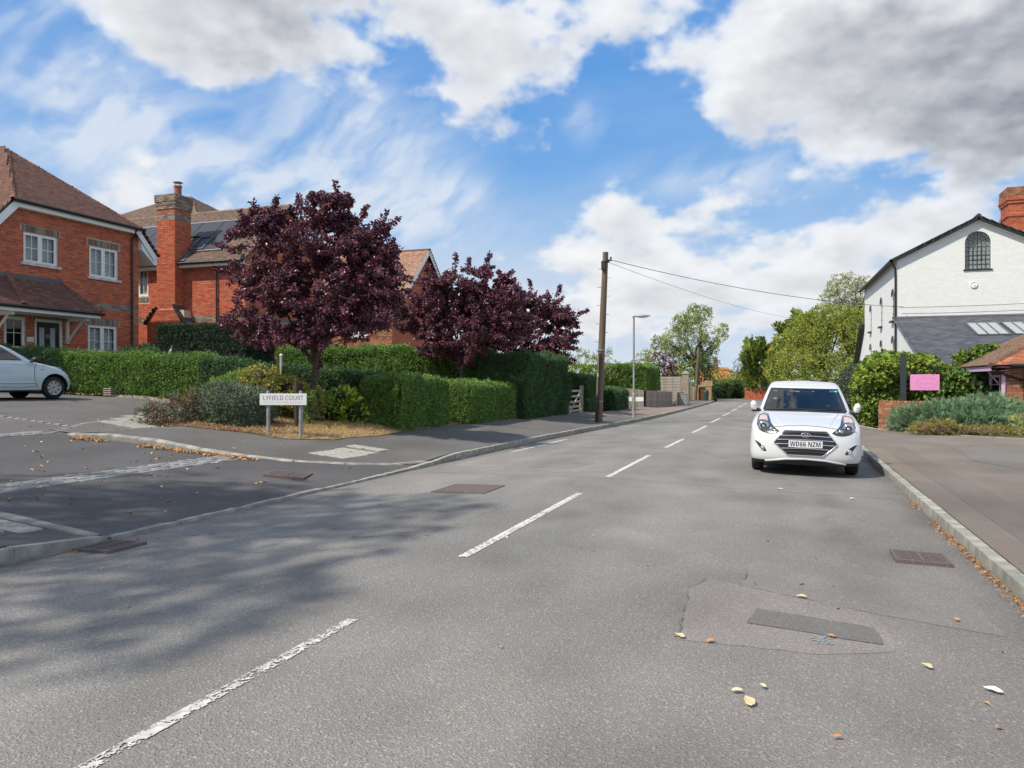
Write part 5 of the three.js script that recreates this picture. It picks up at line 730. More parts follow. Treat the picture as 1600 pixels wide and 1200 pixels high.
  for (let i = 0; i < 5; i++) { const u = Ux(-27.5) + i * 1.16; for (let j = 0; j < 2; j++) if (!(i === 3 && j === 0)) place(u, 0.75 + j * 1.13, u + 1.12, 0.75 + j * 1.13 + 1.1, 'solar_panel', M.solar); }
  put(mesh('flashing', merge([box(5.9, 0.05, 0.09, Ux(-27.5) + 2.9, 0.7, 0.06), box(5.9, 0.05, 0.09, Ux(-27.5) + 2.9, 3.05, 0.06)]), M.alu, t), t, rf.m);
  const rl = group('rooflight', t, rf.m); mesh('frame', slab(rect(Ux(-23.35), 0.75, Ux(-22.65), 1.75), 0.13, [rect(Ux(-23.27), 0.83, Ux(-22.73), 1.67)]).translate(0, 0, 0.03), M.lead, rl); mesh('pane', box(0.54, 0.84, 0.02, Ux(-23.0), 1.25, 0.1), M.solar, rl);
  put(mesh('lead_flashing', box(0.35, 1.9, 0.06, Ux(-23.34), 0.95, 0.05), M.lead, t), t, rf.m);
  // the rear wing behind with a hipped roof
  const hp = [-31.2, 11.5, -34.5]; const q = [[-37.5, 8.9, -30.0], [-26.6, 8.9, -30.0], [-26.6, 8.9, -39], [-37.5, 8.9, -39]];
  const hl = [-32.0, 11.75, -34.2], hr = [-31.0, 11.75, -34.2]; roofSlope(t, [q[0], q[1], hr, hl], re); roofSlope(t, [q[1], q[2], hr], re); ridge(t, q[1], hr, { tones: [[0.24, 0.15, 0.1], [0.28, 0.18, 0.12]] }); ridge(t, q[0], hl, { tones: [[0.24, 0.15, 0.1]] });
  add('wall', box(10.4, 7.6, 8.4, -32, base + 3.7, -34.5), M.mortar);
}
// --- house 3: gable seen between the purple trees
{
  const base = 1.0, t = thing('brick_house', 'brick house further back, its gable showing between the purple trees', 'house', [-25, base, -41]), X = -20, ey = 5.5, s0 = 37, s1 = 45.1, sm = 41.05, ry = 9.3, off = V(25, -base, 41), add = (n, g, m) => mesh(n, g.translate(off.x, off.y, off.z), m, t);
  const m = faceRoad(X, 0, -s0), gp = [[0, base - 0.3], [s1 - s0, base - 0.3], [s1 - s0, ey], [sm - s0, ry - 0.1], [0, ey]];
  wallCore(t, 'wall', m, gp, [], 0.3, M.mortar); bricks(t, m, gp, [], () => 'red');
  const mn = faceNear(-30, 0, -s0), wn = [rect(7.3, 4.0, 8.5, 5.1), rect(7.2, 1.6, 8.6, 2.9)]; wallCore(t, 'wall', mn, rect(0, base - 0.3, 10, ey), wn, 0.3, M.mortar); bricks(t, mn, rect(0, base - 0.3, 10, ey), wn, () => 'old');
  for (const h of wn) windowUnit(t, mn.clone().multiply(new THREE.Matrix4().makeTranslation(h[0][0], h[0][1], 0)), h[1][0] - h[0][0], h[2][1] - h[0][1], { inside: 'curtain' });
  const pink = { tones: [[0.34, 0.19, 0.13], [0.4, 0.24, 0.17], [0.29, 0.16, 0.11]] };
  roofSlope(t, [[-30, ey - 0.35, -s0 + 0.35], [X + 0.3, ey - 0.35, -s0 + 0.35], [X + 0.3, ry, -sm], [-30, ry, -sm]], pink); roofSlope(t, [[X + 0.3, ey - 0.35, -s1 - 0.35], [-30, ey - 0.35, -s1 - 0.35], [-30, ry, -sm], [X + 0.3, ry, -sm]], pink); ridge(t, [X + 0.3, ry, -sm], [-30, ry, -sm]);
  for (const k of [-1, 1]) { const a = V(X + 0.3, ry - 0.08, -sm), b = V(X + 0.3, ey - 0.45, k > 0 ? -s1 - 0.35 : -s0 + 0.35), d = b.clone().sub(a), L = d.length(); add('bargeboard', new THREE.BoxGeometry(0.04, 0.22, L).applyQuaternion(new THREE.Quaternion().setFromUnitVectors(NEAR, d.normalize())).translate((a.x + b.x) / 2, (a.y + b.y) / 2 - 0.05, (a.z + b.z) / 2), M.whitePvc); }
  add('fascia', box(10.3, 0.18, 0.04, -24.9, ey - 0.45, -s0 + 0.36), M.whitePvc);
}
// --- white painted mill with slate lean-to
{
  const t = thing('white_building', 'white painted brick building with black-edged gable and arched window', 'building', [8.3, 0, -46]), off = V(-8.3, 0, 46), add = (n, g, m) => mesh(n, g.translate(off.x, off.y, off.z), m, t);
  const R0 = 5.0, R1 = 11.6, S0 = 40, S1 = 52.6, ey = 7.35, ay = 9.0, ra = 8.3, F0 = 4.75; // the left wall runs slightly out towards its far end
  const m = faceNear(R0, 0, -S0), arch = []; const wc = 3.3, wr = 0.51; for (let i = 0; i <= 20; i++) { const a = Math.PI * i / 20; arch.push([wc + wr * Math.cos(a), 7.85 + wr * Math.sin(a)]); } const archHole = [[wc - wr, 6.63], [wc + wr, 6.63], ...arch];
  const gp = [[0, -0.4], [R1 - R0, -0.4], [R1 - R0, ey], [ra - R0, ay - 0.12], [0, ey]];
  wallCore(t, 'wall', m, gp, [archHole], 0.35, M.whiteWall);
  bricks(t, m, [[0, 4.4], [R1 - R0, 4.4], [R1 - R0, ey], [ra - R0, ay - 0.12], [0, ey]], [archHole.map(([x, y]) => [wc + (x - wc) * 1.06, 7.4 + (y - 7.4) * 1.04])], () => 'white', 0, { mat: M.whiteBrick, proud: -0.006, jt: 0.005, shift: 1 });
  // arched iron window with its grid of bars
  const g = group('arched_window', t, m); mesh('frame', merge([tube([V(wc - wr, 6.63, -0.05), V(wc - wr, 7.2, -0.05), V(wc - wr, 7.85, -0.05), ...arch.slice().reverse().map((p) => V(p[0], p[1], -0.05)), V(wc + wr, 7.2, -0.05), V(wc + wr, 6.63, -0.05)], 0.026, 60, 6), box(2 * wr + 0.14, 0.05, 0.16, wc, 6.61, -0.02)]), M.blackPlastic, g);
  const gb = []; for (let i = 1; i < 6; i++) { const x = wc - wr + 2 * wr * i / 6; gb.push(box(0.022, i === 3 ? 1.7 : 1.22, 0.02, x, 6.63 + (i === 3 ? 0.85 : 0.61), -0.06)); } for (let j = 1; j < 6; j++) gb.push(box(2 * wr, 0.022, 0.018, wc, 6.63 + 0.205 * j * 1.0, -0.06));
  for (const rad of [0.19, 0.35]) gb.push(new THREE.TorusGeometry(rad, 0.011, 4, 20, Math.PI).translate(wc, 7.85, -0.06)); for (let i = 1; i < 8; i++) { const a = Math.PI * i / 8; if (i !== 4) gb.push(rod(V(wc + 0.19 * Math.cos(a), 7.85 + 0.19 * Math.sin(a), -0.06), V(wc + wr * Math.cos(a), 7.85 + wr * Math.sin(a), -0.06), 0.011, 0.011, 5)); }
  gb.push(box(0.36, 0.035, 0.03, wc, 7.05, -0.05), box(0.36, 0.035, 0.03, wc, 7.66, -0.05), box(0.035, 0.6, 0.03, wc - 0.17, 7.35, -0.05), box(0.035, 0.6, 0.03, wc + 0.17, 7.35, -0.05));
  mesh('glazing_bar', merge(gb), M.blackPlastic, g); mesh('pane', new THREE.ShapeGeometry(shapeOf(archHole)).translate(0, 0, -0.075), M.glass, g); mesh('curtain', slab(archHole.map(([x, y]) => [wc + (x - wc) * 1.05, y]), 0.02).translate(0, 0, -0.3), std(0.4, 0.43, 0.43, 0.9), g);
  put(mesh('vent_plate', merge([new THREE.CylinderGeometry(0.14, 0.14, 0.04, 20).rotateX(Math.PI / 2).translate(8.14 - R0, 5.93, 0.025), new THREE.TorusGeometry(0.13, 0.02, 6, 20).translate(8.14 - R0, 5.93, 0.045), new THREE.SphereGeometry(0.045, 8, 6).translate(8.16 - R0, 5.9, 0.05)]), M.whitePaint, t), t, m);
  // left wall with its narrow arched windows
  const dl = Math.hypot(S1 - S0, F0 - R0), ul = V(R0 - F0, 0, S1 - S0).normalize(), ml = new THREE.Matrix4().makeBasis(ul, UP, ul.clone().cross(UP)).setPosition(V(F0, 0, -S1)), hs = [];
  for (const s of [49.6, 45.2, 41.2]) for (const [y0, y1] of [[4.45, 5.95], [2.2, 3.68]]) { const u = S1 - s, w = 0.3, a = [[u - w, y0], [u + w, y0]]; for (let i = 0; i <= 8; i++) { const k = Math.PI * i / 8; a.push([u + w * Math.cos(k), y1 - w + w * Math.sin(k)]); } hs.push(a); }
  wallCore(t, 'wall', ml, rect(0, -0.4, dl, ey - 0.02), hs, 0.35, M.whiteWall);
  for (const a of hs) { const w = group('narrow_window', t, ml), cx = (a[0][0] + a[1][0]) / 2, y0 = a[0][1], y1 = Math.max(...a.map((p) => p[1])); mesh('pane', new THREE.ShapeGeometry(shapeOf(a)).translate(0, 0, -0.05), M.solar, w); mesh('glazing_bar', merge([box(0.03, y1 - y0, 0.03, cx, (y0 + y1) / 2, -0.04), ...[0.25, 0.5, 0.75].map((k) => box(0.6, 0.025, 0.03, cx, lerp(y0, y1, k), -0.038))]), M.blackPlastic, w); mesh('sill', box(0.8, 0.08, 0.24, cx, y0 - 0.03, 0.02), M.blackPlastic, w); mesh('hood', new THREE.TorusGeometry(0.33, 0.045, 6, 14, Math.PI).translate(cx, y1 - 0.3, 0.01), M.lead, w); }
  // roof, black boards, gutter
  const sl = { tones: [[0.075, 0.08, 0.095], [0.09, 0.095, 0.11], [0.06, 0.066, 0.08]], tw: 0.25, gauge: 0.2, mat: M.slate, thick: 0.008 };
  const k = (ay - ey) / (ra - R0), o = 0.25; roofSlope(t, [[F0 - o, ey - o * k, -S1 - 0.2], [R0 - o, ey - o * k, -S0 + 0.18], [ra, ay, -S0 + 0.18], [ra, ay, -S1 - 0.2]], sl); roofSlope(t, [[R1 + o, ey - o * k, -S0 + 0.18], [R1 + o, ey - o * k, -S1 - 0.2], [ra, ay, -S1 - 0.2], [ra, ay, -S0 + 0.18]], sl); ridge(t, [ra, ay + 0.05, -S0 + 0.2], [ra, ay + 0.05, -S1], { tones: [[0.05, 0.05, 0.055]] });
  for (const [x0, y0, x1, y1] of [[R0 - o, ey - o * k, ra, ay], [ra, ay, R1 + o, ey - o * k]]) { const L = Math.hypot(x1 - x0, y1 - y0), a = Math.atan2(y1 - y0, x1 - x0); add('bargeboard', rbox(L, 0.2, 0.04, 0.008, 0, -0.06, 0).rotateZ(a).translate((x0 + x1) / 2, (y0 + y1) / 2, -S0 + 0.2), M.blackPlastic); add('soffit', box(L, 0.03, 0.2, 0, -0.15, 0).rotateZ(a).translate((x0 + x1) / 2, (y0 + y1) / 2, -S0 + 0.09), M.whitePaint); }
  add('gutter', tube([V(R0 - o - 0.03, ey - o * k - 0.04, -S0 + 0.2), V(F0 - o - 0.03, ey - o * k - 0.04, -S1 - 0.2)], 0.07, 6, 8), M.blackPlastic);
  add('drainpipe', tube([V(R0 - 0.25, ey - 0.2, -S0 + 0.08), V(R0 - 0.09, ey - 0.5, -S0 + 0.03), V(R0 - 0.07, ey - 1, -S0 + 0.02), V(R0 - 0.07, 0, -S0 + 0.02)], 0.05, 20, 8), M.blackPlastic);
  // slate lean-to in front, gable-side wall white
  const L0 = 31.1, ly0 = 1.95, ly1 = 4.5, mw = faceLeft(R0, 0, -S0), lp = [[0, -0.4], [S0 - L0, -0.4], [S0 - L0, ly0 - 0.05], [0, ly1 - 0.05]];
  wallCore(t, 'wall', mw, lp, [], 0.3, M.whiteWall); add('wall', box(9, ly0 + 0.3, 0.3, R0 + 4.55, (ly0 - 0.5) / 2, -L0 - 0.25), M.whiteWall);
  const lr = roofSlope(t, [[R0 - 0.08, ly0, -L0 + 0.15], [R0 + 9.5, ly0, -L0 + 0.15], [R0 + 9.5, ly1, -S0 + 0.02], [R0 - 0.08, ly1, -S0 + 0.02]], { ...sl, tones: [[0.085, 0.09, 0.105], [0.105, 0.11, 0.125], [0.07, 0.076, 0.09]], tw: 0.3, gauge: 0.24 });
  put(mesh('lead_flashing', box(9.5, 0.3, 0.04, 4.75, lr.P2[2][1] - 0.12, 0.05), M.lead, t), t, lr.m); put(mesh('verge_board', box(0.04, lr.P2[2][1], 0.12, -0.02, lr.P2[2][1] / 2, -0.02), M.blackPlastic, t), t, lr.m);
  for (let j = 0; j < 3; j++) { const rg = group('rooflight', t, lr.m), u = 2.52 + j * 1.33, v0 = 5.1, v1 = 7.6; mesh('frame', slab(rect(u, v0, u + 1.2, v1), 0.09, [0, 1, 2].map((i) => rect(u + 0.05 + i * 0.385, v0 + 0.08, u + 0.05 + i * 0.385 + 0.33, v1 - 0.06))).translate(0, 0, 0.02), M.lead, rg); for (let i = 0; i < 3; i++) mesh('pane', box(0.33, v1 - v0 - 0.14, 0.012, u + 0.215 + i * 0.385, (v0 + v1) / 2 + 0.01, 0.085), phys(0.3, 0.36, 0.35, 0.12), rg); }
  // far lean-to with its sloping black verge
  wallCore(t, 'wall', faceLeft(F0, 0, -S1 - 6), [[0, -0.4], [6, -0.4], [6, 4.9], [0, 1.9]], [], 0.3, M.whiteWall); roofSlope(t, [[R1, 1.9, -S1 - 6.2], [F0 - 0.2, 1.9, -S1 - 6.2], [F0 - 0.2, 5.0, -S1], [R1, 5.0, -S1]], sl); add('verge_board', rod(V(F0 - 0.2, 1.85, -S1 - 6.2), V(F0 - 0.2, 4.98, -S1), 0.12, 0.12, 4), M.blackPlastic);
  add('wall', box(0.3, ey, S1 - S0, R1 - 0.2, ey / 2, -(S0 + S1) / 2), M.whiteWall); add('wall', box(R1 - R0, ey, 0.3, (R0 + R1) / 2, ey / 2, -S1 + 0.2), M.whiteWall);
  // brick chimney with oversailing courses
  const c = [11.55, -46.2], cw = 1.5; add('chimney', box(cw - 0.02, 5.4, cw - 0.02, c[0], 8.4, c[1]), M.mortar);
  const cm = (e) => [faceNear(c[0] - cw / 2 - e, 0, c[1] + cw / 2 + e), faceLeft(c[0] - cw / 2 - e, 0, c[1] - cw / 2 - e)];
  for (const [y0, y1, e] of [[7, 9.95, 0], [9.95, 10.1, 0.05], [10.1, 10.62, 0.0], [10.62, 10.77, 0.06], [10.77, 10.92, 0.1], [10.92, 11.42, 0.06]]) { for (const mm of cm(e)) bricks(t, mm, rect(0, y0, cw + 2 * e, y1), [], () => (y0 > 10.9 ? 'old' : 'red')); if (e) add('chimney_cap', box(cw + 2 * e - 0.012, y1 - y0, cw + 2 * e - 0.012, c[0], (y0 + y1) / 2, c[1]), M.mortar); }
}
// --- brick cottage at the right edge
{
  const t = thing('brick_cottage', 'low brick cottage with hipped tiled roof and lilac trim at the right edge', 'cottage', [9, 0, -29.5]), off = V(-9, 0, 29.5), add = (n, g, m) => mesh(n, g.translate(off.x, off.y, off.z), m, t);
  const R = 6.35, S = 27.0, lil = std(0.62, 0.42, 0.62, 0.6), mn = faceNear(R, 0, -S), ml = faceLeft(R, 0, -33), ey = 2.05, U = (s) => 33 - s, wh = rect(U(30.2), 1.1, U(27.6), 1.74);
  wallCore(t, 'wall', mn, rect(0, -0.3, 6, ey), [], 0.3, M.mortar); bricks(t, mn, rect(0, -0.3, 6, ey), [], () => 'old', 300);
  wallCore(t, 'wall', ml, rect(0, -0.3, 6, ey), [wh], 0.25, M.mortar); bricks(t, ml, rect(0, -0.3, 6, ey), [wh], () => 'old');
  windowUnit(t, ml.clone().multiply(new THREE.Matrix4().makeTranslation(wh[0][0], wh[0][1], 0)), wh[1][0] - wh[0][0], wh[2][1] - wh[0][1], { lights: 2, cols: 1, rows: 2, inside: 'none', sill: false, frameM: M.whitePaint, back: -0.03 });
  const old = { tones: [[0.2, 0.1, 0.06], [0.26, 0.14, 0.085], [0.16, 0.09, 0.06], [0.22, 0.15, 0.09]] }, oran = { tones: [[0.36, 0.13, 0.06], [0.42, 0.17, 0.08], [0.3, 0.11, 0.055]] };
  const e0 = [R - 0.45, ey - 0.02, -33.4], e1 = [R - 0.45, ey - 0.02, -S + 0.35], ap = [9.4, 3.72, -29.9], ap2 = [9.4, 3.72, -33.4]; // hip at the near corner
  roofSlope(t, [e0, e1, ap, ap2], old); roofSlope(t, [e1, [12.5, ey - 0.02, -S + 0.35], ap], oran); ridge(t, e1, ap); ridge(t, ap, ap2);
  roofSlope(t, [[12.5, ey - 0.02, -S + 0.35], [12.5, ey - 0.02, -33.4], ap2, ap], old);
  add('fascia', merge([box(0.04, 0.15, 6.3, R - 0.42, ey - 0.13, -30.0), box(0.5, 0.02, 6.2, R - 0.2, ey - 0.2, -30.0)]), lil);
  add('corner_board', merge([slab([[-0.45, 0], [0.12, 0], [0.12, 0.12]], 0.03).translate(R, ey - 0.12, -S + 0.12), box(0.09, 0.95, 0.09, R - 0.07, 1.3, -S + 0.02), rod(V(R - 0.35, ey - 0.2, -S - 0.6), V(R - 0.05, ey - 0.6, -S - 0.6), 0.03, 0.03, 6)]), lil);
  add('gutter', tube([V(R + 0.05, ey - 0.06, -S + 0.38), V(12.4, ey - 0.06, -S + 0.38)], 0.06, 6, 8), M.gutter);
  add('drainpipe', merge([tube([V(R + 0.48, ey - 0.1, -S + 0.3), V(R + 0.48, ey - 0.3, -S + 0.1), V(R + 0.48, ey - 0.6, -S + 0.08), V(R + 0.48, 0, -S + 0.08)], 0.035, 16, 8), tube([V(R - 0.35, ey - 0.12, -S + 0.2), V(R - 0.1, ey - 0.3, -S + 0.1), V(R + 0.46, ey - 0.5, -S + 0.08)], 0.03, 12, 8)]), M.gutter);
  // brick pier standing proud
  const pr = R + 0.72; add('pier', box(1.6, 2.3, 0.3, pr + 0.8, 0.85, -S + 0.13), M.mortar); bricks(t, faceNear(pr, 0, -S + 0.3), rect(0, -0.2, 1.6, 1.86), [], () => 'old'); soldiers(t, faceNear(pr, 0, -S + 0.302), 0.0, 0.8, 1.72, 0.16, 'red');
}
// low garden wall and its end pier
{
  const t = thing('garden_wall', 'short brick garden wall with a square end beside the juniper', 'wall', [3.15, 0.04, -25.7]), off = V(-3.15, -0.04, 25.7), add = (n, g, m) => mesh(n, g.translate(off.x, off.y, off.z), m, t);
  const a = V(2.78, 0, -26.35), u = V(1, 0, 0.72).normalize(), L = 1.6, m = new THREE.Matrix4().makeBasis(u, UP, u.clone().cross(UP)).setPosition(a), p = rect(0, 0.04, L, 0.86);
  put(mesh('mortar', slab(p, 0.2).translate(0, 0, -0.205), M.mortar, t), t, m); bricks(t, m, p, [], () => 'old', 200);
  const v = u.clone().cross(UP).negate(), m2 = new THREE.Matrix4().makeBasis(u.clone().cross(UP), UP, u.clone().negate()).setPosition(a.clone().addScaledVector(u.clone().cross(UP), -0.21)); bricks(t, m2, rect(0, 0.04, 0.21, 0.86), [], () => 'old', 40);
  for (let i = 0; i < 14; i++) put(mesh('brick', BRKS[0], brickMats.old[i % 4], t), t, m.clone().multiply(new THREE.Matrix4().makeTranslation(0.06 + i * 0.113, 0.893, -0.103).multiply(new THREE.Matrix4().makeRotationY(Math.PI / 2)).scale(V(1, 1, 5))));
  const t2 = thing('garden_wall', 'low brick wall running from the cottage corner behind the juniper', 'wall', [6, 0, -26.6]); const m3 = faceNear(5.6, 0, -26.6); put(mesh('mortar', slab(rect(0, -0.1, 0.8, 0.98), 0.2).translate(0, 0, -0.205), M.mortar, t2), t2, m3); bricks(t2, m3, rect(0, -0.1, 0.8, 0.98), [], () => 'old', 120); soldiers(t2, m3, 0, 0.8, 0.985, 0.1, 'red');
}
// --- far end of the road
{
  const b = foot(1117, 96, -0.3), t = thing('distant_house', 'distant house with an orange-red roof and chimney at the bend', 'house', [b.x, b.y, b.z]), W = 3.2;
  mesh('wall', box(4.2, 2.4, 4, 0, 1.0, 0), mott(0.5, 0.25, 0.16, 0.9), t);
  const mm = [b.x, b.y, b.z], q = (x, y, z) => [mm[0] + x, mm[1] + y, mm[2] + z], red = { tones: [[0.5, 0.15, 0.08], [0.56, 0.19, 0.1]], tw: 0.3, gauge: 0.25 };
  roofSlope(t, [q(-2.3, 1.6, 2.2), q(2.3, 1.6, 2.2), q(1.6, 3.5, 0), q(-1.6, 3.5, 0)], red); roofSlope(t, [q(2.3, 1.6, 2.2), q(2.3, 1.6, -2.2), q(1.6, 3.5, 0)], red); roofSlope(t, [q(-2.3, 1.6, -2.2), q(-2.3, 1.6, 2.2), q(-1.6, 3.5, 0)], red);
  mesh('chimney', merge([box(0.5, 1.5, 0.5, 0.1, 3.9, 0), box(0.6, 0.14, 0.6, 0.1, 4.55, 0), new THREE.CylinderGeometry(0.1, 0.12, 0.35, 8).translate(0.1, 4.8, 0)]), mott(0.42, 0.14, 0.09, 0.9), t);
}
{
  const a = foot(1164, 66), t = thing('brick_wall', 'red-brown brick wall at the far bend beside the road', 'wall', [a.x, 0, a.z]), m = faceNear(a.x, 0, a.z); put(mesh('mortar', slab(rect(0, -0.2, 2.4, 0.92), 0.22).translate(0, 0, -0.225), M.mortar, t), t, m); bricks(t, m, rect(0, -0.2, 2.4, 0.92), [], () => 'red'); put(mesh('coping', box(2.5, 0.07, 0.3, 1.2, 0.955, -0.11), M.concrete, t), t, m);
}
{
  const a = foot(1097, 64), t = thing('garden_gateway', 'tan stone gateway and dark red gate below the distant pole', 'gateway', [a.x, 0, a.z]);
  mesh('pillar', merge([rbox(0.5, 1.15, 0.5, 0.03, -0.5, 0.5, 0), rbox(0.5, 1.15, 0.5, 0.03, 0.55, 0.5, 0)]), mott(0.55, 0.38, 0.2, 0.9, 0.5, 0.01), t); mesh('arch_stone', slab([[-0.8, 1.05], [0.85, 1.15], [0.85, 1.6], [0.3, 1.65], [-0.2, 1.25]], 0.4).translate(0, 0, -0.2), mott(0.58, 0.42, 0.24, 0.9, 0.5, 0.01), t); for (let i = 0; i < 5; i++) mesh('board', rbox(0.1, 0.9, 0.03, 0.005, -0.2 + i * 0.11, 0.42, 0.05), std(0.16, 0.045, 0.035, 0.8), t);
}

// ---------------------------------------------------------------- cars
// local axes: x across, y up, the nose at z = 0 and the tail at z = -length
const CAR = { paint: phys(0.66, 0.67, 0.67, 0.28, { clearcoat: 1, clearcoatRoughness: 0.04 }), paleBlue: phys(0.5, 0.6, 0.64, 0.32, { clearcoat: 1, clearcoatRoughness: 0.05 }), trim: std(0.02, 0.02, 0.022, 0.55), under: std(0.012, 0.012, 0.012, 0.9), chrome: std(0.82, 0.83, 0.84, 0.12, { metalness: 1 }), tyre: mott(0.03, 0.03, 0.031, 0.85, 0.2, 0.002), rim: std(0.55, 0.56, 0.58, 0.35, { metalness: 0.7 }), glass: phys(0.5, 0.56, 0.58, 0.01, { transmission: 1, thickness: 0, ior: 1.75 }), lens: phys(0.95, 0.95, 0.95, 0.02, { transmission: 1, thickness: 0, ior: 1.5 }), housing: std(0.07, 0.072, 0.075, 0.25, { metalness: 0.6 }), reflector: std(0.75, 0.75, 0.77, 0.15, { metalness: 0.95 }), amber: phys(0.75, 0.5, 0.42, 0.2), seat: std(0.05, 0.05, 0.055, 0.9), inside: std(0.035, 0.036, 0.04, 0.85), red: phys(0.55, 0.02, 0.02, 0.15, { clearcoat: 1 }), seamM: std(0.03, 0.03, 0.032, 0.8) };
function carShell(s) { // s: tables of front, rear, half width and corner depth by height
  const zf = smoothPiece(s.front), zr = smoothPiece(s.rear), hw = smoothPiece(s.width), cd = smoothPiece(s.corner), rd = smoothPiece(s.rearCorner), n = s.exp ?? 2.5;
  const front = (x, y) => { const f = Math.min(1, Math.abs(x) / Math.max(hw(y), 1e-4)); return zf(y) - cd(y) * (1 - Math.pow(Math.max(0, 1 - Math.pow(f, n)), 1 / n)); };
  // one horizontal ring at height y: half of it, from the middle of the nose round to the middle of the tail
  const NF = 26, NS = s.sideN ?? 70, NR = 16;
  const fr = [...Array.from({ length: NF }, (_, i) => Math.sin(Math.PI / 2 * i / NF))]; // fractions of the half width; wg is snapped below
  const wg = s.glassFrac ?? 0.9; { let b = 0; fr.forEach((v, i) => { if (Math.abs(v - wg) < Math.abs(fr[b] - wg)) b = i; }); fr[b] = wg; s.gi = b; }
  const ring = (y) => {
    const W = Math.max(hw(y), 0.002), D = cd(y), R = rd(y), p = [];
    for (const f of fr) p.push([W * f, zf(y) - D * (1 - Math.pow(1 - Math.pow(f, n), 1 / n))]);
    const a = zf(y) - D, b = zr(y) + R; for (let i = 0; i <= NS; i++) { const t = i / NS; p.push([W * (1 + 0.012 * Math.sin(Math.PI * t)), lerp(a, b, t)]); }
    for (let i = NR - 1; i >= 0; i--) { const f = Math.sin(Math.PI / 2 * i / NR); p.push([W * f, zr(y) + R * (1 - Math.pow(1 - Math.pow(f, 2.6), 1 / 2.6))]); }
    return p;
  };
  const rows = []; { const st = [...s.snapRows]; for (let y = s.y0; y <= s.y1 + 1e-6; y += s.dy ?? 0.022) { if (!st.some((q) => Math.abs(q - y) < (s.dy ?? 0.022) * 0.55)) rows.push(y); } rows.push(...st); rows.sort((a, b) => a - b); }
  const grid = rows.map((y) => ring(y)), C = grid[0].length, n1 = fr.length, n2 = n1 + NS;
  // wheel arches: bring points near the circle onto it
  const out = [];
  grid.forEach((g, j) => { out.push(g.map(([x, z], i) => { let y = rows[j], zz = z, dead = false; if (i >= n1 - 6) for (const [wz, wy, R] of s.arches) { const d = Math.hypot(z - wz, y - wy); if (d < R - 0.022) dead = true; else if (d < R + 0.022) { const k = R / d; zz = wz + (z - wz) * k; y = wy + (y - wy) * k; } if (Math.abs(d - R) <= 0.022) dead = dead || false; } return { x, y, z: zz, dead }; })); });
  const sets = { rearGlass: [], body: [], glass: [], seal: [], lower: [], sideGlass: [], pillar: [] };
  for (let j = 0; j < rows.length - 1; j++) for (let i = 0; i < C - 1; i++) {
    const q = [out[j][i], out[j][i + 1], out[j + 1][i + 1], out[j + 1][i]]; if (q.some((v) => v.dead)) continue;
    const my = (rows[j] + rows[j + 1]) / 2, side = i >= n1 && i < n2, t = (i - n1 + 0.5) / NS; let key = 'body';
    const [g0, g1] = s.screen; if (i < s.gi && my > g0 && my < g1) { key = i >= s.gi - 1 || my < g0 + 0.035 || my > g1 - 0.02 ? 'seal' : 'glass'; }
    if (side) for (const [t0, t1, y0, y1] of s.windows) { const mm = 1.5 / NS; if (t > t0 && t < t1 && my > y0 && my < y1) key = t < t0 + mm || t > t1 - mm || my < y0 + 0.02 || my > y1 - 0.015 ? 'pillar' : 'sideGlass'; }
    if (i >= n2 && my > s.rearGlass[0] && my < s.rearGlass[1] && i > n2 + 4) key = 'rearGlass';
    if (my < s.lowerY) key = 'lower';
    sets[key].push(q);
  }
  const build = (qs, inset = 0) => { if (!qs.length) return null; const pos = [], idx = []; for (const sx of [1, -1]) for (const q of qs) { const o = pos.length / 3; for (const v of q) pos.push(sx * v.x, v.y, v.z); if (sx > 0) idx.push(o, o + 1, o + 2, o, o + 2, o + 3); else idx.push(o, o + 2, o + 1, o, o + 3, o + 2); } let g = new THREE.BufferGeometry(); g.setAttribute('position', new THREE.Float32BufferAttribute(pos, 3)); g.setIndex(idx); g = mergeVertices(g, 1e-4); g.computeVertexNormals(); return g; };
  // the inner lining, a little inside the skin
  const inner = build([...sets.body, ...sets.pillar, ...sets.seal].filter((q) => q[0].y > 0.55).map((q) => q.map((v) => ({ x: v.x * 0.955, y: v.y - 0.035 * ss(1.2, 1.5, v.y), z: v.z < -0.5 ? lerp(v.z, s.mid, 0.028) : v.z - 0.06 }))));
  return { build, sets, inner, front, hw, zf, cd, zr };
}
// a flat outline laid onto the nose of a car
function onNose(shell, poly, lift, h = 0.03) {
  const v2 = poly.map((p) => new THREE.Vector2(p[0], p[1])); let P = poly.map((p) => [p[0], p[1]]), F = THREE.ShapeUtils.triangulateShape(v2, []);
  for (let lap = 0; lap < 6; lap++) { const mid = new Map(), m = (a, b) => { const k = a < b ? a * 1e5 + b : b * 1e5 + a; if (!mid.has(k)) { mid.set(k, P.length); P.push([(P[a][0] + P[b][0]) / 2, (P[a][1] + P[b][1]) / 2]); } return mid.get(k); }; const need = F.some(([a, b]) => Math.hypot(P[a][0] - P[b][0], P[a][1] - P[b][1]) > h); if (!need) break; const o = []; for (const [a, b, c] of F) { const p = m(a, b), q = m(b, c), r = m(c, a); o.push([a, p, r], [p, b, q], [r, q, c], [p, q, r]); } F = o; if (F.length > 6000) break; }
  const g = new THREE.BufferGeometry(); g.setAttribute('position', new THREE.Float32BufferAttribute(P.flatMap(([x, y]) => [x, y, shell.front(x, y) + lift]), 3)); g.setIndex(F.flat()); g.computeVertexNormals(); const nz = g.attributes.normal; let sgn = 0; for (let i = 0; i < nz.count; i++) sgn += nz.getZ(i); if (sgn < 0) { g.setIndex(F.map(([a, b, c]) => [a, c, b]).flat()); g.computeVertexNormals(); } return g;
}
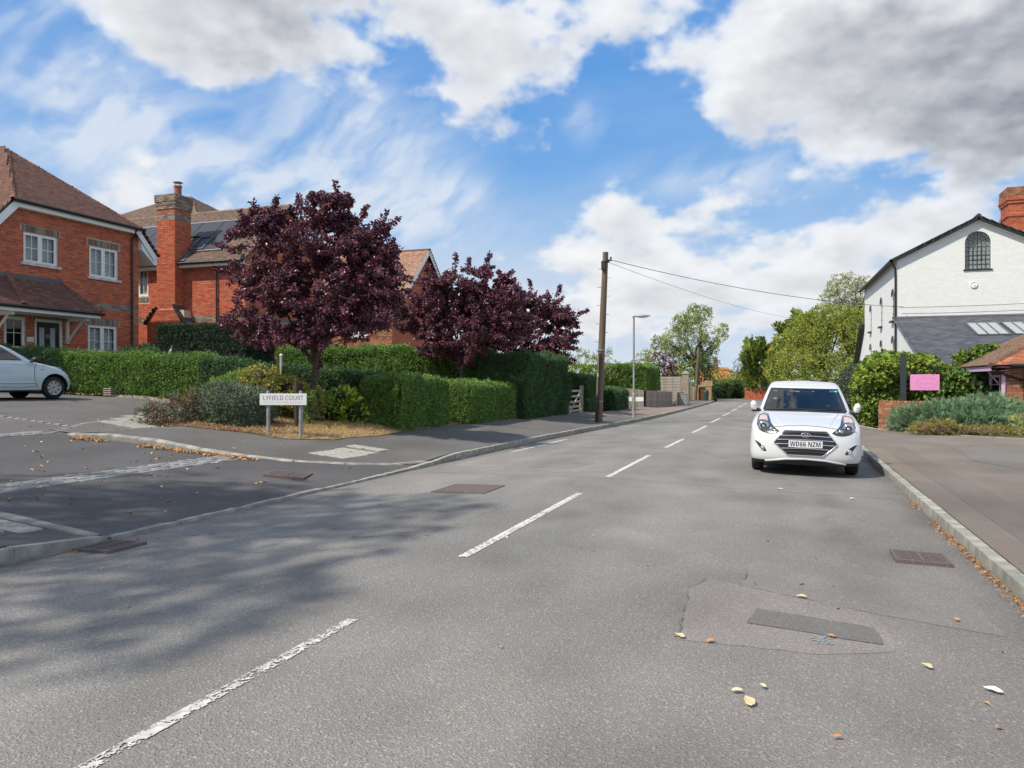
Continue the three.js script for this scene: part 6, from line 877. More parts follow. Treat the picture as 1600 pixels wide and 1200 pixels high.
const noseTube = (shell, poly, r, lift, closed = true, seg = 60) => { const p = []; const N = poly.length; for (let i = 0; i < (closed ? N : N - 1); i++) { const a = poly[i], b = poly[(i + 1) % N], m = Math.max(1, Math.round(Math.hypot(b[0] - a[0], b[1] - a[1]) / 0.05)); for (let k = 0; k < m; k++) { const x = lerp(a[0], b[0], k / m), y = lerp(a[1], b[1], k / m); p.push(V(x, y, shell.front(x, y) + lift)); } } if (!closed) { const b = poly[N - 1]; p.push(V(b[0], b[1], shell.front(b[0], b[1]) + lift)); } return new THREE.TubeGeometry(new THREE.CatmullRomCurve3(p, closed, 'catmullrom', 0.1), Math.max(seg, p.length * 2), r, 6, closed); };
function wheel(parent, x, y, z, R, w, spokes, name = 'wheel') {
  const sg = Math.sign(x), g = group(name, parent); g.position.set(x, y, z); g.rotation.y = sg > 0 ? Math.PI / 2 : -Math.PI / 2; // outer side looks along local z
  const pr = [[R * 0.64, -w / 2], [R * 0.9, -w / 2 + 0.005], [R * 0.975, -w / 2 + 0.03], [R, -w / 2 + 0.06], [R, w / 2 - 0.06], [R * 0.975, w / 2 - 0.03], [R * 0.9, w / 2 - 0.005], [R * 0.64, w / 2]]; const tg = [new THREE.LatheGeometry(pr.map((p) => new THREE.Vector2(...p)), 40).rotateX(Math.PI / 2)]; for (const k of [-0.03, 0, 0.03]) tg.push(new THREE.TorusGeometry(R, 0.004, 4, 40).translate(0, 0, k)); mesh('tyre', merge(tg), CAR.tyre, g);
  const rg = [new THREE.LatheGeometry([[0.02, w / 2 - 0.045], [R * 0.2, w / 2 - 0.04], [R * 0.2, w / 2 - 0.06]].map((p) => new THREE.Vector2(...p)), 20).rotateX(Math.PI / 2), new THREE.TorusGeometry(R * 0.62, 0.016, 8, 40).translate(0, 0, w / 2 - 0.02)];
  for (let i = 0; i < spokes; i++) { const a = i / spokes * 6.2832, sh = slab([[R * 0.12, -R * 0.075], [R * 0.42, -R * 0.1], [R * 0.61, -R * 0.19], [R * 0.61, R * 0.19], [R * 0.42, R * 0.1], [R * 0.12, R * 0.075]], 0.02, [], 0.005).rotateZ(a).translate(0, 0, w / 2 - 0.055); rg.push(sh); }
  mesh('rim', merge(rg), CAR.rim, g); mesh('hub', new THREE.CylinderGeometry(R * 0.62, R * 0.62, w * 0.5, 24).rotateX(Math.PI / 2).translate(0, 0, -0.01), CAR.under, g); return g;
}
function carBasics(t, s, paint, R, w, spokes) {
  const sh = carShell(s), b = (k, n, m) => { const g = sh.build(sh.sets[k]); if (g) mesh(n, g, m, t); };
  b('body', 'body', paint); b('lower', 'lower_trim', CAR.trim); b('glass', 'windscreen', CAR.glass); b('rearGlass', 'rear_window', CAR.glass); b('seal', 'windscreen_surround', CAR.trim); b('sideGlass', 'side_window', CAR.glass); b('pillar', 'window_trim', CAR.trim); if (sh.inner) mesh('lining', sh.inner, CAR.inside, t);
  for (const [wz, wy] of s.arches) for (const k of [-1, 1]) wheel(t, k * (sh.hw(0.4) - w / 2 - 0.02), R, wz, R, w, spokes);
  for (const [wz, wy, AR] of s.arches) for (const k of [-1, 1]) { mesh('wheel_arch', new THREE.CylinderGeometry(AR + 0.012, AR + 0.012, 0.3, 36, 1, true, 0, Math.PI).rotateZ(Math.PI / 2).rotateX(-Math.PI / 2 * 0).translate(k * (sh.hw(0.4) - 0.17), wy, wz), std(0.015, 0.015, 0.016, 0.9, { side: THREE.DoubleSide }), t); }
  mesh('underbody', rbox(sh.hw(0.4) * 1.7, 0.16, s.length * 0.9, 0.03, 0, s.y0 + 0.1, -s.length / 2), CAR.under, t);
  // cabin: dashboard, seats, steering wheel
  const by = s.screen[0], dz = s.front.find((p) => p[0] >= by - 0.001)[1] - 0.28;
  mesh('dashboard', rbox(sh.hw(by) * 1.7, 0.22, 0.5, 0.06, 0, by - 0.14, dz - 0.05), CAR.inside, t);
  for (const x of [-0.36, 0.36]) mesh('seat', merge([rbox(0.5, 0.62, 0.14, 0.05, x, by + 0.02, dz - 1.05), rbox(0.26, 0.17, 0.1, 0.04, x, by + 0.41, dz - 1.1), rbox(0.5, 0.16, 0.5, 0.05, x, by - 0.35, dz - 0.8)]), CAR.seat, t);
  mesh('seat', merge([rbox(1.2, 0.6, 0.14, 0.05, 0, by, dz - 1.95), rbox(0.24, 0.15, 0.1, 0.03, -0.35, by + 0.38, dz - 1.98), rbox(0.24, 0.15, 0.1, 0.03, 0.35, by + 0.38, dz - 1.98)]), CAR.seat, t);
  mesh('steering_wheel', new THREE.TorusGeometry(0.18, 0.018, 8, 28).rotateX(-0.45).translate(s.wheelX ?? -0.36, by + 0.05, dz - 0.38), CAR.trim, t);
  return sh;
}
// the white car parked at the right kerb, nose towards us
{
  const t = thing('white_car', 'white compact car parked at the right kerb, nose towards the camera', 'car', [0.32, roadY(0.32), -13.45]); t.rotation.z = -0.022; t.rotation.y = 0.0;
  const s = { length: 4.1, y0: 0.19, y1: 1.53, mid: -2.3, exp: 2.6, lowerY: 0.25, wheelX: -0.36,
    front: [[0.15, -0.14], [0.2, -0.07], [0.27, -0.02], [0.35, 0], [0.5, 0.0], [0.6, -0.01], [0.7, -0.04], [0.77, -0.09], [0.81, -0.15], [0.84, -0.24], [0.88, -0.39], [0.92, -0.56], [0.96, -0.74], [1.0, -0.93], [1.02, -1.03], [1.06, -1.12], [1.2, -1.36], [1.35, -1.62], [1.45, -1.8], [1.49, -1.9], [1.53, -2.06], [1.56, -2.25], [1.585, -2.6]],
    rear: [[0.15, -3.95], [0.3, -4.08], [0.6, -4.1], [0.9, -4.05], [1.1, -3.97], [1.4, -3.78], [1.5, -3.66], [1.56, -3.45], [1.585, -3.1]],
    width: [[0.15, 0.79], [0.22, 0.84], [0.3, 0.868], [0.45, 0.882], [0.65, 0.882], [0.78, 0.872], [0.87, 0.852], [0.95, 0.822], [1.01, 0.785], [1.06, 0.765], [1.2, 0.72], [1.35, 0.668], [1.45, 0.628], [1.5, 0.605], [1.54, 0.57], [1.56, 0.52], [1.573, 0.44], [1.582, 0.29], [1.588, 0.002]],
    corner: [[0.15, 0.4], [0.4, 0.44], [0.7, 0.5], [0.82, 0.5], [0.9, 0.46], [0.98, 0.4], [1.05, 0.34], [1.2, 0.3], [1.45, 0.26], [1.585, 0.2]], rearCorner: [[0.15, 0.3], [1.0, 0.35], [1.585, 0.25]],
    arches: [[-0.84, 0.33, 0.375], [-3.45, 0.33, 0.375]], screen: [1.045, 1.445], snapRows: [1.045, 1.08, 1.425, 1.445, 0.25, 1.548, 1.56, 1.567, 1.573, 1.578, 1.582, 1.588], windows: [[0.03, 0.34, 1.05, 1.42], [0.36, 0.68, 1.05, 1.42], [0.7, 0.9, 1.1, 1.4]], rearGlass: [1.08, 1.42], glassFrac: 0.92 };
  const sh = carBasics(t, s, CAR.paint, 0.315, 0.2, 10);
  // lower grille opening: dark hexagon behind a chrome rim, chrome slats
  const hex = [[-0.325, 0.755], [0.325, 0.755], [0.49, 0.55], [0.27, 0.355], [-0.27, 0.355], [-0.49, 0.55]];
  const gr = group('grille', t); mesh('mesh_panel', onNose(sh, hex, 0.004), std(0.03, 0.03, 0.033, 0.35), gr); mesh('rim', noseTube(sh, hex, 0.011, 0.008), CAR.chrome, gr);
  for (const y of [0.715, 0.665, 0.6, 0.53, 0.46, 0.405]) { const w = (y > 0.55 ? lerp(0.49, 0.325, (y - 0.55) / 0.205) : lerp(0.27, 0.49, (y - 0.355) / 0.195)) - 0.02; const pts = []; for (let i = 0; i <= 24; i++) { const x = lerp(-w, w, i / 24); pts.push(V(x, y + 0.012 * (1 - (x / w) ** 2), sh.front(x, y) + 0.012)); } const g = new THREE.TubeGeometry(new THREE.CatmullRomCurve3(pts), 48, 0.0105, 6); g.translate(0, 0, 0); mesh('slat', g, y === 0.715 || y === 0.405 ? CAR.housing : CAR.chrome, gr); }
  { const L = []; for (let r = 0; r < 18; r++) for (let k = 0; k < 42; k++) { const x = -0.48 + k * 0.0234 + (r % 2) * 0.0117, y = 0.37 + r * 0.0215; if (!insidePoly(hex, x, y) || edgeDist(hex, x, y) < 0.02) continue; L.push(box(0.013, 0.011, 0.01, x, y, sh.front(x, y) + 0.006)); } stuff(mesh('grille_mesh', merge(L), CAR.housing, gr)); }
  // badge: an oval ring with a leaning H
  const bz = sh.front(0, 0.69) + 0.02, bg = group('badge', t); { const e = new THREE.TorusGeometry(1, 0.13, 8, 36); e.scale(0.068, 0.035, 0.05).translate(0, 0.69, bz); mesh('ring', e, CAR.chrome, bg); mesh('badge_back', new THREE.CylinderGeometry(1, 1, 1, 30).rotateX(Math.PI / 2).scale(0.064, 0.032, 0.006).translate(0, 0.69, bz - 0.006), CAR.housing, bg); mesh('letter', merge([slab([[-0.038, -0.026], [-0.022, -0.028], [-0.006, 0.028], [-0.02, 0.03]], 0.008), slab([[0.006, -0.028], [0.02, -0.03], [0.038, 0.026], [0.022, 0.028]], 0.008), slab([[-0.018, -0.006], [0.018, -0.002], [0.02, 0.008], [-0.016, 0.004]], 0.008)]).translate(0, 0.69, bz), CAR.chrome, bg); }
  const plate = (w, h, text, yellow) => { const c = document.createElement('canvas'); c.width = 1024; c.height = 220; const x = c.getContext('2d'); x.fillStyle = yellow ? '#d8a400' : '#d9dadb'; x.fillRect(0, 0, 1024, 220); x.fillStyle = '#101012'; x.font = 'bold 190px sans-serif'; x.textAlign = 'center'; x.textBaseline = 'middle'; const k = 940 / x.measureText(text).width; x.save(); x.translate(512, 116); x.scale(k, 1.12); x.fillText(text, 0, 0); x.restore(); const tx = new THREE.CanvasTexture(c); tx.colorSpace = THREE.SRGBColorSpace; return tx; };
  const pz = sh.front(0, 0.545) + 0.03, pg = group('number_plate', t); mesh('plate_back', rbox(0.524, 0.118, 0.012, 0.004, 0, 0.545, pz - 0.008), CAR.trim, pg); mesh('plate_face', new THREE.PlaneGeometry(0.52, 0.111).translate(0, 0.545, pz), std(1, 1, 1, 0.35, { map: plate(0.52, 0.111, 'WD66 NZM') }), pg); mesh('plate_bracket', rbox(0.3, 0.02, 0.03, 0.004, 0, 0.476, pz - 0.016), std(0.3, 0.3, 0.31, 0.5), pg);
  for (const k of [-1, 1]) {
    const mir = (p) => p.map(([x, y]) => [x * k, y]), fix = (p) => (k < 0 ? mir(p).reverse() : p);
    const lamp = [[0.405, 0.745], [0.48, 0.795], [0.545, 0.86], [0.585, 0.945], [0.605, 0.985], [0.69, 1.0], [0.752, 0.975], [0.772, 0.9], [0.77, 0.83], [0.735, 0.765], [0.67, 0.725], [0.56, 0.705], [0.47, 0.715]].map(([x, y]) => [x, y - 0.012]);
    const hl = group('headlight', t); mesh('housing', onNose(sh, fix(lamp), 0.004, 0.025), CAR.housing, hl); mesh('surround', noseTube(sh, fix(lamp), 0.006, 0.004), CAR.trim, hl); mesh('lens', onNose(sh, fix(lamp), 0.035, 0.025), CAR.lens, hl);
    const disc = (x, y, r, d, m, n) => { const z = sh.front(x * k, y) + d, g = new THREE.SphereGeometry(r, 18, 10).scale(1, 1, 0.35).translate(x * k, y, z); return mesh(n, g, m, hl); }, ringAt = (x, y, r, tr, d, m) => mesh('bezel', new THREE.TorusGeometry(r, tr, 8, 28).translate(x * k, y, sh.front(x * k, y) + d), m, hl);
    disc(0.662, 0.8, 0.05, 0.004, CAR.solarDark ?? CAR.trim, 'projector'); ringAt(0.662, 0.8, 0.063, 0.014, 0.01, CAR.chrome); ringAt(0.662, 0.8, 0.085, 0.006, 0.006, CAR.reflector); disc(0.662, 0.8, 0.026, 0.018, CAR.chrome, 'bulb');
    disc(0.535, 0.755, 0.03, 0.006, CAR.reflector, 'reflector'); disc(0.475, 0.742, 0.02, 0.006, CAR.reflector, 'reflector'); ringAt(0.535, 0.755, 0.036, 0.006, 0.008, CAR.chrome);
    mesh('indicator', onNose(sh, fix([[0.6, 0.885], [0.625, 0.968], [0.69, 0.98], [0.742, 0.955], [0.752, 0.89], [0.68, 0.9]]), 0.018), CAR.amber, hl);
    const fog = [[0.6, 0.4], [0.64, 0.39], [0.72, 0.455], [0.8, 0.56], [0.745, 0.545], [0.655, 0.49]], fl = group('fog_light', t); mesh('recess', onNose(sh, fix(fog), 0.004, 0.025), CAR.trim, fl); mesh('chrome_edge', noseTube(sh, fix([[0.655, 0.49], [0.745, 0.545], [0.8, 0.56]]), 0.007, 0.006, false), CAR.chrome, fl);
    { const z = sh.front(0.665 * k, 0.44) + 0.008; mesh('lamp', merge([new THREE.SphereGeometry(0.03, 14, 8).scale(1, 1, 0.4).translate(0.665 * k, 0.445, z), new THREE.TorusGeometry(0.034, 0.005, 6, 20).translate(0.665 * k, 0.445, z)]), CAR.reflector, fl); }
    // mirrors
    const mg = group('mirror', t); mesh('housing', new THREE.SphereGeometry(1, 20, 14).scale(0.062, 0.095, 0.075).rotateZ(-0.14 * k).translate(0.862 * k, 1.115, -1.22), CAR.paint, mg); mesh('arm', merge([rod(V(0.74 * k, 1.03, -1.25), V(0.85 * k, 1.05, -1.24), 0.03, 0.035, 8), new THREE.SphereGeometry(1, 14, 10).scale(0.055, 0.03, 0.06).translate(0.85 * k, 1.035, -1.23)]), CAR.trim, mg);
    mesh('indicator', rbox(0.05, 0.012, 0.01, 0.003, 0.865 * k, 1.13, -1.146), CAR.amber, mg);
    // bonnet cut line from headlight to headlight is one piece; creases run up from it
    mesh('wing_seam', noseTube(sh, fix([[0.595, 0.985], [0.66, 1.0], [0.72, 1.012]]), 0.005, 0.003, false, 20), CAR.seamM, t);
    for (const [tz, nm] of [[-1.35, 'door_seam'], [-2.4, 'door_seam'], [-3.3, 'door_seam']]) { const p = []; for (let y = 0.34; y < 1.04; y += 0.05) p.push(V(k * (sh.hw(y) * 1.011 + 0.001), y, tz - 0.06 * ss(0.7, 1.05, y))); mesh(nm, new THREE.TubeGeometry(new THREE.CatmullRomCurve3(p), 20, 0.004, 5), CAR.seamM, t); }
    for (const z of [-2.15, -3.12]) mesh('door_handle', rbox(0.04, 0.03, 0.18, 0.01, k * (sh.hw(0.93) + 0.012), 0.93, z), CAR.paint, t);
    mesh('tail_light', rbox(0.12, 0.34, 0.1, 0.03, k * 0.72, 0.98, -3.98), CAR.red, t);
  }
  for (const k of [-1, 1]) mesh('bonnet_crease', noseTube(sh, (k > 0 ? [[0.34, 0.8], [0.42, 0.9], [0.5, 0.97], [0.56, 1.015]] : [[-0.34, 0.8], [-0.42, 0.9], [-0.5, 0.97], [-0.56, 1.015]]), 0.014, -0.008, false, 40), CAR.paint, t);
  mesh('bonnet_seam', noseTube(sh, [[-0.5, 0.795], [-0.3, 0.822], [0, 0.835], [0.3, 0.822], [0.5, 0.795]], 0.006, 0.002, false, 50), CAR.seamM, t);
  mesh('bumper_lip', noseTube(sh, [[-0.62, 0.235], [-0.3, 0.285], [0, 0.3], [0.3, 0.285], [0.62, 0.235]], 0.022, -0.012, false, 50), CAR.paint, t);
  mesh('intake', onNose(sh, [[-0.52, 0.245], [-0.3, 0.282], [0, 0.295], [0.3, 0.282], [0.52, 0.245], [0.5, 0.2], [-0.5, 0.2]], 0.002), CAR.trim, t);
  const wz = (x, y) => sh.front(x, y) + 0.012; for (const [a, b] of [[[-0.6, 1.06], [0.02, 1.088]], [[0.05, 1.06], [0.62, 1.085]]]) { const p = []; for (let i = 0; i <= 8; i++) { const x = lerp(a[0], b[0], i / 8), y = lerp(a[1], b[1], i / 8); p.push(V(x, y, wz(x, y) + 0.012)); } mesh('wiper', new THREE.TubeGeometry(new THREE.CatmullRomCurve3(p), 20, 0.009, 6), CAR.trim, t); }
  mesh('cowl', noseTube(sh, [[-0.68, 1.03], [0, 1.04], [0.68, 1.03]], 0.016, 0.0, false, 40), CAR.trim, t);
  { const x = -0.5, y = 1.25, z = sh.front(x, y) - 0.02; mesh('permit_disc', new THREE.CylinderGeometry(0.036, 0.036, 0.004, 20).rotateX(Math.PI / 2 - 1.03).translate(x, y, z), std(0.4, 0.5, 0.6, 0.6), t); const g = new THREE.PlaneGeometry(0.13, 0.05).rotateX(-1.03); g.translate(0.5, 1.4, sh.front(0.5, 1.4) - 0.012); mesh('sticker', g, std(0.1, 0.5, 0.55, 0.5, { side: THREE.DoubleSide }), t); mesh('rear_view_mirror', rbox(0.22, 0.07, 0.03, 0.012, 0.03, 1.36, sh.front(0, 1.36) - 0.1), CAR.trim, t); }
}
// the pale hatchback at the left edge, side on
{
  const t = thing('small_hatchback', 'pale silver-white rounded hatchback parked side-on at the left edge', 'car', [-18.3, hill(-18.0) + 0.01, -15.43], null, 3.0);
  const s = { length: 3.72, y0: 0.19, y1: 1.49, mid: -2.0, exp: 2.2, lowerY: 0.23, sideN: 90, dy: 0.022, wheelX: -0.34,
    front: [[0.15, -0.1], [0.22, -0.04], [0.32, 0], [0.48, -0.01], [0.58, -0.05], [0.66, -0.1], [0.74, -0.2], [0.8, -0.34], [0.85, -0.52], [0.89, -0.72], [0.93, -0.93], [0.96, -1.02], [1.1, -1.25], [1.25, -1.52], [1.36, -1.78], [1.44, -2.02], [1.49, -2.25], [1.52, -2.5], [1.535, -2.8]],
    rear: [[0.15, -3.58], [0.3, -3.7], [0.6, -3.72], [0.9, -3.7], [1.2, -3.55], [1.4, -3.4], [1.49, -3.25], [1.535, -2.95]],
    width: [[0.15, 0.76], [0.25, 0.81], [0.4, 0.83], [0.62, 0.83], [0.75, 0.815], [0.85, 0.79], [0.93, 0.755], [1.1, 0.7], [1.3, 0.64], [1.4, 0.59], [1.47, 0.52], [1.51, 0.4], [1.53, 0.22], [1.537, 0.002]],
    corner: [[0.15, 0.5], [0.5, 0.58], [0.8, 0.55], [0.95, 0.4], [1.2, 0.34], [1.535, 0.25]], rearCorner: [[0.15, 0.35], [1.0, 0.4], [1.535, 0.3]],
    arches: [[-0.7, 0.3, 0.345], [-3.08, 0.3, 0.345]], screen: [0.96, 1.37], snapRows: [0.96, 0.995, 1.35, 1.37, 0.23, 1.51, 1.52, 1.53, 1.537], windows: [[0.02, 0.42, 0.955, 1.345], [0.45, 0.8, 0.955, 1.345]], rearGlass: [1.0, 1.35], glassFrac: 0.92 };
  const sh = carBasics(t, s, CAR.paleBlue, 0.285, 0.17, 8);
  for (const k of [-1, 1]) {
    const side = (y) => k * (sh.hw(y) * 1.011 + 0.002), tubeOn = (pts, n, r = 0.0045, m = CAR.seamM) => mesh(n, new THREE.TubeGeometry(new THREE.CatmullRomCurve3(pts.map(([z, y]) => V(side(y), y, z))), 30, r, 5), m, t);
    tubeOn([[-1.12, 0.93], [-1.2, 0.8], [-1.22, 0.6], [-1.2, 0.42], [-1.14, 0.32]], 'door_seam'); tubeOn([[-2.28, 0.94], [-2.3, 0.6], [-2.28, 0.32]], 'door_seam'); tubeOn([[-1.14, 0.32], [-1.7, 0.3], [-2.28, 0.32]], 'door_seam');
    tubeOn([[-0.5, 0.78], [-0.9, 0.85], [-1.4, 0.86], [-2.2, 0.87], [-3.2, 0.88]], 'crease', 0.006, CAR.paleBlue); tubeOn([[-1.15, 0.42], [-1.7, 0.41], [-2.7, 0.42]], 'rubbing_strip', 0.02, CAR.paleBlue);
    mesh('side_repeater', rbox(0.02, 0.025, 0.05, 0.006, side(0.74), 0.745, -1.02), std(0.35, 0.3, 0.2, 0.4), t);
    mesh('door_handle', rbox(0.04, 0.035, 0.14, 0.01, side(0.86), 0.85, -2.12), CAR.trim, t);
    const mg = group('mirror', t); mesh('housing', new THREE.SphereGeometry(1, 16, 12).scale(0.09, 0.07, 0.07).translate(k * 0.86, 0.99, -1.22), CAR.trim, mg); mesh('arm', rod(V(k * 0.72, 0.95, -1.25), V(k * 0.84, 0.97, -1.23), 0.04, 0.035, 8), CAR.trim, mg);
    const hl = group('headlight', t), lp = [[0.38, 0.66], [0.5, 0.62], [0.66, 0.66], [0.7, 0.74], [0.62, 0.8], [0.45, 0.77]].map(([x, y]) => [x * k, y]); if (k < 0) lp.reverse(); mesh('lens', onNose(sh, lp, 0.006), CAR.reflector, hl); mesh('surround', noseTube(sh, lp, 0.006, 0.004), CAR.trim, hl);
  }
}
// a second white car parked beyond the first, only its rear corner in view
{
  const t = thing('white_car', 'white car parked behind the first one, only its left rear corner showing', 'car', [0.36, roadY(0.3), -22.9], null, Math.PI);
  const s = { length: 4.0, y0: 0.22, y1: 1.42, mid: -2.2, exp: 2.4, lowerY: 0.3, sideN: 60, dy: 0.03, front: [[0.2, -0.06], [0.4, 0], [0.65, -0.06], [0.8, -0.25], [0.9, -0.7], [0.95, -0.95], [1.2, -1.4], [1.38, -1.8], [1.45, -2.1], [1.48, -2.4]], rear: [[0.2, -3.9], [0.5, -4], [0.9, -3.97], [1.2, -3.85], [1.4, -3.7], [1.48, -3.4]], width: [[0.2, 0.8], [0.45, 0.87], [0.75, 0.87], [0.95, 0.82], [1.2, 0.74], [1.38, 0.66], [1.44, 0.52], [1.475, 0.25], [1.485, 0.002]], corner: [[0.2, 0.45], [0.8, 0.5], [1.48, 0.3]], rearCorner: [[0.2, 0.25], [1.0, 0.25], [1.48, 0.2]], arches: [[-0.8, 0.32, 0.37], [-3.3, 0.32, 0.37]], screen: [0.96, 1.36], snapRows: [0.96, 1.36, 0.3, 1.44, 1.46, 1.475, 1.485], windows: [[0.03, 0.42, 0.97, 1.34], [0.45, 0.85, 0.97, 1.34]], rearGlass: [0.98, 1.34], glassFrac: 0.92 };
  const sh = carBasics(t, s, CAR.paint, 0.31, 0.19, 10);
  for (const k of [-1, 1]) { const y0 = 0.72, y1 = 1.02, p = []; mesh('tail_light', rbox(0.13, 0.36, 0.12, 0.03, k * 0.79, 0.86, -3.86), CAR.red, t); }
  mesh('number_plate', rbox(0.52, 0.11, 0.02, 0.004, 0, 0.8, -3.99), std(0.7, 0.5, 0.05, 0.4), t);
}

// ---------------------------------------------------------------- street furniture, fences, wires
{ // street name sign
  const p = V(-9.85, paveY(-9.85, 13.5) + 0.03, -13.52), t = thing('street_name_sign', 'white street name plate on two grey posts before the purple tree', 'sign', [p.x, p.y, p.z], null, 0.33);
  for (const x of [-0.32, 0.36]) mesh('post', merge([rod(V(x, -0.1 - 0.06 * Math.sign(x), -0.01), V(x, 0.93, -0.01), 0.038, 0.038, 14), new THREE.SphereGeometry(0.038, 12, 6).scale(1, 0.3, 1).translate(x, 0.93, -0.01)]), M.galv, t);
  const c = document.createElement('canvas'); c.width = 1024; c.height = 240; const g = c.getContext('2d'); g.fillStyle = '#e3e3e1'; g.fillRect(0, 0, 1024, 240); g.fillStyle = '#3c4048'; g.textAlign = 'center'; g.textBaseline = 'middle'; g.font = '118px sans-serif'; let k = 900 / g.measureText('LYFIELD COURT').width; g.save(); g.translate(512, 90); g.scale(k, 1.12); g.fillText('LYFIELD COURT', 0, 0); g.restore(); g.fillStyle = '#a3a5a8'; g.font = '46px sans-serif'; k = 850 / g.measureText('PRIVATE - NO THROUGH ROAD').width; g.save(); g.translate(505, 186); g.scale(k, 1); g.fillText('PRIVATE - NO THROUGH ROAD', 0, 0); g.restore();
  const tx = new THREE.CanvasTexture(c); tx.colorSpace = THREE.SRGBColorSpace;
  mesh('plate', rbox(0.98, 0.24, 0.018, 0.006, 0.01, 0.76, 0.042), M.whitePaint, t); mesh('lettering', new THREE.PlaneGeometry(0.97, 0.23).translate(0.01, 0.76, 0.0535), std(1, 1, 1, 0.45, { map: tx }), t);
}
{ // stakes of the purple tree
  const q = [[-10.18, 14.43, 1.1, 0.0], [-10.62, 15.05, 1.0, 0.14]], grp = 'stakes tied to the purple tree';
  q.forEach(([r, s, h, l], i) => { const t = thing('tree_stake', i ? 'leaning weathered timber stake against the purple tree trunk' : 'upright weathered timber stake just behind the right post of the name sign', 'stake', [r, paveY(r, s), -s], grp); mesh('post', rbox(0.07, h, 0.07, 0.008, 0, h / 2, 0).rotateZ(-l), M.bark, t); if (!i) mesh('crossbar', rod(V(0, h - 0.15, 0), V(-0.4, h - 0.2, -0.6), 0.035, 0.035, 6), M.greyWood, t); });
  const m = thing('marker_post', 'thin white-topped marker post standing in the gold shrub', 'post', [-12.6, hill(-12.6), -17.2]); mesh('shaft', rbox(0.06, 1.62, 0.06, 0.008, 0, 0.81, 0), M.paleWood, m); mesh('cap', new THREE.SphereGeometry(0.045, 10, 8).translate(0, 1.64, 0), M.whitePaint, m);
}
{ // two low wooden garden lights under the hedge, and a lantern roof by the hedge
  [[-18.6, 17.25, 'low slatted wooden box light in front of the middle of the low hedge'], [-22.6, 17.5, 'low slatted wooden box light beside the hatchback bumper']].forEach(([r, s, lb]) => { const t = thing('wooden_box_light', lb, 'garden light', [r, hill(r), -s], 'box lights along the low hedge', 0.1); for (let i = 0; i < 4; i++) mesh('slat', rbox(0.26, 0.035, 0.2, 0.004, 0, 0.05 + i * 0.06, 0), M.greyWood, t); mesh('post', merge([-0.11, 0.11].map((x) => box(0.03, 0.27, 0.17, x, 0.135, 0))), M.bark, t); });
  const t = thing('bird_table', 'grey pyramid-roofed bird table between bush and dark hedge', 'bird table', [-19.6, hill(-19.6), -20.8]); mesh('roof', new THREE.CylinderGeometry(0.08, 0.34, 0.36, 4, 1).rotateY(0.5).translate(0, 1.52, 0), M.galv, t); mesh('rib', merge([0, 1, 2, 3].map((i) => { const a = 0.5 + i * Math.PI / 2; return rod(V(0.35 * Math.sin(a), 1.34, 0.35 * Math.cos(a)), V(0.08 * Math.sin(a), 1.71, 0.08 * Math.cos(a)), 0.014, 0.014, 5); })), M.whitePaint, t); mesh('tray', rbox(0.5, 0.04, 0.5, 0.01, 0, 1.12, 0), M.bark, t); mesh('post', merge([rod(V(0, 0, 0), V(0, 1.12, 0), 0.05), ...[-0.2, 0.2].map((x) => rod(V(x, 1.12, 0), V(x, 1.36, 0), 0.015))]), M.bark, t);
}
const POLE = V(-6.35, paveY(-6.35, 27.3), -27.3);
{ // telegraph pole, leaning a little
  const t = thing('telegraph_pole', 'brown wooden telegraph pole with climbing pegs on the left pavement', 'telegraph pole', [POLE.x, POLE.y, POLE.z]), top = V(0.26, 6.15, -0.05), ax = (h) => V(0.26 * h / 6.15, h, -0.05 * h / 6.15);
  mesh('shaft', rod(V(0, -0.3, 0), top, 0.14, 0.1, 18), M.poleWood, t); const pegs = []; for (let i = 0; i < 10; i++) { const h = 2.9 + i * 0.33, a = ax(h), d = V(i % 2 ? 1 : -1, 0.02, 0.15).normalize(); pegs.push([a.clone().addScaledVector(d, 0.07), a.clone().addScaledVector(d, 0.24)]); } for (const [a, b] of pegs) mesh('peg', rod(a, b, 0.012, 0.012, 6), M.galv, t);
  mesh('junction_box', merge([rbox(0.16, 0.26, 0.14, 0.02, ...ax(5.62).add(V(-0.02, 0, 0.13)).toArray()), new THREE.TorusGeometry(0.13, 0.025, 6, 18).rotateX(Math.PI / 2).translate(...ax(5.8).toArray()), rbox(0.3, 0.06, 0.06, 0.01, ...ax(5.85).add(V(0.08, 0, 0)).toArray()), ...[0.05, 0.2].map((x) => new THREE.CylinderGeometry(0.03, 0.035, 0.1, 8).translate(...ax(5.92).add(V(x, 0, 0)).toArray()))]), CAR.trim, t);
  mesh('cable_cover', rbox(0.06, 2.6, 0.05, 0.01, 0, 1.2, 0.15).rotateZ(-0.04), M.gutter, t); mesh('band', merge([0.75, 2.6].map((h) => new THREE.CylinderGeometry(0.145, 0.147, 0.04, 16).translate(...ax(h).toArray()))), M.galv, t); mesh('notice_plate', rbox(0.09, 0.13, 0.01, 0.003, 0.05, 1.7, 0.135), M.whitePaint, t);
}
const sag = (a, b, d, r, n = 40) => { const p = []; for (let i = 0; i <= n; i++) { const t = i / n, q = a.clone().lerp(b, t); q.y -= 4 * d * t * (1 - t); p.push(q); } return new THREE.TubeGeometry(new THREE.CatmullRomCurve3(p), n, r, 5); };
